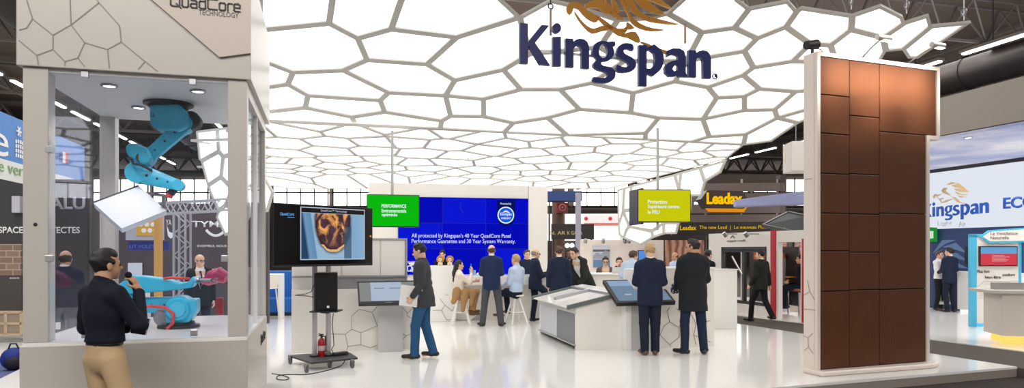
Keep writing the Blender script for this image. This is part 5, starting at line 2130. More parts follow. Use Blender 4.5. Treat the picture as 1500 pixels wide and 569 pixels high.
for i, m in enumerate((mat('flag_blue', (40, 60, 150), .6), txt_white, mat('flag_red', (214, 50, 56), .6))):
    x0 = 87 + i * 4.2
    board(PA, x0, x0 + 4.2, 222, 238, -.01, .004, 'flag_band', m, bn_)
btext(PA, 'France', 80, 266, 22, 5, txt_white, bn_, -.01)
p_ = W(-40, 400, 13.5)
PE = VPlane((p_.x, p_.y, 0), 3)
wallm = mat('stand_dark', (66, 64, 66), .7)
ar = thing('stand_wall', 'dark grey stand wall lettered ESPACE ARCHITECTES behind the booth', 'stand wall', PE.q(40, 460))
board(PE, -40, 128, 262, 492, 0, .15, 'wall_board', wallm, ar)
btext(PE, 'ESPACE ARCHITECTES', -8, 342, 125, 9.5, txt_white, ar, bold=.02)
btext(PE, 'ALU', 72, 307, 53, 18, mat('letters_pale', (176, 178, 184), .5), ar, bold=.03)
brick_m = None


def brick_mat(name, c1, c2, cm, scale):
    if name in MATS:
        return MATS[name]
    m = mat(name, c1, .8)
    nt = m.node_tree
    b = nt.nodes.new('ShaderNodeTexBrick')
    tc = nt.nodes.new('ShaderNodeTexCoord')
    mp = nt.nodes.new('ShaderNodeMapping')
    mp.inputs['Rotation'].default_value = (R(90), 0, 0)
    nt.links.new(tc.outputs['Object'], mp.inputs[0])
    nt.links.new(mp.outputs[0], b.inputs['Vector'])
    b.inputs['Color1'].default_value = rgb(*c1)
    b.inputs['Color2'].default_value = rgb(*c2)
    b.inputs['Mortar'].default_value = rgb(*cm)
    b.inputs['Scale'].default_value = scale
    b.inputs['Mortar Size'].default_value = .02
    nt.links.new(b.outputs['Color'], nt.nodes['Principled BSDF'].inputs['Base Color'])
    return m


board(PE, -30, 33, 358, 404, -.04, .04, 'brick_sample', brick_mat('brick_sample', (150, 122, 104), (120, 96, 84), (176, 160, 148), 2.0), ar)
board(PE, -30, 33, 404, 462, -.03, .03, 'low_board', mat('board_charcoal', (76, 70, 68), .6), ar)
btext(PE, 'ARCHITECTES', 14, 409, 14, 2.2, txt_white, ar, -.036)
board(PE, 22, 34, 288, 312, -.10, .10, 'light_box', mat('light_box', (200, 200, 206), .4), ar)
wf0 = thing('window_sample', 'small timber lattice window sample standing on the floor left of the booth', 'window sample', PE.q(10, 491, -.5))
P2 = VPlane(PE.q(10, 491, -.5) * 1.0, 3)
P2.p.z = 0
wood = mat('pine_wood', (186, 164, 136), .6, vary=.15, vscale=10)
zb0, zt0 = P2.uz(10, 491)[1], P2.uz(10, 458)[1]
mb = MB()
for px in (-14, 8, 31):
    a = P2.uz(px, 470)[0]
    mb.prism([P2.at(a - .03, zb0), P2.at(a + .03, zb0), P2.at(a + .03, zt0), P2.at(a - .03, zt0)], P2.n * .05)
for z in (zb0, (zb0 + zt0) / 2, zt0):
    mb.prism([P2.at(P2.uz(-14, 470)[0], z - .025), P2.at(P2.uz(31, 470)[0], z - .025), P2.at(P2.uz(31, 470)[0], z + .025), P2.at(P2.uz(-14, 470)[0], z + .025)], P2.n * .05)
mb.build('lattice_frame', wood, wf0)
MB().prism([P2.at(P2.uz(-14, 470)[0], zb0, .02), P2.at(P2.uz(31, 470)[0], zb0, .02), P2.at(P2.uz(31, 470)[0], zt0, .02), P2.at(P2.uz(-14, 470)[0], zt0, .02)], P2.n * .02).build('panes', mat('pane_beige', (150, 136, 116), .4), wf0)
# blue rucksack on the floor
bp_ = G(20, 543, HZ)
rk = thing('rucksack', 'blue and black rucksack dropped on the floor left of the booth', 'bag', bp_)
Fr = frame(bp_.x, bp_.y, HZ, 20)
mb = MB(Fr)
mb.ball((0, 0, .17), (.17, .12, .17), 18)
bm_o = mb.build('pack', mat('bag_blue', (24, 44, 130), .7, bump=.4, bscale=30), rk, True)
MB(Fr).ball((.02, -.09, .12), (.12, .06, .10), 14).build('front_pocket', mat('bag_black', (22, 22, 34), .7, bump=.4, bscale=30), rk, True)
MB(Fr).tube([(-.06, -.02, .32), (-.03, -.03, .40), (.04, -.03, .40), (.07, -.02, .32)], .012).build('carry_handle', black, rk, True)
MB(Fr).tube([(.10, -.10, .26), (.17, -.12, .14), (.16, -.10, .03), (.10, -.06, .02)], .016).build('strap', mat('bag_black', (22, 22, 34), .7), rk, True)

# ---------------- stands seen through the booth glass
p_ = W(186, 400, 14.5)
PY = VPlane((p_.x, p_.y, 0), 8)
ty = thing('stand_wall', 'dark stand wall lettered TYMA with a white smile curve, seen through the booth glass', 'stand wall', PY.q(290, 460))
board(PY, 150, 393, 297, 478, 0, .15, 'wall_board', mat('stand_purple_grey', (74, 66, 72), .7), ty)
btext(PY, 'TYMAT', 281, 333, 66, 9, txt_white, ty, bold=.02)
btext(PY, 'ENSEMBLE, NOUS FA\u00c7ONS', 289, 363, 66, 4, txt_white, ty)
q = [PY.q(302 + i * 2.9, 337 + 9 * math.sin(math.pi * i / 10) ** .8 - 1 * i / 10, -.006) for i in range(11)]
mb = MB()
for a, b in zip(q, q[1:]):
    mb.bar(a, b, .055, .006, up=PY.n)
mb.build('smile_curve', txt_white, ty)
q = [PY.q(x, y, -.006) for x, y in ((310, 410), (310, 404), (307, 400), (308, 398), (311, 401), (311, 394), (313, 394), (314, 401), (315, 393), (317, 394), (316, 401), (319, 396), (320, 398), (318, 406), (316, 411))]
MB().prism(q, PY.n * .004).build('hand_print', mat('print_cream', (214, 196, 180), .5), ty)
q = [PY.q(x, y, -.006) for x, y in ((244, 330), (248, 340), (256, 343), (258, 336), (256, 346), (250, 350), (246, 346))]
MB().prism(q, PY.n * .004).build('bird_print', txt_white, ty)
btext(PY, 'YA', 243, 330, 8, 8, txt_white, ty)
silver = mat('truss_alu', (206, 206, 210), .35, metal=.6)
for lo_, hi_, lab, vert in (((236, 306), (345, 300), 'silver lattice truss lying level above the smile curve wall, behind the booth', 0), ((267, 480), (267, 312), 'upright silver lattice truss post behind the booth glass', 1)):
    a, b = W(lo_[0], lo_[1], 13.6), W(hi_[0], hi_[1], 13.6)
    if vert:
        a.z = HZ
    s1 = Vector((1, .1, 0)).normalized() * .11 if vert else Z * .11
    s2 = Vector((0, .11, 0))
    mb = MB()
    n_ = 12
    for o1 in (-1, 1):
        for o2 in (-1, 1):
            mb.bar(a + s1 * o1 + s2 * o2, b + s1 * o1 + s2 * o2, .035)
    for i in range(n_):
        f0, f1 = a.lerp(b, i / n_), a.lerp(b, (i + 1) / n_)
        k_ = 1 if i % 2 else -1
        for o2 in (-1, 1):
            mb.bar(f0 + s1 * k_ + s2 * o2, f1 - s1 * k_ + s2 * o2, .018)
    o = mb.build('lattice_truss', silver, None, base=a)
    tag(o, lab, 'truss')
p_ = W(186, 340, 12.2)
PH = VPlane((p_.x, p_.y, 0), 6)
yb = thing('framed_sign', 'grey framed sign with a yellow honeycomb picture behind the booth glass', 'sign', PH.q(210, 340))
board(PH, 184, 238, 316, 352, 0, .08, 'sign_frame', mat('frame_pale', (176, 178, 190), .4), yb)
board(PH, 200, 231, 321, 346, -.01, .012, 'picture', mat('picture_yellow', (214, 168, 60), .5), yb)
mb = MB()
for i in range(3):
    for j in range(2):
        c = PH.q(206 + i * 9 + (j % 2) * 4.5, 329 + j * 9, -.014)
        mb.cyl(c, c + PH.n * .004, .045, n=6)
mb.build('honeycomb_print', txt_white, yb)
bs = thing('blue_sign', 'dark blue sign strip under the framed honeycomb picture', 'sign', PH.q(210, 366))
board(PH, 184, 244, 354, 367, .1, .05, 'sign_board', mat('sign_navy', (34, 50, 140), .5), bs)
btext(PH, 'LIT VOLETS', 190, 364, 40, 5, mat('letters_blue', (100, 140, 230), .5), bs, .094)
p_ = W(232, 480, 11.6)
yp = tag(MB().hexa([Vector((p_.x, p_.y, 0)) + Vector((x, y, z)) for z in (HZ, W(232, 318, 11.6).z) for x, y in ((-.05, -.05), (.05, -.05), (.05, .05), (-.05, .05))]).build('timber_post', mat('post_ochre', (206, 158, 84), .6), None, base=(p_.x, p_.y, HZ)), 'ochre timber post standing behind the booth glass', 'post')
q_ = W(201, 400, 12.0)
wt_ = thing('display_plinth', 'white display plinth with a small screen behind the standing robot', 'plinth', (q_.x, q_.y, HZ))
Fq = frame(q_.x, q_.y, HZ, 6)
MB(Fq).box((-.14, -.1, 0), (.14, .2, 1.30), .01).build('body', white, wt_)
MB(Fq).box((-.12, -.11, 1.34), (.14, -.07, 1.58)).build('screen_casing', black, wt_)
MB(Fq).box((-.11, -.114, 1.35), (.13, -.108, 1.57)).build('screen', glow('screen_white', (206, 210, 214), .9), wt_)
MB(Fq).box((-.02, -.09, 1.29), (.02, -.05, 1.36)).build('neck', black, wt_)
# magenta robot arm tip of the neighbour
q_ = W(322, 470, 9.6)
mg = thing('demonstration_arm', 'magenta robot arm on a red pedestal behind the booth glass', 'robot', (q_.x, q_.y, HZ))
mag = mat('magenta_paint', (176, 40, 92), .4)
MB().lathe((q_.x, q_.y, HZ), [(.16, 0), (.16, .04), (.06, .06), (.045, .9), (.05, 1.12)], 18).build('pedestal', mat('pedestal_red', (150, 34, 48), .4), mg, True)
mb = MB()
mb.tube([W(332, 408, 9.6), W(322, 403, 9.6), W(310, 407, 9.6), W(303, 412, 9.6), W(296, 412, 9.6)], [.08, .11, .10, .07, .04], 14)
mb.build('arm_cover', mag, mg, True)

# ---------------- middle background
p_ = W(818, 300, 30)
cl = tag(MB().cyl((p_.x, p_.y, HZ), (p_.x, p_.y, 5.2), .28, n=20).build('hall_column', mat('column_brown', (98, 74, 62), .7), smooth=True), kind='structure')
PM = VPlane((W(806, 300, 29.4).x, 29.4, 0), 0)
t = thing('hydrant_sign', 'red square sign box with a pale ring on the brown hall column', 'sign', PM.q(823, 305))
board(PM, 815, 832, 297, 312, 0, .3, 'box', mat('sign_red', (152, 44, 44), .5), t)
c = PM.q(824, 304.5, -.01)
MB().torus(c, (0, 1, 0), .13, .03, 20, 6).ball(c, .05, 10).build('ring_print', mat('print_pink', (206, 130, 120), .5), t)
t = thing('blue_fascia', 'dark blue stand fascia beside the white partition, far back', 'fascia', PM.q(830, 290, -1))
board(PM, 800, 849, 283, 297, -1.0, .8, 'fascia_board', mat('fascia_blue', (46, 72, 128), .6), t)
for x in (802, 846):
    board(PM, x, x + 2, 297, 430, -.9, .1, 'post', mat('sign_dark', (52, 46, 44), .6), t)
p_ = W(847, 300, 24)
t = tag(MB().hexa([(p_.x + x, p_.y + y, z) for z in (HZ, W(847, 283, 24).z) for x, y in ((-.09, -.09), (.09, -.09), (.09, .09), (-.09, .09))]).build('stand_post', mat('post_lilac', (176, 176, 194), .5), None, base=(p_.x, p_.y, HZ)), 'pale lilac square post left of the poster wall', 'post')
t = thing('garage_sign', 'dark sign strip with faint gold letters by the brown hall column', 'sign', PM.q(835, 340, -2))
board(PM, 804, 862, 331, 352, -2, .2, 'sign_board', mat('sign_dark', (52, 46, 44), .6), t)
for x in (806, 858):
    board(PM, x, x + 2, 352, 430, -1.9, .1, 'post', mat('sign_dark', (52, 46, 44), .6), t)
gold = glow('letters_gold', (226, 196, 130), .8)
btext(PM, 'N. AR', 806, 344, 22, 5, gold, t, -2.01)
btext(PM, 'K GARA', 831, 344, 22, 5, gold, t, -2.01)
t = thing('dark_stand', 'dark stand front with small spot lamps left of the poster wall', 'stand wall', PM.q(825, 420, 2))
board(PM, 800, 852, 352, 440, 2, .3, 'front_board', mat('stand_black', (44, 40, 40), .7), t)
for x in (831, 838):
    c = PM.q(x, 360, 1.8)
    MB().lathe(c, [(.10, 0), (.08, .1), (.03, .14)], 12, (0, 1, 0)).ball(c, .09, 10).build('spot_lamp', lamp_on, t)
PN = VPlane((W(852, 300, 34).x, 34, 0), -4)
t = thing('white_banner', 'long white banner with red dots and a red lower band, far back', 'banner', PN.q(880, 320))
board(PN, 856, 912, 316, 327, 0, .1, 'cloth', mat('banner_pale', (232, 226, 226), .6), t)
for x in (857, 909):
    board(PN, x, x + 1.5, 331, 425, .02, .06, 'post', silver, t)
board(PN, 856, 912, 327, 331, -.01, .1, 'red_band', mat('band_rose', (206, 120, 110), .6), t)
for x in (858.5, 894):
    c = PN.q(x, 320.5, -.02)
    MB().cyl(c, c + PN.n * .02, .09, n=14).build('red_dot', red_paint, t)
t = thing('far_glare', 'white board far behind the brown hall column, glowing for overexposed wash light', 'stand wall', PN.q(880, 352, 3))
board(PN, 800, 920, 309, 352, 3, .1, 'glare_board', glow('glare_white', (255, 250, 246), 1.1), t)  # emission paints an overexposed wash of light on an added board
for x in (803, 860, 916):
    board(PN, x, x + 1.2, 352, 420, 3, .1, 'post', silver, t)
# white wall with the poster, behind the two seated men
p_ = W(852, 400, 20)
PQ = VPlane((p_.x, p_.y, 0), 4)
t = thing('stand_wall', 'white stand wall with a mountain poster behind the two seated men', 'stand wall', PQ.q(900, 420))
board(PQ, 851, 972, 352, 452, 0, .15, 'wall_board', mat('wall_white_warm', (226, 214, 206), .5), t)
po = thing('poster', 'tall blue and white mountain poster on the white wall', 'poster', PQ.q(881, 392, -.03))
board(PQ, 868.5, 893, 360, 392, -.03, .02, 'sheet', mat('poster_pale', (196, 200, 210), .4), po)
board(PQ, 868.5, 893, 381, 392, -.034, .004, 'blue_foot', mat('poster_blue', (96, 128, 168), .4), po)
board(PQ, 868.5, 893, 366, 369, -.034, .004, 'dark_band', mat('poster_dark', (90, 92, 100), .4), po)
q = [PQ.q(x, y, -.036) for x, y in ((869, 375), (874, 370), (880, 373), (887, 367), (893, 370), (893, 380), (869, 380))]
MB().prism(q, PQ.n * .003).build('mountain_print', mat('poster_grey', (150, 156, 170), .4), po)
for x in (858, 884, 916, 922):
    c = PQ.q(x, 353, -.35)
    sl = thing('wall_spot', 'small grey spot lamp on the top edge of the white poster wall', 'lamp', c, 'spot lamps on the poster wall')
    MB().bar(c, c + Vector((0, .35, -.02)), .02).build('arm', steel, sl)
    MB().cyl(c + Z * .04, c + Vector((0, .08, -.05)), .045, .05, 12).build('head', steel, sl)
t = thing('wall_monitor', 'small blue lit monitor behind the man in the pale blue shirt', 'monitor', PQ.q(940, 378, -.2))
board(PQ, 932, 953, 367, 388, -.2, .06, 'casing', black, t)
board(PQ, 933, 952, 368, 387, -.204, .006, 'screen', glow('monitor_blue', (90, 150, 224), .9), t)
# framed brown picture behind the two dark coats
t = thing('framed_picture', 'black framed wide picture of warm brown drapes behind the two standing men', 'picture', PQ.q(1000, 400, .3))
board(PQ, 966, 1040, 345, 458, .3, .1, 'frame', mat('frame_black', (34, 28, 28), .6), t)


def drape_mat():
    m = mat('drape_brown', (176, 120, 96), .6)
    nt = m.node_tree
    w_ = nt.nodes.new('ShaderNodeTexWave')
    w_.inputs['Scale'].default_value = 1.6
    w_.inputs['Distortion'].default_value = 4
    tc = nt.nodes.new('ShaderNodeTexCoord')
    nt.links.new(tc.outputs['Object'], w_.inputs['Vector'])
    r_ = nt.nodes.new('ShaderNodeValToRGB')
    r_.color_ramp.elements[0].color = rgb(120, 74, 58)
    r_.color_ramp.elements[1].color = rgb(200, 150, 124)
    nt.links.new(w_.outputs['Fac'], r_.inputs[0])
    nt.links.new(r_.outputs[0], nt.nodes['Principled BSDF'].inputs['Base Color'])
    return m


board(PQ, 978, 1036, 352, 392, .28, .03, 'canvas', drape_mat(), t)

# ---------------- the Leadax stand
p_ = W(1133, 400, 16.6)
PX = VPlane((p_.x, p_.y, 0), -75)
lw_ = thing('stand_wall', 'white stand wall with a dark shop window behind the walking man', 'stand wall', PX.q(1090, 440))
zT = PX.uz(1133, 339)[1]
zo, zi = PX.uz(1090, 362)[1], PX.uz(1100, 447)[1]
A = lambda px: PX.uz(px, 400)[0]
wm = mat('leadax_white', (228, 222, 216), .5)


def wrect(x0, x1, z0_, z1_, off, dp, name, m, parent):
    return MB().prism([PX.at(A(x0), z0_, off), PX.at(A(x1), z0_, off), PX.at(A(x1), z1_, off), PX.at(A(x0), z1_, off)], PX.n * dp).build(name, m, parent)


wrect(1038, 1056, HZ, zT, 0, .12, 'wall_board', wm, lw_)
wrect(1056, 1123, zo, zT, 0, .12, 'wall_board', wm, lw_)
wrect(1056, 1123, HZ, zi, 0, .12, 'wall_board', wm, lw_)
wrect(1123, 1140, HZ, zT, 0, .12, 'wall_board', wm, lw_)
wrect(1140, 1173, PX.uz(1155, 355)[1], zT, 0, .12, 'wall_board', wm, lw_)
wrect(1173, 1200, HZ, zT, 0, .12, 'wall_board', wm, lw_)
wrect(1056, 1123, zi, zo, .9, .05, 'window_back', mat('window_dark', (54, 48, 46), .5, vary=.4, vscale=3), lw_)
fm = mat('frame_anthracite', (50, 54, 58), .4)
for x0, x1, z0_, z1_ in ((1056, 1058.5, zi, zo), (1086, 1089, zi, zo), (1120, 1123, zi, zo), (1056, 1123, zo - .10, zo), (1056, 1123, zi, zi + .08), (1056, 1123, zi + 1.35, zi + 1.42)):
    wrect(x0, x1, z0_, z1_, .02, .08, 'window_frame', fm, lw_)
wrect(1066, 1084, zo - .34, zo - .12, .80, .05, 'brick_view', mat('view_orange', (190, 110, 70), .6), lw_)
wrect(1094, 1108, zo - .34, zo - .16, .80, .05, 'brick_view', mat('view_orange', (190, 110, 70), .6), lw_)
wrect(1092, 1118, zi + .3, zi + 1.2, .6, .05, 'grey_display', mat('display_grey', (120, 116, 116), .5), lw_)
MB().bar(PX.q(1072, 376, .05), PX.q(1090, 408, .05), .035).build('window_stay', steel, lw_)
ls_ = mat('letters_grey', (92, 88, 92), .5)
btext(PX, 'copper roofs', 1065, 356, 27, 4.6, ls_, lw_, -.01)
mb = MB()
for x0, x1 in ((1070, 1073), (1073, 1076)):
    mb.bar(PX.q(x0, 349 if x0 == 1070 else 346, -.01), PX.q(x1, 346 if x0 == 1070 else 349, -.01), .03, .005, up=PX.n)
mb.build('roof_mark', ls_, lw_)
for x in (1060, 1091):
    c = PX.q(x, 343, -.4)
    sl = thing('wall_spot', 'small grey spot lamp above the dark shop window lettering', 'lamp', c, 'spot lamps above the shop window')
    MB().bar(c, c + PX.n * .4, .025).build('arm', steel, sl)
    MB().cyl(c + Z * .03, c + Z * -.06 + PX.n * .08, .05, .06, 12).build('head', steel, sl)
for x, w_, lab in ((1133.5, 7, 'tall red post left of the brick lined doorway'), (1178, 4, 'tall red post right of the brick lined doorway')):
    zt_ = PX.uz(x, 338 if x < 1150 else 350)[1]
    tag(MB().prism([PX.at(A(x - w_ / 2), HZ, -.03), PX.at(A(x + w_ / 2), HZ, -.03), PX.at(A(x + w_ / 2), zt_, -.03), PX.at(A(x - w_ / 2), zt_, -.03)], PX.n * .18).build('red_post', red_paint, None, base=PX.at(A(x), HZ)), lab, 'post')
# inside of the doorway
p_ = W(1140, 400, 19.5)
PI_ = VPlane((p_.x, p_.y, 0), -30)
bw_ = thing('brick_wall', 'reddish brick wall inside the doorway between the red posts', 'wall', PI_.q(1150, 440))
board(PI_, 1134, 1152, 345, 448, 0, .2, 'brickwork', brick_mat('brick_red', (146, 92, 74), (110, 72, 62), (160, 138, 124), 5.0), bw_)
board(PI_, 1158, 1190, 345, 448, .8, .2, 'upper_view', brick_mat('brick_pale', (156, 96, 82), (200, 180, 170), (120, 100, 96), 4.0), bw_)
board(PI_, 1151, 1159, 345, 448, .1, .2, 'dark_pier', mat('pier_dark', (48, 42, 42), .6), bw_)
t = thing('bar_monitor', 'small monitor glowing blue above the seated person in the doorway', 'monitor', PI_.q(1172, 385, -.3))
board(PI_, 1167, 1177, 380, 391, -.3, .06, 'casing', black, t)
board(PI_, 1171.5, 1173, 391, 458, -.28, .04, 'pole', black, t)
board(PI_, 1168, 1176, 381.5, 389.5, -.305, .008, 'screen', glow('monitor_blue', (90, 150, 224), .9), t)
area_light('doorway_fill', W(1160, 330, 18.3), .8, 45)  # fill light added to brighten the doorway, no fixture there
ct = W(1158, 440, 18.2)
t = thing('bar_cabinet', 'cream bar cabinet behind the bar table in the doorway', 'cabinet', (ct.x, ct.y, HZ))
Fc = frame(ct.x, ct.y, HZ, -30)
MB(Fc).box((-.05, .1, 0), (.6, .5, 1.28), .01).build('body', mat('cream', (214, 204, 190), .5), t)
MB(Fc).box((-.08, .07, 1.28), (.63, .53, 1.32), .01).build('top', white, t)
ct = W(1155, 440, 17.4)
t = thing('bar_table', 'amber topped bar table on a chrome column inside the doorway', 'table', (ct.x, ct.y, HZ))
MB().lathe((ct.x, ct.y, HZ), [(.22, 0), (.22, .02), (.03, .04), (.03, 1.08), (.06, 1.1)], 20).build('column', mat('chrome', (210, 210, 212), .12, metal=1), t, True)
MB().lathe((ct.x, ct.y, HZ + 1.1), [(.30, 0), (.30, .035)], 24).build('table_top', mat('amber_top', (206, 140, 40), .25), t)
ct = W(1171, 440, 16.9)
t = thing('bar_stool', 'brown seated bar stool on a chrome column under the seated person', 'bar stool', (ct.x, ct.y, HZ))
MB().lathe((ct.x, ct.y, HZ), [(.20, 0), (.20, .02), (.03, .04), (.03, .78)], 20).build('column', mat('chrome', (210, 210, 212), .12, metal=1), t, True)
MB().lathe((ct.x, ct.y, HZ + .78), [(.18, 0), (.20, .03), (.19, .06), (.05, .075)], 22).build('seat', mat('stool_tan', (150, 92, 60), .5), t, True)
# black fascia with the slogan
p_ = W(990, 340, 21)
PF = VPlane((p_.x, p_.y, 0), -8)
fb_ = thing('fascia_sign', 'long black fascia sign with yellow slogan letters behind the yellow screen', 'sign', PF.q(1060, 336))
board(PF, 984, 1142, 326, 346, 0, .3, 'fascia_board', mat('fascia_black', (38, 32, 30), .5), fb_)
yel = glow('letters_yellow', (236, 190, 40), .85)
btext(PF, 'Leadax', 996, 337.5, 24, 6.6, yel, fb_, -.012, bold=.02)
btext(PF, 'The new Lead  |  Le nouveau Plomb', 1024.5, 337.5, 104, 6.6, yel, fb_, -.012)
# hexagonal box sign
p_ = W(1030, 300, 19.5)
PK = VPlane((p_.x, p_.y, 0), 4)
hx = thing('hexagon_sign', 'brown hexagonal box sign with yellow Leadax letters', 'sign', PK.q(1062, 295))
q = [PK.q(x, y) for x, y in ((1027, 292), (1036, 279), (1088, 280), (1097, 294), (1088, 308), (1036, 306))]
MB().prism(q, PK.n * .45).build('box', mat('sign_brown', (52, 38, 36), .5), hx)
btext(PK, 'Leadax', 1035, 299.5, 52, 17, glow('letters_amber', (255, 196, 10), 1.0), hx, -.03, .03, .03)
q = [PK.q(x, y, -.02) for x, y in ((1033, 305.5), (1090, 306), (1096, 301), (1090, 311), (1038, 310.5))]
MB().prism(q, PK.n * .02).build('underline', glow('stripe_orange', (232, 150, 30), .9), hx)
# the hood of grey bands over the stand
p_ = W(1020, 300, 22)
PD = VPlane((p_.x, p_.y, 0), -6)
hd_ = thing('louvre_hood', 'hood of wide grey brown bands on posts over the stand with the hexagonal sign', 'hood', PD.q(1080, 320))
band = mat('hood_band', (112, 98, 92), .7)
for y0, y1, x0, x1 in ((269, 281, 1026, 1150), (284, 296, 1010, 1150), (300, 313, 1000, 1150), (315, 326, 1000, 1150)):
    board(PD, x0, x1, y0, y1, 0, .08, 'band', band, hd_)
for x in (1034, 1087, 1140):
    board(PD, x, x + 2.2, 262, 452, .1, .1, 'post', mat('post_grey', (170, 164, 160), .5), hd_)
board(PD, 1040, 1152, 252, 268, .9, .3, 'top_beam', mat('beam_brown', (62, 50, 46), .7), hd_)
board(PD, 1143, 1152, 256, 340, .0, .5, 'corner_pier', mat('beam_brown', (62, 50, 46), .7), hd_)
for x in (1108, 1072):
    c = PD.q(x, 262, .6)
    spot_light('hood_spot', c, c + Vector((0, .1, -3)), 60, 80, .6, color=(1, .8, .6))
# slanted glass roof samples
g_ = thing('glass_roof', 'dark slanted glass roof sample in a frame above the white stand wall', 'roof sample', W(1150, 340, 17.5))
cs = [W(1118, 331, 18.5), W(1182, 345, 16.2), W(1182, 318, 17.2), W(1155, 312, 19.0)]
mb = MB()
for a, b in zip(cs, cs[1:] + cs[:1]):
    mb.bar(a, b, .09)
mb.bar(cs[0].lerp(cs[1], .5), cs[3].lerp(cs[2], .5), .06)
mb.build('frame', dark_grey, g_)
MB().prism(cs, (0, 0, .02)).build('pane', mat('pane_dark', (44, 50, 50), .6, spec=.1), g_)
# white box hanging at the right and the blue wing
p_ = W(1160, 230, 20)
PO = VPlane((p_.x, p_.y, 0), -6)
hb_ = thing('hanging_box', 'blank white box sign hanging beside the reddish brown tiled wall', 'sign', PO.q(1172, 250))
board(PO, 1160, 1205, 207, 250, 0, .9, 'box', mat('box_white', (216, 208, 200), .6), hb_)
c = PO.q(1166, 207, .4)
MB().tube([c, Vector((c.x, c.y, 10.4))], .01, 6).build('cable', steel, hb_)
wg = thing('blue_wing', 'pale blue pointed awning reaching in front of the hexagonal sign', 'awning', W(1130, 297, 17))
cs = [W(1077, 293, 17.5), W(1210, 276, 15.6), W(1210, 298, 15.6), W(1078, 303, 17.5)]
bevel(MB().prism(cs, (.1, .5, .0)).build('fabric', mat('awning_blue', (158, 164, 208), .6, vary=.1, vscale=3), wg), .03)
c = W(1195, 285, 16.1)
MB().bar(c, Vector((c.x, c.y, 6.5)), .03).build('hanger', steel, wg)
# ================================================================== THE REDDISH TILED WALL
p_ = G(1200, 551)
PZ = VPlane((p_.x, p_.y, 0), 20.5)
tw_ = thing('tiled_wall', 'tall freestanding wall of reddish brown metal tiles in a white frame', 'tiled wall', PZ.at(1, 0))
wfm = mat('wall_frame_white', (226, 214, 204), .35)
aR = PZ.uz(1362, 400)[0]
aT = PZ.uz(1377, 130)[0]
zN = PZ.uz(1372, 205)[1]
zTop = PZ.uz(1197, 75)[1]
dp = .24
oL = [PZ.at(-.03, 0), PZ.at(aR, 0), PZ.at(aR, zN), PZ.at(aT, zN), PZ.at(aT, zTop), PZ.at(-.03, zTop)]
MB().prism([p + PZ.n * .05 for p in oL], PZ.n * (dp - .05)).build('backing', wfm, tw_)
# raised white rim round the L shape
w_ = .055


def rim(a0, a1, z0_, z1_):
    return MB().prism([PZ.at(a0, z0_), PZ.at(a1, z0_), PZ.at(a1, z1_), PZ.at(a0, z1_)], PZ.n * .06).build('frame_edge', wfm, tw_)


rim(-.03, .02, 0, zTop)
rim(.02, aT, zTop - w_, zTop)
rim(aT - w_, aT, zN, zTop - w_)
rim(aR - w_, aT - w_, zN, zN + w_)
rim(aR - w_, aR, .0, zN)
mb = MB()
q = [PZ.at(-.05, 0, -.10), PZ.at(aR - .1, 0, -.14), PZ.at(aR + .12, 0, -.06), PZ.at(aR + .14, 0, .20), PZ.at(-.05, 0, .26)]
mb.prism(q, Z * .07)
bevel(mb.build('plinth', wfm, tw_), .03, 3)
# thin honeycomb lines on the narrow left side
mb = MB()
for a, b in (((.05, .55), (.13, .48)), ((.13, .48), (.22, .50)), ((.13, .48), (.12, .36)), ((.12, .36), (.2, .3)), ((.04, .28), (.12, .36)), ((.02, 1.0), (.1, 1.1)), ((.1, 1.1), (.2, 1.05)), ((.0, .86), (.2, .86)), ((.1, 1.1), (.14, 1.25)), ((.06, 2.6), (.18, 2.6))):
    f = lambda t_: PZ.at(-.034, t_[1], t_[0] + .03)
    mb.bar(f(a), f(b), .006, .004, up=PZ.u)
mb.build('line_print', seam, tw_)


def tile_mat():
    m = mat('tile_oxide', (128, 66, 40), .42, spec=.4)
    nt = m.node_tree
    b = nt.nodes['Principled BSDF']
    tc = nt.nodes.new('ShaderNodeTexCoord')
    v = nt.nodes.new('ShaderNodeTexVoronoi')
    v.inputs['Scale'].default_value = 55
    v.inputs['Randomness'].default_value = .15
    nt.links.new(tc.outputs['Object'], v.inputs['Vector'])
    bp = nt.nodes.new('ShaderNodeBump')
    bp.inputs['Strength'].default_value = .15
    bp.inputs['Distance'].default_value = .01
    nt.links.new(v.outputs['Distance'], bp.inputs['Height'])
    nt.links.new(bp.outputs['Normal'], b.inputs['Normal'])
    n = nt.nodes.new('ShaderNodeTexNoise')
    n.inputs['Scale'].default_value = 2.5
    n.inputs['Detail'].default_value = 6
    nt.links.new(tc.outputs['Object'], n.inputs['Vector'])
    r_ = nt.nodes.new('ShaderNodeValToRGB')
    r_.color_ramp.elements[0].color = rgb(78, 45, 25)
    r_.color_ramp.elements[1].color = rgb(98, 56, 31)
    nt.links.new(n.outputs['Fac'], r_.inputs[0])
    nt.links.new(r_.outputs[0], b.inputs['Base Color'])
    return m


tm = tile_mat()
gapm = mat('tile_gap', (40, 22, 16), .7)
MB().prism([PZ.at(.02, .07, .045), PZ.at(aR - w_, .07, .045), PZ.at(aR - w_, zN + w_, .045), PZ.at(aT - w_, zN + w_, .045), PZ.at(aT - w_, zTop - w_, .045), PZ.at(.02, zTop - w_, .045)], PZ.n * .01).build('tile_backing', gapm, tw_)
c1, c2 = PZ.uz(1245.5, 330)[0], PZ.uz(1289.5, 330)[0]
zy = lambda px, py: PZ.uz(px, py)[1]
colz = (((.025, c1), [zTop - w_, zy(1220, 139.5), zy(1220, 196), zy(1220, 254.5), zy(1220, 312.5), zy(1224, 368), zy(1224, 427), .075], 0),
        ((c1, c2), [zTop - w_, zy(1264, 170.5), zy(1266, 255.5), zy(1266, 314), zy(1268, 370), zy(1268, 425), .075], 0))
g_ = .006


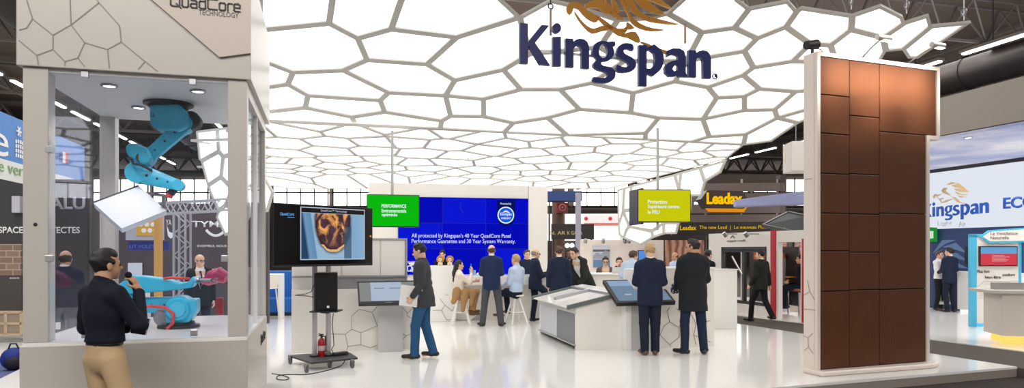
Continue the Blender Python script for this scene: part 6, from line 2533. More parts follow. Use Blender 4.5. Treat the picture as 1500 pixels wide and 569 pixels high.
def tile(a0, a1, z0_, z1_):
    o = MB().prism([PZ.at(a0 + g_, z0_ + g_, .012), PZ.at(a1 - g_, z0_ + g_, .012), PZ.at(a1 - g_, z1_ - g_, .012), PZ.at(a0 + g_, z1_ - g_, .012)], PZ.n * .03).build('tile', tm, tw_)
    bevel(o, .006)


for (a0, a1), zs_, _ in colz:
    for z1_, z0_ in zip(zs_, zs_[1:]):
        tile(a0, a1, z0_, z1_)
z3 = [zTop - w_, zy(1310, 204), zy(1315, 313), zy(1320, 424), .075]
tile(c2, aT - w_ - .004, zN + w_, z3[0])
for z1_, z0_ in zip([zN + w_] + z3[2:], z3[2:]):
    tile(c2, aR - w_ - .004, z0_, z1_)
# arm lamps on top, shining down on the tiles
for px, tip, lab in ((1263, (1293, 55), 'arm spot lamp on top of the tiled wall, middle one'), (1330, (1372, 66), 'arm spot lamp on top of the tiled wall at its right end')):
    b = PZ.q(px, 80, .1)
    b.z = zTop
    h_ = W(tip[0], tip[1], b.y - .75)
    t = thing('arm_lamp', lab, 'lamp', b)
    MB().hexa([b + Vector((x, y, z)) for z in (0, .03) for x, y in ((-.05, -.04), (.05, -.04), (.05, .04), (-.05, .04))]).build('base', black, t)
    MB().tube([b + Z * .03, b.lerp(h_, .5) + Z * .03, h_], .010, 8).build('arm', steel, t, True)
    d_ = PZ.u
    MB().cyl(h_ - d_ * .09, h_ + d_ * .13, .036, n=14).build('head', mat('lamp_grey', (160, 156, 150), .35, metal=.4), t, True)
    MB().hexa([h_ + d_ * x + PZ.n * y + Z * z for z in (-.04, -.034) for x, y in ((.0, -.03), (.12, -.03), (.12, .03), (.0, .03))]).build('diffuser', lamp_on, t)
# the strip of light the arm lamps throw on the top tiles
p = PZ.at(1.07, zTop + .40, -.80)
tg_p = PZ.at(1.07, zTop - .36, 0)
ll = area_light('tile_lamp_strip', p, 1.9, 30, rot=(tg_p - p).to_track_quat('-Z', 'Y').to_euler(), color=(1, .93, .84), size_y=.03)
ll.data.spread = R(44)
b = W(1189, 63, 9.0)
t = thing('projector_lamp', 'black swivel projector lamp clamped on the left corner of the tiled wall', 'lamp', b)
b.z = zTop
b = PZ.at(.0, zTop, .12)
MB().bar(b, b + Z * .06, .03).build('stem', black, t)
MB().cyl(b + Vector((-.10, -.05, .10)), b + Vector((.08, .05, .14)), .055, .065, 16).build('head', black, t, True)
MB().tube([b + Vector((.05, .03, .09)), b + Vector((.13, .04, .07)), b + Vector((.17, .05, .02)), b + Vector((.2, .05, .0))], .006, 6).build('cable', black, t, True)

# ================================================================== STAND ON THE RIGHT
p_ = W(1364, 300, 19.5)
PS = VPlane((p_.x, p_.y, 0), -76)
zb0, zb1 = PS.uz(1364, 336)[1], PS.uz(1364, 254)[1]
A = lambda px: PS.uz(px, 300)[0]
sw = thing('stand_wall', 'dark blue stand wall with a pale lion mane print under the lit banner', 'stand wall', PS.q(1400, 440))
MB().prism([PS.at(A(1340), 0, .05), PS.at(A(1640), 0, .05), PS.at(A(1640), zb0, .05), PS.at(A(1340), zb0, .05)], PS.n * .15).build('wall_board', mat('wall_blue', (34, 58, 104), .5), sw)
pale = mat('mane_print', (92, 122, 160), .5)
for pts in (((1366, 372), (1380, 352), (1400, 352), (1384, 358)), ((1380, 362), (1400, 356), (1418, 372), (1400, 366)), ((1384, 372), (1402, 371), (1420, 384), (1402, 379)), ((1372, 380), (1380, 364), (1376, 384), (1372, 390)), ((1386, 384), (1404, 386), (1418, 394), (1400, 392))):
    MB().prism([PS.q(x, y, .044) for x, y in pts], PS.n * .006).build('mane_print', pale, sw)
bn2 = thing('lit_banner', 'large lit white banner with blue letters and a golden lion, at the right', 'banner', PS.q(1430, 336))
MB().prism([PS.at(A(1340), zb0), PS.at(A(1640), zb0), PS.at(A(1640), zb1), PS.at(A(1340), zb1)], PS.n * .2).build('light_box', glow('banner_lit', (232, 238, 248), .93), bn2)
MB().prism([PS.at(A(1340), zb1, -.01), PS.at(A(1640), zb1, -.01), PS.at(A(1640), zb1 + .10, -.01), PS.at(A(1340), zb1 + .10, -.01)], PS.n * .22).build('top_frame', dark_grey, bn2)

# ---- the word mark, traced once in flat letter space and used on both signs
PKS = VPlane(W(762, 100, 9.0) * 1.0, 19.0)
PKS.p.z = 0
KZ = lambda x, y: (750 + x / 4.0656, y / 4.0656)
GL = {'K': [[(48, 135), (95, 140), (95, 250), (178, 148), (222, 152), (138, 255), (228, 390), (168, 385), (97, 268), (95, 380), (48, 378)]],
      'i': [[(244, 220), (292, 218), (292, 395), (244, 393)]], 'dot': [ell(268, 167, 25, 30)],
      'n': [[(320, 228), (364, 231), (367, 248)] + [(382, 236), (404, 230), (430, 234), (450, 250), (460, 280), (460, 410), (415, 407), (414, 300), (407, 277), (392, 270), (375, 279), (367, 292), (367, 402), (320, 399)]],
      'g': [smooth_loop([(545, 243), (575, 249), (613, 247), (613, 275), (600, 277), (610, 308), (600, 340), (575, 362), (545, 367), (530, 375), (545, 392), (590, 400), (616, 425), (612, 465), (578, 492), (530, 494), (490, 487), (487, 458), (535, 465), (562, 460), (572, 445), (560, 430), (515, 418), (488, 398), (488, 375), (508, 352), (484, 330), (479, 305), (488, 270), (512, 249)], 2), ell(544, 304, 26, 42)],
      's': [smooth_loop([(722, 268), (722, 302), (695, 292), (672, 294), (665, 308), (678, 323), (715, 342), (738, 368), (737, 400), (712, 425), (665, 433), (625, 422), (625, 386), (655, 397), (685, 399), (695, 385), (684, 368), (645, 347), (626, 318), (632, 283), (660, 259), (695, 257)], 2)],
      'p': [[(757, 268), (803, 268), (806, 282)] + smooth_loop([(830, 272), (868, 280), (896, 308), (905, 350), (893, 402), (862, 437), (822, 446)], 2)[:13] + [(803, 440), (803, 515), (757, 512)], [(803, 302), (826, 301), (846, 316), (855, 350), (848, 390), (828, 409), (803, 408)]],
      'a': [[(925, 302), (958, 288), (1000, 289), (1026, 304), (1036, 340), (1036, 432), (1046, 460), (996, 458), (990, 444), (968, 457), (938, 456), (914, 434), (911, 402), (926, 376), (955, 363), (990, 357), (989, 336), (975, 325), (945, 327), (925, 340)], [(990, 384), (966, 392), (956, 410), (965, 424), (988, 419)]],
      'N': [[(1053, 298), (1096, 301), (1099, 318)] + [(1114, 305), (1136, 299), (1162, 304), (1177, 320), (1186, 350), (1186, 468), (1140, 466), (1139, 368), (1132, 346), (1118, 338), (1102, 347), (1097, 360), (1097, 462), (1053, 459)]]}
flat = {k: [[PKS.uz(*KZ(x, y)) for x, y in lp] for lp in v] for k, v in GL.items()}
navy = mat('sign_navy_blue', (26, 34, 92), .35)
goldm = mat('sign_gold', (178, 122, 40), .4, metal=.2)
cen_ = PKS.at(1.3, 3.9)
ks = thing('hanging_word_sign', 'large dark blue Kingspan letters with a golden running lion hanging before the canopy', 'sign', cen_)
for k_, lp in flat.items():
    outline('letter', lp, navy, ks, lambda a, z: PKS.at(a, z), PKS.n * .055)
rc_ = PKS.uz(*KZ(1215, 453))
MB().torus(PKS.at(rc_[0], rc_[1], .03), PKS.n, .038, .009, 22, 6).build('registered_ring', navy, ks)
lettering('registered_letter', 'R', navy, ks, PKS.at(rc_[0] - .02, rc_[1] - .024, .01), PKS.u, Z, .04, .05, .03)
lion = [[(332, 62), (333, 32), (352, 12), (385, 8), (420, 22), (452, 58), (500, 84), (518, 118), (495, 128), (450, 104), (420, 72), (395, 46), (372, 44), (364, 66), (350, 84)],
        [(378, 66), (412, 112), (450, 150), (490, 168), (535, 152), (590, 150), (602, 170), (540, 182), (485, 196), (440, 162), (396, 106)],
        [(505, 86), (560, 120), (612, 158), (650, 168), (690, 164), (682, 190), (650, 212), (600, 178), (548, 140)],
        [(692, 128), (734, 165), (690, 172), (676, 164), (690, 150)],
        [(655, 212), (690, 192), (742, 188), (770, 246), (745, 246), (700, 222)],
        [(772, 248), (810, 255), (850, 275), (920, 298), (990, 324), (980, 330), (900, 312), (838, 286)],
        [(735, -12), (800, -10), (860, 38), (915, 82), (860, 76), (790, 46)], [(668, -12), (722, -8), (760, 58), (830, 98), (1000, 140), (930, 140), (830, 126), (760, 96), (708, 50)],
        [(648, -8), (682, 18), (712, 88), (770, 138), (840, 164), (915, 175), (840, 182), (768, 166), (718, 130), (690, 72)],
        [(558, -10), (612, 58), (642, 88), (672, 116), (640, 106), (590, 76)], [(600, -14), (638, 30), (642, 82), (606, 42)],
        [(440, 22), (470, 4), (540, -6), (572, 38), (602, 80), (560, 76), (520, 46), (482, 42), (452, 46)],
        [(480, -20), (560, -70), (660, -90), (760, -70), (700, -62), (620, -52), (560, -36)], [(600, -22), (700, -50), (800, -48), (900, 0), (960, 52), (880, 20), (780, -18), (690, -28)]]
for lp in lion:
    f2 = [PKS.uz(*KZ(x, y)) for x, y in smooth_loop(lp, 2)]
    outline('lion_stroke', [f2], goldm, ks, lambda a, z: PKS.at(a, z, .02), PKS.n * .03)
rust = mat('hanger_brown', (146, 112, 92), .5)
for x, y0, y1 in ((230, 60, 212), (1031, 100, 258)):
    a, b = PKS.q(*KZ(x, y1), .12), PKS.q(*KZ(x, y0), .12)
    MB().bar(a, b, .028).build('hanger_rod', rust, ks)
    MB().torus(b + Z * .05, PKS.n, .035, .010, 14, 6).tube([b + Z * .08, Vector((b.x, b.y, 9.3))], .008, 6).build('hanger_cable', black, ks)
back = mat('sign_rail', (150, 150, 156), .4, metal=.5)
zr_ = PKS.uz(*KZ(300, 300))[1]
MB().bar(PKS.at(.08, zr_, .12), PKS.at(2.75, zr_, .12), .03).build('back_rail', white, ks)

# ---- the same word mark on the lit banner
bblue = mat('banner_letter_blue', (22, 84, 180), .5)
i0 = flat['dot'][0][12]
ax0 = min(p[0] for p in flat['i'][0])
axN = max(p[0] for p in flat['N'][0])
zi = min(p[1] for p in flat['i'][0])
bx0, bz0 = PS.uz(1366.5, 318)
bx1 = PS.uz(1449, 318)[0]
sc_ = (bx1 - bx0) / (axN - ax0)
mp_ = lambda a, z: PS.at(bx0 + (a - ax0) * sc_, bz0 + (z - zi) * sc_, -.02)
for k_ in ('K', 'i', 'dot', 'n', 'g', 's', 'p', 'a', 'N'):
    outline('letter', flat[k_], bblue, bn2, mp_, PS.n * .018)
bgold = mat('banner_gold', (216, 188, 140), .5)
B = lambda x, y: (1340 + x / 5.175, 250 + y / 5.175)
l2 = [[(245, 105), (280, 88), (330, 95), (310, 100), (262, 108)], [(280, 115), (340, 95), (400, 148), (412, 156), (340, 135), (300, 125)], [(300, 135), (350, 140), (415, 156), (400, 166), (350, 165), (310, 150)],
      [(310, 160), (360, 178), (412, 180), (370, 190), (325, 180)], [(320, 185), (370, 200), (412, 198), (350, 207)], [(205, 150), (225, 130), (252, 134), (238, 150), (248, 165), (278, 186), (240, 180), (215, 170)],
      [(140, 195), (155, 178), (180, 184), (215, 174), (182, 196), (160, 193), (154, 212), (144, 210)], [(165, 197), (190, 214), (222, 206), (222, 214), (200, 224), (172, 206)], [(175, 202), (210, 238), (240, 224), (300, 214), (242, 240), (208, 248)],
      [(240, 172), (280, 198), (310, 204), (342, 226), (300, 214)], [(300, 216), (332, 225), (350, 240), (425, 258), (370, 252), (322, 240)]]
for lp in l2:
    outline('lion_stroke', [[PS.uz(*B(x, y)) for x, y in lp]], bgold, bn2, lambda a, z: PS.at(a, z, -.02), PS.n * .018)
pale_l = mat('letters_pale_grey', (196, 206, 214), .5)
for s_, x0, w_ in (('Light', 1374, 21), ('Air', 1405, 11)):
    p = PS.q(x0, 332.5, -.02)
    lettering('lettering', s_, pale_l, bn2, p, PS.u, Z, (PS.q(x0 + w_, 332.5, -.02) - p).length, .15, .018)
p = PS.q(1470, 306.5, -.02)
lettering('lettering', 'ECO', bblue, bn2, p, PS.u, Z, .85, .29, .018, .03)
# green sign and wall screen
gs = thing('exit_sign', 'small green lit sign on the blue wall by the tiled wall', 'sign', PS.q(1367, 354, -.05))
MB().prism([PS.q(x, y, -.06) for x, y in ((1358, 355), (1370.5, 354.5), (1370.5, 334), (1358, 333))], PS.n * .06).build('casing', glow('sign_green', (40, 150, 60), .8), gs)
MB().prism([PS.q(x, y, -.066) for x, y in ((1358, 350), (1367, 349.5), (1367, 339), (1358, 338.5))], PS.n * .006).build('symbol', glow('sign_pale_green', (214, 240, 214), .9), gs)
t = thing('wall_screen', 'narrow dark screen on the blue wall behind the kiosk', 'screen', PS.q(1418, 388, -.1))
MB().prism([PS.q(x, y, -.12) for x, y in ((1413, 388), (1421, 388), (1421, 361), (1413, 362))], PS.n * .06).build('casing', black, t)
# sky printed ceiling of the stand with its grey fascia
def sky_mat():
    m = mat('sky_print', (132, 142, 190), .6)
    nt = m.node_tree
    tc = nt.nodes.new('ShaderNodeTexCoord')
    n = nt.nodes.new('ShaderNodeTexNoise')
    n.inputs['Scale'].default_value = .55
    n.inputs['Detail'].default_value = 6
    nt.links.new(tc.outputs['Object'], n.inputs['Vector'])
    r_ = nt.nodes.new('ShaderNodeValToRGB')
    r_.color_ramp.elements[0].position = .42
    r_.color_ramp.elements[0].color = rgb(172, 182, 226)
    r_.color_ramp.elements[1].position = .66
    r_.color_ramp.elements[1].color = rgb(240, 242, 250)
    nt.links.new(n.outputs['Fac'], r_.inputs[0])
    nt.links.new(r_.outputs[0], nt.nodes['Principled BSDF'].inputs['Base Color'])
    return m


q = [Vector((9.6, 11.6, 3.95)), Vector((8.45, 15.6, 3.95)), Vector((11.3, 22.0, 3.95)), Vector((20, 22.0, 3.95)), Vector((20, 11.6, 3.95))]
sk = thing('sky_ceiling', 'stand ceiling printed with a pale blue cloudy sky above the lit banner', 'ceiling panel', q[1])
MB().prism(q, Z * .06).build('printed_board', sky_mat(), sk)
fz = thing('stand_fascia', 'plain warm grey stand fascia above the sky printed ceiling', 'fascia', Vector((9.0, 13.5, 3.95)))
MB().prism([Vector((9.6, 11.6, 4.03)), Vector((8.45, 15.6, 4.03)), Vector((8.45, 15.6, 4.78)), Vector((9.6, 11.6, 4.85))], (.3, .08, 0)).build('fascia_board', mat('fascia_grey', (172, 164, 155), .6), fz)
for y in (12.5, 13.9, 15.1):
    x = 9.6 - (y - 11.6) * .2875 + .35
    c = Vector((x, y, 3.945))
    dl = thing('recessed_downlight', 'small round downlight along the near edge of the sky printed ceiling', 'lamp', c, 'downlights of the sky ceiling')
    MB().torus(c, Z, .07, .014, 18, 6).build('ring', alu, dl)
    MB().cyl(c + Z * .002, c - Z * .006, .06, n=18).build('diffuser', lamp_on, dl)
    spot_light('sky_downlight', c - Z * .04, c - Z * 3 + Vector((1.0, .4, 0)), 150, 120, .6)
area_light('stand_wash', (14, 15, 3.8), 5, 340, size_y=7)
# ---- kiosk with the arrow sign
k0 = G(1426, 481)
PQK = VPlane((k0.x, k0.y, 0), -14)
kk = thing('information_kiosk', 'white information kiosk with a blue edge and an arrow sign on ventilation', 'kiosk', PQK.at(.5, 0))
cyan = mat('kiosk_blue', (72, 176, 214), .4)
ak = PQK.uz(1496, 450)[0]
zk = PQK.uz(1430, 348)[1]
rect(PQK, 0, ak, .10, zk, 0, .12, 'board', mat('kiosk_white', (230, 224, 218), .4), kk)
rect(PQK, -.05, .055, .02, zk + .06, -.02, .16, 'edge_strip', cyan, kk)
rect(PQK, -.05, .35, zk + .0, zk + .07, -.02, .16, 'edge_strip', cyan, kk)
rect(PQK, ak - .05, ak, .10, zk, -.01, .14, 'edge_strip', cyan, kk)
rect(PQK, .03, ak - .02, .03, .11, .02, .10, 'glowing_foot', glow('foot_glow', (90, 200, 250), 1.1), kk)
q = [PQK.q(x, y, -.05) for x, y in ((1436, 347), (1449, 356.5), (1512, 355), (1512, 333), (1449, 337.5))]
MB().prism(q, PQK.n * .05).build('arrow_edge', cyan, kk)
q = [PQK.q(x, y, -.056) for x, y in ((1440, 347), (1450, 354), (1510, 352.5), (1510, 335.5), (1450, 340))]
MB().prism(q, PQK.n * .006).build('arrow_face', mat('kiosk_white', (230, 224, 218), .4), kk)
tg_ = mat('letters_taupe', (110, 104, 100), .5)
for s_, x, y, w_ in (('La Ventilation', 1451, 344.5, 40), ('Naturelle', 1451, 351, 27)):
    btext(PQK, s_, x, y, w_, 4.6, tg_, kk, -.06)
rect(PQK, PQK.uz(1433, 380)[0], PQK.uz(1489, 380)[0], PQK.uz(1433, 390)[1], PQK.uz(1433, 361)[1], -.06, .06, 'screen_casing', black, kk, .005)
rect(PQK, PQK.uz(1435, 380)[0], PQK.uz(1487.5, 380)[0], PQK.uz(1433, 388.5)[1], PQK.uz(1433, 372)[1], -.064, .005, 'screen_lower', glow('screen_red', (222, 70, 84), .9), kk)
rect(PQK, PQK.uz(1435, 380)[0], PQK.uz(1487.5, 380)[0], PQK.uz(1433, 372)[1], PQK.uz(1433, 362.5)[1], -.064, .005, 'screen_upper', glow('screen_sky', (110, 170, 220), .9), kk)
for y, w_ in ((374.5, 18), (376.5, 26), (378.5, 20), (380.5, 24), (382.5, 21)):
    rect(PQK, PQK.uz(1451, y)[0], PQK.uz(1451 + w_, y)[0], PQK.uz(1451, y)[1] - .008, PQK.uz(1451, y)[1], -.066, .003, 'screen_text', glow('screen_rose', (244, 190, 196), .9), kk)
for s_, x, y, w_ in (('Plus fort', 1431.5, 400, 18), ('confort', 1468.5, 405, 18), ('bien-\u00eatre', 1443, 408.5, 23)):
    btext(PQK, s_, x, y, w_, 4.2, txt_dark, kk, -.006, bold=.015)
lg = mat('line_grey', (180, 172, 166), .5)
for x0, y0, x1, y1 in ((1441, 412.5, 1494, 412.5), (1441, 416.5, 1494, 416), (1441, 412.5, 1432, 421), (1433, 428, 1478, 427.5), (1435, 431, 1470, 431), (1435, 434, 1468, 434), (1434, 437, 1462, 437)):
    MB().bar(PQK.q(x0, y0, -.004), PQK.q(x1, y1, -.004), .008, .004, up=PQK.n).build('rule', lg, kk)
btext(PQK, 'Kingspan', 1445, 449, 18, 2.6, tg_, kk, -.006)
q = [PQK.q(x, y, -.004) for x, y in ((1449, 445), (1453, 442), (1458, 444), (1462, 446))]
MB().prism(q, PQK.n * .004).build('lion_mark', bgold, kk)
# ---- desk at the right edge
d0 = G(1468, 506)
PDK = VPlane((d0.x, d0.y, 0), -12)
dk = thing('consultation_desk', 'pale grey desk with an overhanging top and yellow lit foot at the right edge', 'desk', PDK.at(.6, 0))
dm = mat('desk_grey', (204, 196, 186), .45)
zd = PDK.uz(1468, 430)[1]
rect(PDK, 0, 1.5, .16, zd, 0, .7, 'body', dm, dk, .006)
rect(PDK, -.20, 1.7, zd, zd + .05, -.10, .95, 'desk_top', mat('desk_top_grey', (194, 188, 180), .4), dk, .006)
rect(PDK, .06, 1.45, .03, .15, .05, .5, 'lit_foot', glow('foot_yellow', (255, 216, 110), 1.1), dk)
rect(PDK, .0, 1.4, zd + .05, zd + .17, .35, .08, 'screen_edge', mat('edge_silver', (176, 172, 168), .35, metal=.4), dk)
# ---- counter beside the couple
d0 = G(1398, 457)
PCC = VPlane((d0.x + .12, d0.y + .2, 0), -74)
cc2 = thing('reception_counter', 'white reception counter behind the man and woman talking at the right', 'counter', PCC.at(.5, 0))
rect(PCC, .1, 2.4, .06, 1.05, 0, .22, 'body', white, cc2)
rect(PCC, .06, 2.45, 1.05, 1.09, -.04, .28, 'counter_top', white_gloss, cc2)
rect(PCC, .15, 2.3, .0, .06, .04, .14, 'plinth', glow('foot_white', (255, 252, 240), 1.2), cc2)
o1 = PCC.at(.8, 1.092, .12)
t = thing('fruit_bowl', 'small bowl heaped with orange fruit on the counter beside the man in navy', 'bowl', o1)
MB().lathe(o1, [(.05, 0), (.13, .07), (.12, .075), (.04, .012)], 20).build('bowl', white_gloss, t, True)
for i, (x, y, z) in enumerate(((.05, 0, .08), (-.05, .03, .08), (0, -.05, .08), (0, .02, .13))):
    fo_ = tag(MB().ball(o1 + Vector((x, y, z)), .042, 12).build('orange_fruit', mat('fruit_orange', (226, 140, 50), .5), None, True, base=o1 + Vector((x, y, z))), 'small orange fruit heaped in the bowl on the right stand counter', 'fruit', 'fruit in the bowl')
# ================================================================== PEOPLE
SIT = dict(P=(0, -.02, .86), HR=(.09, 0, .82), HL=(-.09, 0, .82), KR=(.13, .40, .80), KL=(-.13, .40, .80), AR=(.11, .34, .36), AL=(-.11, .34, .36), TR=(.14, .48, .30), TL=(-.14, .48, .30), seat=.86)


def sit(z, **kw):
    """seated pose with the hips at height z; torso follows"""
    d = dict(SIT)
    d.pop('seat')
    k = z - .86
    for n in ('P', 'HR', 'HL', 'KR', 'KL', 'AR', 'AL', 'TR', 'TL'):
        d[n] = (d[n][0], d[n][1], d[n][2] + k)
    dz = d['P'][2] - .95
    base = dict(C=(0, -.005, 1.27), N=(0, -.02, 1.475), SR=(.160, -.015, 1.405), SL=(-.160, -.015, 1.405), ER=(.215, .02, 1.13), WR=(.16, .25, 1.06), EL=(-.215, .02, 1.13), WL=(-.16, .25, 1.06), HD=(0, .015, 1.625))
    for n, v in base.items():
        d[n] = (v[0], v[1] - .02, v[2] + dz)
    d.update(kw)
    return d


def X(px, d):
    return (px - 750) * d / 1000.0


FRONT = dict(ER=(.215, .02, 1.14), WR=(.10, .26, 1.07), EL=(-.215, .02, 1.14), WL=(-.10, .26, 1.07))

# man with the microphone
p1, J1, T1, H1 = person('man in dark navy shirt and khaki trousers speaking into a microphone, back turned', (X(160, 5.35), 5.35), -24, 1.80, HZ,
    dict(shift=(-.05, 0, 0), ER=(.245, .07, 1.17), WR=(.02, .235, 1.425), handR=dict(d=(-.25, -.3, .9), n=(-.75, -.3, -.5), curl=.95), EL=(-.275, .0, 1.14), WL=(-.05, .22, 1.12), handL=dict(d=(.95, .1, .05), n=(0, -.6, .8), curl=.7),
         head=(-14, -2, 3), AR=(.17, -.05, .09), KR=(.16, .03, .5), TR=(.24, .08, .03), AL=(-.06, .0, .09), KL=(-.08, .03, .5), TL=(-.13, .14, .03)),
    dict(m='navy_shirt', hem=-.09, n='shirt', loose=.002, scollar='navy_shirt', wr=.0045, w=.158, flare=.004, sleeve=.9), dict(m='khaki', belt='black_leather', w=.004), 'brown_leather', dict(c='black'), 'skin_tan', .0085)
g = palm(J1, T1, H1, 'R', .075, .028)
hd_w = T1 @ Vector(J1['HD'])
mouth = hd_w + (T1.to_3x3() @ Vector((.03, .15, -.06)))
dm_ = (mouth - g).normalized()
mic = thing('microphone', 'black handheld microphone held to the mouth of the man in navy shirt', 'microphone', g)
MB().cyl(g - dm_ * .07, g + dm_ * .05, .013, .019, 14).build('handle', black, mic, True)
MB().ball(g + dm_ * .075, .027, 14).build('microphone_head', mat('mic_foam', (22, 22, 24), .9, bump=.5, bscale=300), mic, True)
g = palm(J1, T1, H1, 'L', .08, .035)
nb = thing('notebook', 'thin black notebook with white pages in the hand of the man in navy shirt', 'notebook', g)
ux = T1.to_3x3() @ Vector((1, .2, -.1)).normalized()
uy = T1.to_3x3() @ Vector((.1, .25, 1)).normalized()
un = ux.cross(uy).normalized()
for nm, o_, m in (('cover', .0, black), ('pages', .006, txt_white), ('cover', .012, black)):
    MB().prism([g + ux * a + uy * b + un * o_ for a, b in ((-.02, -.07), (.11, -.07), (.11, .06), (-.02, .06))], un * .005).build(nm, m, nb)

# behind the booth
person('bald man in a dark navy suit behind the glass booth, back turned', (X(96, 10), 10), 15, 1.79, HZ, dict(FRONT), dict(m='navy_suit', hem=.17, loose=.012, scollar='white_cloth'), dict(m='navy_trousers'), 'black_leather', dict(c='dark', s='bald'), 'skin_tan')
person('man in glasses and dark suit behind the booth, near the white hand print', (X(293, 12.4), 12.4), -150, 1.72, HZ, dict(head=(25, 0, 0)), dict(m='black_suit', hem=.17, loose=.008, open=.09, shirt='white_cloth', scollar='white_cloth', tie='tie_blue'), dict(m='navy_trousers'), 'black_leather', dict(c='grey', s='bald', glasses=1), 'skin')

# man with the papers
p4, J4, T4, H4 = person('man in charcoal jacket and blue jeans walking left with white papers in hand', (X(620, 10.42), 10.42), 86, 1.76, 0,
    dict(lean=4, WL=(-.235, .12, .95), EL=(-.235, -.03, 1.15), handL=dict(d=(.1, .5, -.85), n=(1, 0, 0), curl=.9), head=(0, 14, 0), AL=(-.10, .11, .09), TL=(-.12, .26, .03), KL=(-.10, .10, .5), AR=(.10, -.13, .10), TR=(.12, .02, .03), KR=(.11, -.01, .5)),
    dict(m='charcoal', hem=.17, loose=.014, rcollar='charcoal', kd=1.15, flare=.03, wr=.005), dict(m='jeans', w=.004), 'suede_dark', dict(c='black'), 'skin', .0095)
g = palm(J4, T4, H4, 'L', .06, .03)
pp = thing('paper_folder', 'white folder of papers in the hand of the man in jeans', 'folder', g)
ux = T4.to_3x3() @ Vector((0, .98, .12)).normalized()
uy = T4.to_3x3() @ Vector((0, -.12, .98)).normalized()
un = T4.to_3x3() @ Vector((-1, 0, 0))
MB().prism([g + ux * a + uy * b - un * .02 for a, b in ((-.16, -.10), (.17, -.10), (.17, .21), (-.16, .21))], un * .012).build('sheets', mat('paper_white', (232, 230, 228), .6), pp)
MB().prism([g + ux * a + uy * b - un * .006 for a, b in ((-.15, .15), (-.05, .15), (-.05, .20), (-.15, .20))], un * .002).build('orange_mark', mat('mark_orange', (226, 130, 60), .6), pp)
MB().prism([g + ux * a + uy * b - un * .006 for a, b in ((-.15, -.03), (-.13, -.03), (-.10, .13), (-.12, .13))], un * .002).build('blue_mark', mat('mark_blue', (60, 110, 180), .6), pp)

# at the bar
person('attendant with black fringe and dark top standing behind the reception block', (X(648, 16.9), 16.9), 178, 1.66, 0, dict(FRONT), dict(m='black_cloth', hem=.15), dict(m='navy_trousers'), 'black_leather', dict(c='black', s='fringe'), 'skin', .013)
pw, Jw, Tw, Hw = person('woman with long dark hair and camel trousers sitting sideways on a bar stool', (X(673, 15.15), 15.15), -72, 1.64, 0,
    sit(.73, head=(-4, 0, 0), KR=(.05, .36, .72), KL=(-.05, .42, .76), AR=(.10, .28, .30), AL=(.06, .30, .36), TR=(.14, .42, .24), TL=(.12, .44, .32), WL=(-.10, .40, 1.02), EL=(-.22, .16, .98), WR=(.08, .28, 1.24), ER=(.2, .2, 1.0), handR=dict(d=(-.2, .1, 1), n=(-.6, -.4, 0), curl=.6)),
    dict(m='cream_blouse', hem=.02, n='blouse', loose=.004, sleeve=.75), dict(m='camel', w=.02), 'boot_brown', dict(c='black', s='long'), 'skin', .011)
cpos = Tw @ Vector((0, -.06, .80))
coat = thing('coat', 'camel coat draped over the lap and stool of the woman with long hair', 'coat', cpos)
ops = [('u', 0, cone((.14, .32, .76), (-.10, .05, .80), .09, .11)), ('u', .06, cone((.19, .10, .78), (.24, .02, .36), .10, .05, (1, 0, 0), 1.6)), ('u', .06, cone((.18, -.10, .80), (.25, -.20, .58), .10, .07, (1, 0, 0), 1.5)), ('u', .05, cone((.19, .28, .76), (.21, .24, .50), .08, .06, (1, 0, 0), 1.6)), ('n', 0, wrinkle(.010, 22, 4))]
grow('cloth', ops, v3(-.45, -.4, .2), v3(.4, .6, 1.1), .012, M_['camel'], coat, Tw)
person('balding man in bright navy jacket and grey trousers standing at the bar, back turned', (X(720, 14.8), 14.8), 3, 1.77, 0,
    dict(FRONT, AL=(-.19, -.03, .09), KL=(-.15, .02, .5), TL=(-.26, .10, .03), AR=(.20, -.03, .09), KR=(.16, .02, .5), TR=(.27, .10, .03), HR=(.10, 0, .90), HL=(-.10, 0, .90)),
    dict(m='navy_bright', hem=.16, loose=.014, scollar='white_cloth'), dict(m='grey_trousers', w=.006), 'black_leather', dict(c='brown', s='bald'), 'skin', .010)
person('fair man in light blue shirt sitting on a stool behind the man in bright navy', (X(755, 15.2), 15.2), 48, 1.78, 0, sit(.73, KR=(.16, .42, .70), AR=(.15, .36, .28), TR=(.2, .5, .22)), dict(m='light_blue', hem=.02, n='shirt', scollar='light_blue'), dict(m='navy_trousers'), 'brown_leather', dict(c='blond'), 'skin', .012)
person('dark haired attendant in white shirt seated behind the bar, half hidden', (X(709, 17.0), 17.0), 170, 1.66, 0, sit(.62), dict(m='white_cloth', hem=.02, n='shirt'), dict(m='navy_trousers'), 'black_leather', dict(c='black'), 'skin', .013)
bar_stool((X(675, 15.15), 15.15), 10, 'white bar stool under the woman in camel trousers', .62)
bar_stool((X(756, 15.2), 15.25), 30, 'white bar stool under the man in the light blue shirt', .62)

# group beyond the sample table
pb_, Jb, Tb, Hb = person('bald man in glasses and dark suit in profile, holding a yellow drink', (X(784, 15.7), 15.7), -76, 1.69, 0,
    dict(WR=(.13, .36, 1.16), ER=(.21, .10, 1.10), WL=(-.12, .38, 1.16), EL=(-.21, .10, 1.10), KR=(.12, .34, .62), AR=(.12, .30, .20), TR=(.13, .44, .16), head=(0, 6, 0)),
    dict(m='navy_suit', hem=.17, loose=.012, scollar='white_cloth', kd=1.2), dict(m='navy_trousers'), 'black_leather', dict(c='grey', s='bald', glasses=1), 'skin', .011)
g = palm(Jb, Tb, Hb, 'R', .09, .04)
dr = thing('drink_glass', 'glass of yellow drink in the hand of the bald man in glasses', 'glass', g)
MB().lathe(g - Z * .02, [(.030, 0), (.038, .11), (.036, .11), (.029, .006)], 16).build('glass_body', mat('drink_yellow', (232, 176, 60), .15), dr, True)
MB().ball(g + Z * .10, (.05, .04, .03), 10).build('garnish', mat('garnish_orange', (226, 130, 70), .5), dr, True)
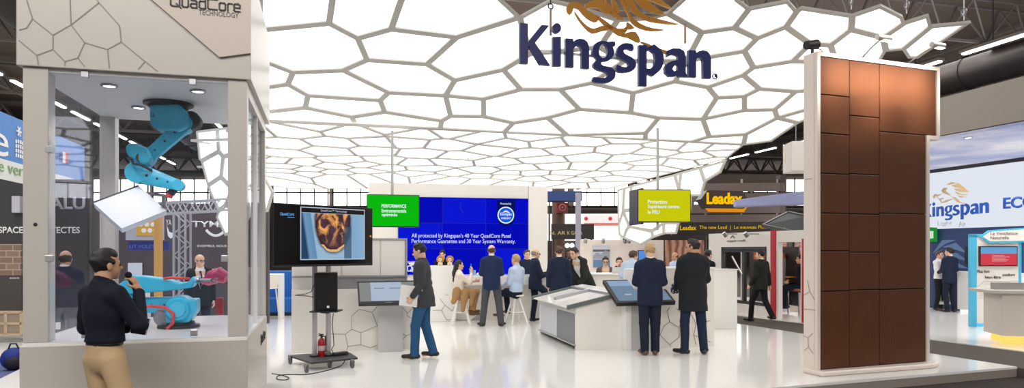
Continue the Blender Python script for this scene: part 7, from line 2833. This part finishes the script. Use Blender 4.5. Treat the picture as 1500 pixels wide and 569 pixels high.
person('dark haired man mostly hidden behind the bald man in glasses', (X(772, 16.6), 16.9), 200, 1.66, 0, {}, dict(m='navy_suit', hem=.17, scollar='white_cloth'), dict(m='navy_trousers'), 'black_leather', dict(c='brown'), 'skin', .013)
person('man in navy suit, back turned, behind the sloping sample table', (X(819, 14.4), 14.4), -4, 1.74, 0, dict(head=(6, 0, 0)), dict(m='navy_suit', hem=.18, loose=.016, scollar='white_cloth'), dict(m='navy_trousers'), 'black_leather', dict(c='brown'), 'skin', .010)
person('bearded dark skinned man facing this way between two men in suits', (X(834, 15.9), 15.9), 172, 1.68, 0, {}, dict(m='black_suit', hem=.17, open=.08, shirt='white_cloth', scollar='white_cloth'), dict(m='navy_trousers'), 'black_leather', dict(c='black', beard=1), 'skin_dark', .012)
person('man in dark green jacket and white shirt leaning over to his right', (X(858, 15.0), 15.0), 122, 1.82, 0,
    dict(lean=30, tilt=-4, head=(14, 16, 0), ER=(.22, .42, 1.06), WR=(.14, .62, .98), EL=(-.27, .24, 1.03), WL=(-.20, .36, .86)), dict(m='green_black', hem=.17, loose=.016, open=.13, button=.06, shirt='white_cloth', scollar='white_cloth'), dict(m='navy_trousers'), 'black_leather', dict(c='black'), 'skin', .010)

# men seated at the long counter
person('seated man in glasses and pale scarf looking down at the long counter', (X(887, 17.4), 17.4), 176, 1.74, 0, sit(.70, head=(0, 16, 0), WR=(.10, .34, .98), WL=(-.10, .34, .98)), dict(m='grey_brown', hem=.02, open=.10, shirt='scarf', button=.02), dict(m='navy_trousers'), 'black_leather', dict(c='dark', glasses=1), 'skin', .011)
person('seated man in black top resting his chin on his hand at the long counter', (X(907, 17.6), 17.6), 172, 1.74, 0, sit(.68, head=(0, 8, 0), WR=(.06, .20, 1.24), ER=(.20, .26, 1.02), handR=dict(d=(-.3, -.3, 1), n=(-.5, -.6, 0), curl=.9), WL=(-.10, .34, .96)), dict(m='black_cloth', hem=.02), dict(m='navy_trousers'), 'black_leather', dict(c='black'), 'skin', .011)
person('man in pale blue shirt leaning on the counter beside the touch table, seen from behind', (X(922, 14.6), 14.6), -35, 1.68, 0, dict(FRONT, lean=18, head=(-30, 0, 0)), dict(m='light_blue', hem=.06, n='shirt', loose=.012, scollar='light_blue'), dict(m='navy_trousers'), 'black_leather', dict(c='brown'), 'skin', .011)
lt_ = PL.at(PL.uz(908, 400)[0], zq, .15)
t = thing('laptop', 'open silver laptop in front of the man resting his chin on his hand', 'laptop', lt_)
MB().hexa([lt_ + Vector((x, y, z)) for z in (.001, .018) for x, y in ((-.15, .0), (.15, .0), (.15, .22), (-.15, .22))]).build('base', alu, t)
MB().hexa([lt_ + Vector((x, y - z * .35, z)) for z in (.018, .15) for x, y in ((-.15, .0), (.15, .0), (.15, .012), (-.15, .012))]).build('lid', mat('laptop_lid', (206, 206, 204), .35), t)
for dx, lab in ((-.38, 'white sheet of paper on the long counter before the man in the scarf'),):
    p = PL.at(PL.uz(886, 400)[0], zq, .2)
    tag(MB().hexa([p + Vector((x, y, z)) for z in (.001, .006) for x, y in ((-.15, -.1), (.15, -.1), (.15, .12), (-.15, .12))]).build('paper_sheet', txt_white, None, base=p), lab, 'paper')

# two men at the touch table
person('fair haired man in navy suit and brown shoes standing at the touch table', (X(952, 10.75), 10.75), -3, 1.76, 0,
    dict(FRONT, head=(0, 10, 0), AL=(-.085, -.03, .09), TL=(-.13, .11, .03), AR=(.085, .02, .09), TR=(.12, .16, .03), KL=(-.09, .02, .5), KR=(.09, .04, .5)),
    dict(m='navy_suit', hem=.17, loose=.016, scollar='white_cloth', wr=.004), dict(m='navy_trousers', w=.006), 'brown_leather', dict(c='blond'), 'skin', .0095)
p19, J19, T19, H19 = person('tall man in long black quilted coat with raised collar, head turned left', (X(1015, 10.85), 10.85), 6, 1.83, 0,
    dict(FRONT, WL=(-.17, .22, 1.02), head=(52, 4, 0), AL=(-.13, .0, .09), KL=(-.12, .02, .5), TL=(-.22, .10, .03), AR=(.16, -.03, .09), KR=(.14, .02, .5), TR=(.24, .09, .03)),
    dict(m='black_coat', hem=.29, loose=.034, flare=.02, rcollar='black_coat', wr=.005), dict(m='dark_blue_jeans', w=.002), 'black_leather', dict(c='black', beard=1), 'skin_tan', .0095)
g = palm(J19, T19, H19, 'L', .06, .03)
sc = thing('patterned_scarf', 'bundled black and white patterned scarf in the hand of the man in the long coat', 'scarf', g)
m_ = mat('scarf_pattern', (70, 72, 82), .9)
nt = m_.node_tree
vv = nt.nodes.new('ShaderNodeTexVoronoi')
vv.inputs['Scale'].default_value = 32
tc0 = nt.nodes.new('ShaderNodeTexCoord')
nt.links.new(tc0.outputs['Object'], vv.inputs['Vector'])
rr = nt.nodes.new('ShaderNodeValToRGB')
rr.color_ramp.interpolation = 'CONSTANT'
rr.color_ramp.elements[0].color = rgb(206, 206, 214)
rr.color_ramp.elements[1].position = .35
rr.color_ramp.elements[1].color = rgb(44, 46, 58)
nt.links.new(vv.outputs['Distance'], rr.inputs[0])
nt.links.new(rr.outputs[0], nt.nodes['Principled BSDF'].inputs['Base Color'])
ops = [('u', 0, blob((0, 0, 0), (.075, .06, .10))), ('u', .03, blob((-.04, .02, -.05), (.05, .05, .07))), ('n', 0, wrinkle(.012, 40, 8))]
grow('cloth', ops, v3(-.2, -.2, -.25), v3(.2, .2, .25), .010, m_, sc, Matrix.Translation(g + Vector((-.03, 0, .02))))
person('dark haired man in black jacket seen to the right of the long coat', (X(1037, 15.6), 15.6), -60, 1.66, 0, {}, dict(m='black_cloth', hem=.17, scollar='white_cloth'), dict(m='navy_trousers'), 'black_leather', dict(c='black'), 'skin', .012)
person('tan skinned bald man in blue shirt between the two standing men, facing left', (X(989, 18.0), 18.0), 120, 1.60, 0, {}, dict(m='light_blue', hem=.02, n='shirt'), dict(m='navy_trousers'), 'black_leather', dict(c='black', s='bald'), 'skin_tan', .013)

# the aisle on the right
person('balding man in black suit walking away along the grey aisle carpet', (X(1114, 15.7), 15.7), 28, 1.66, 0,
    dict(head=(30, 0, 0), AL=(-.11, .20, .09), TL=(-.14, .34, .03), KL=(-.11, .16, .5), AR=(.11, -.26, .16), TR=(.13, -.15, .05), KR=(.11, -.04, .52), WL=(-.24, .10, .90), WR=(.24, -.06, .90)),
    dict(m='green_black', hem=.17, loose=.014, scollar='white_cloth'), dict(m='black_suit'), 'black_leather', dict(c='black'), 'skin', .010)
person('person in dark clothes sitting on the bar stool inside the doorway', (X(1172, 16.9), 16.9), 60, 1.72, HZ, sit(.92), dict(m='black_cloth', hem=.1), dict(m='navy_trousers'), 'black_leather', dict(c='dark'), 'skin', .013)
person('man in navy suit with his back turned, talking to a woman at the right stand', (X(1391, 18.2), 18.2), 12, 1.72, 0, dict(FRONT, head=(20, 0, 0)), dict(m='navy_suit', hem=.17, loose=.014, scollar='white_cloth'), dict(m='navy_trousers'), 'black_leather', dict(c='black'), 'skin', .011)
p24, J24, T24, H24 = person('woman in white blouse and black skirt facing the man in navy suit', (X(1376, 18.7), 18.7), -150, 1.64, 0, dict(ER=(.2, .1, 1.1), WR=(.1, .25, 1.15)), dict(m='white_cloth', hem=.02, n='blouse', shirt=None), dict(m='black_suit'), 'black_leather', dict(c='brown'), 'skin', .011)
g = palm(J24, T24, H24, 'L', .10, .02) - Z * .58
bg = thing('shopping_bag', 'white carrier bag printed with a green landscape beside the woman in white blouse', 'bag', g)
MB().hexa([g + Vector((x, y, z)) for z in (0, .38) for x, y in ((-.21, -.05), (.21, -.05), (.21, .05), (-.21, .05))]).build('bag_body', mat('bag_white', (226, 224, 218), .5), bg)
MB().hexa([g + Vector((x, y, z)) for z in (.08, .24) for x, y in ((-.19, -.054), (.19, -.054), (.19, -.05), (-.19, -.05))]).build('print', mat('print_green', (120, 140, 96), .6, vary=.4, vscale=12), bg)
MB().tube([g + Vector((-.1, 0, .38)), g + Vector((-.06, 0, .55)), g + Vector((.06, 0, .55)), g + Vector((.1, 0, .38))], .006, 6).build('carry_handle', black, bg)
# narrow black panel edge by the tiled wall
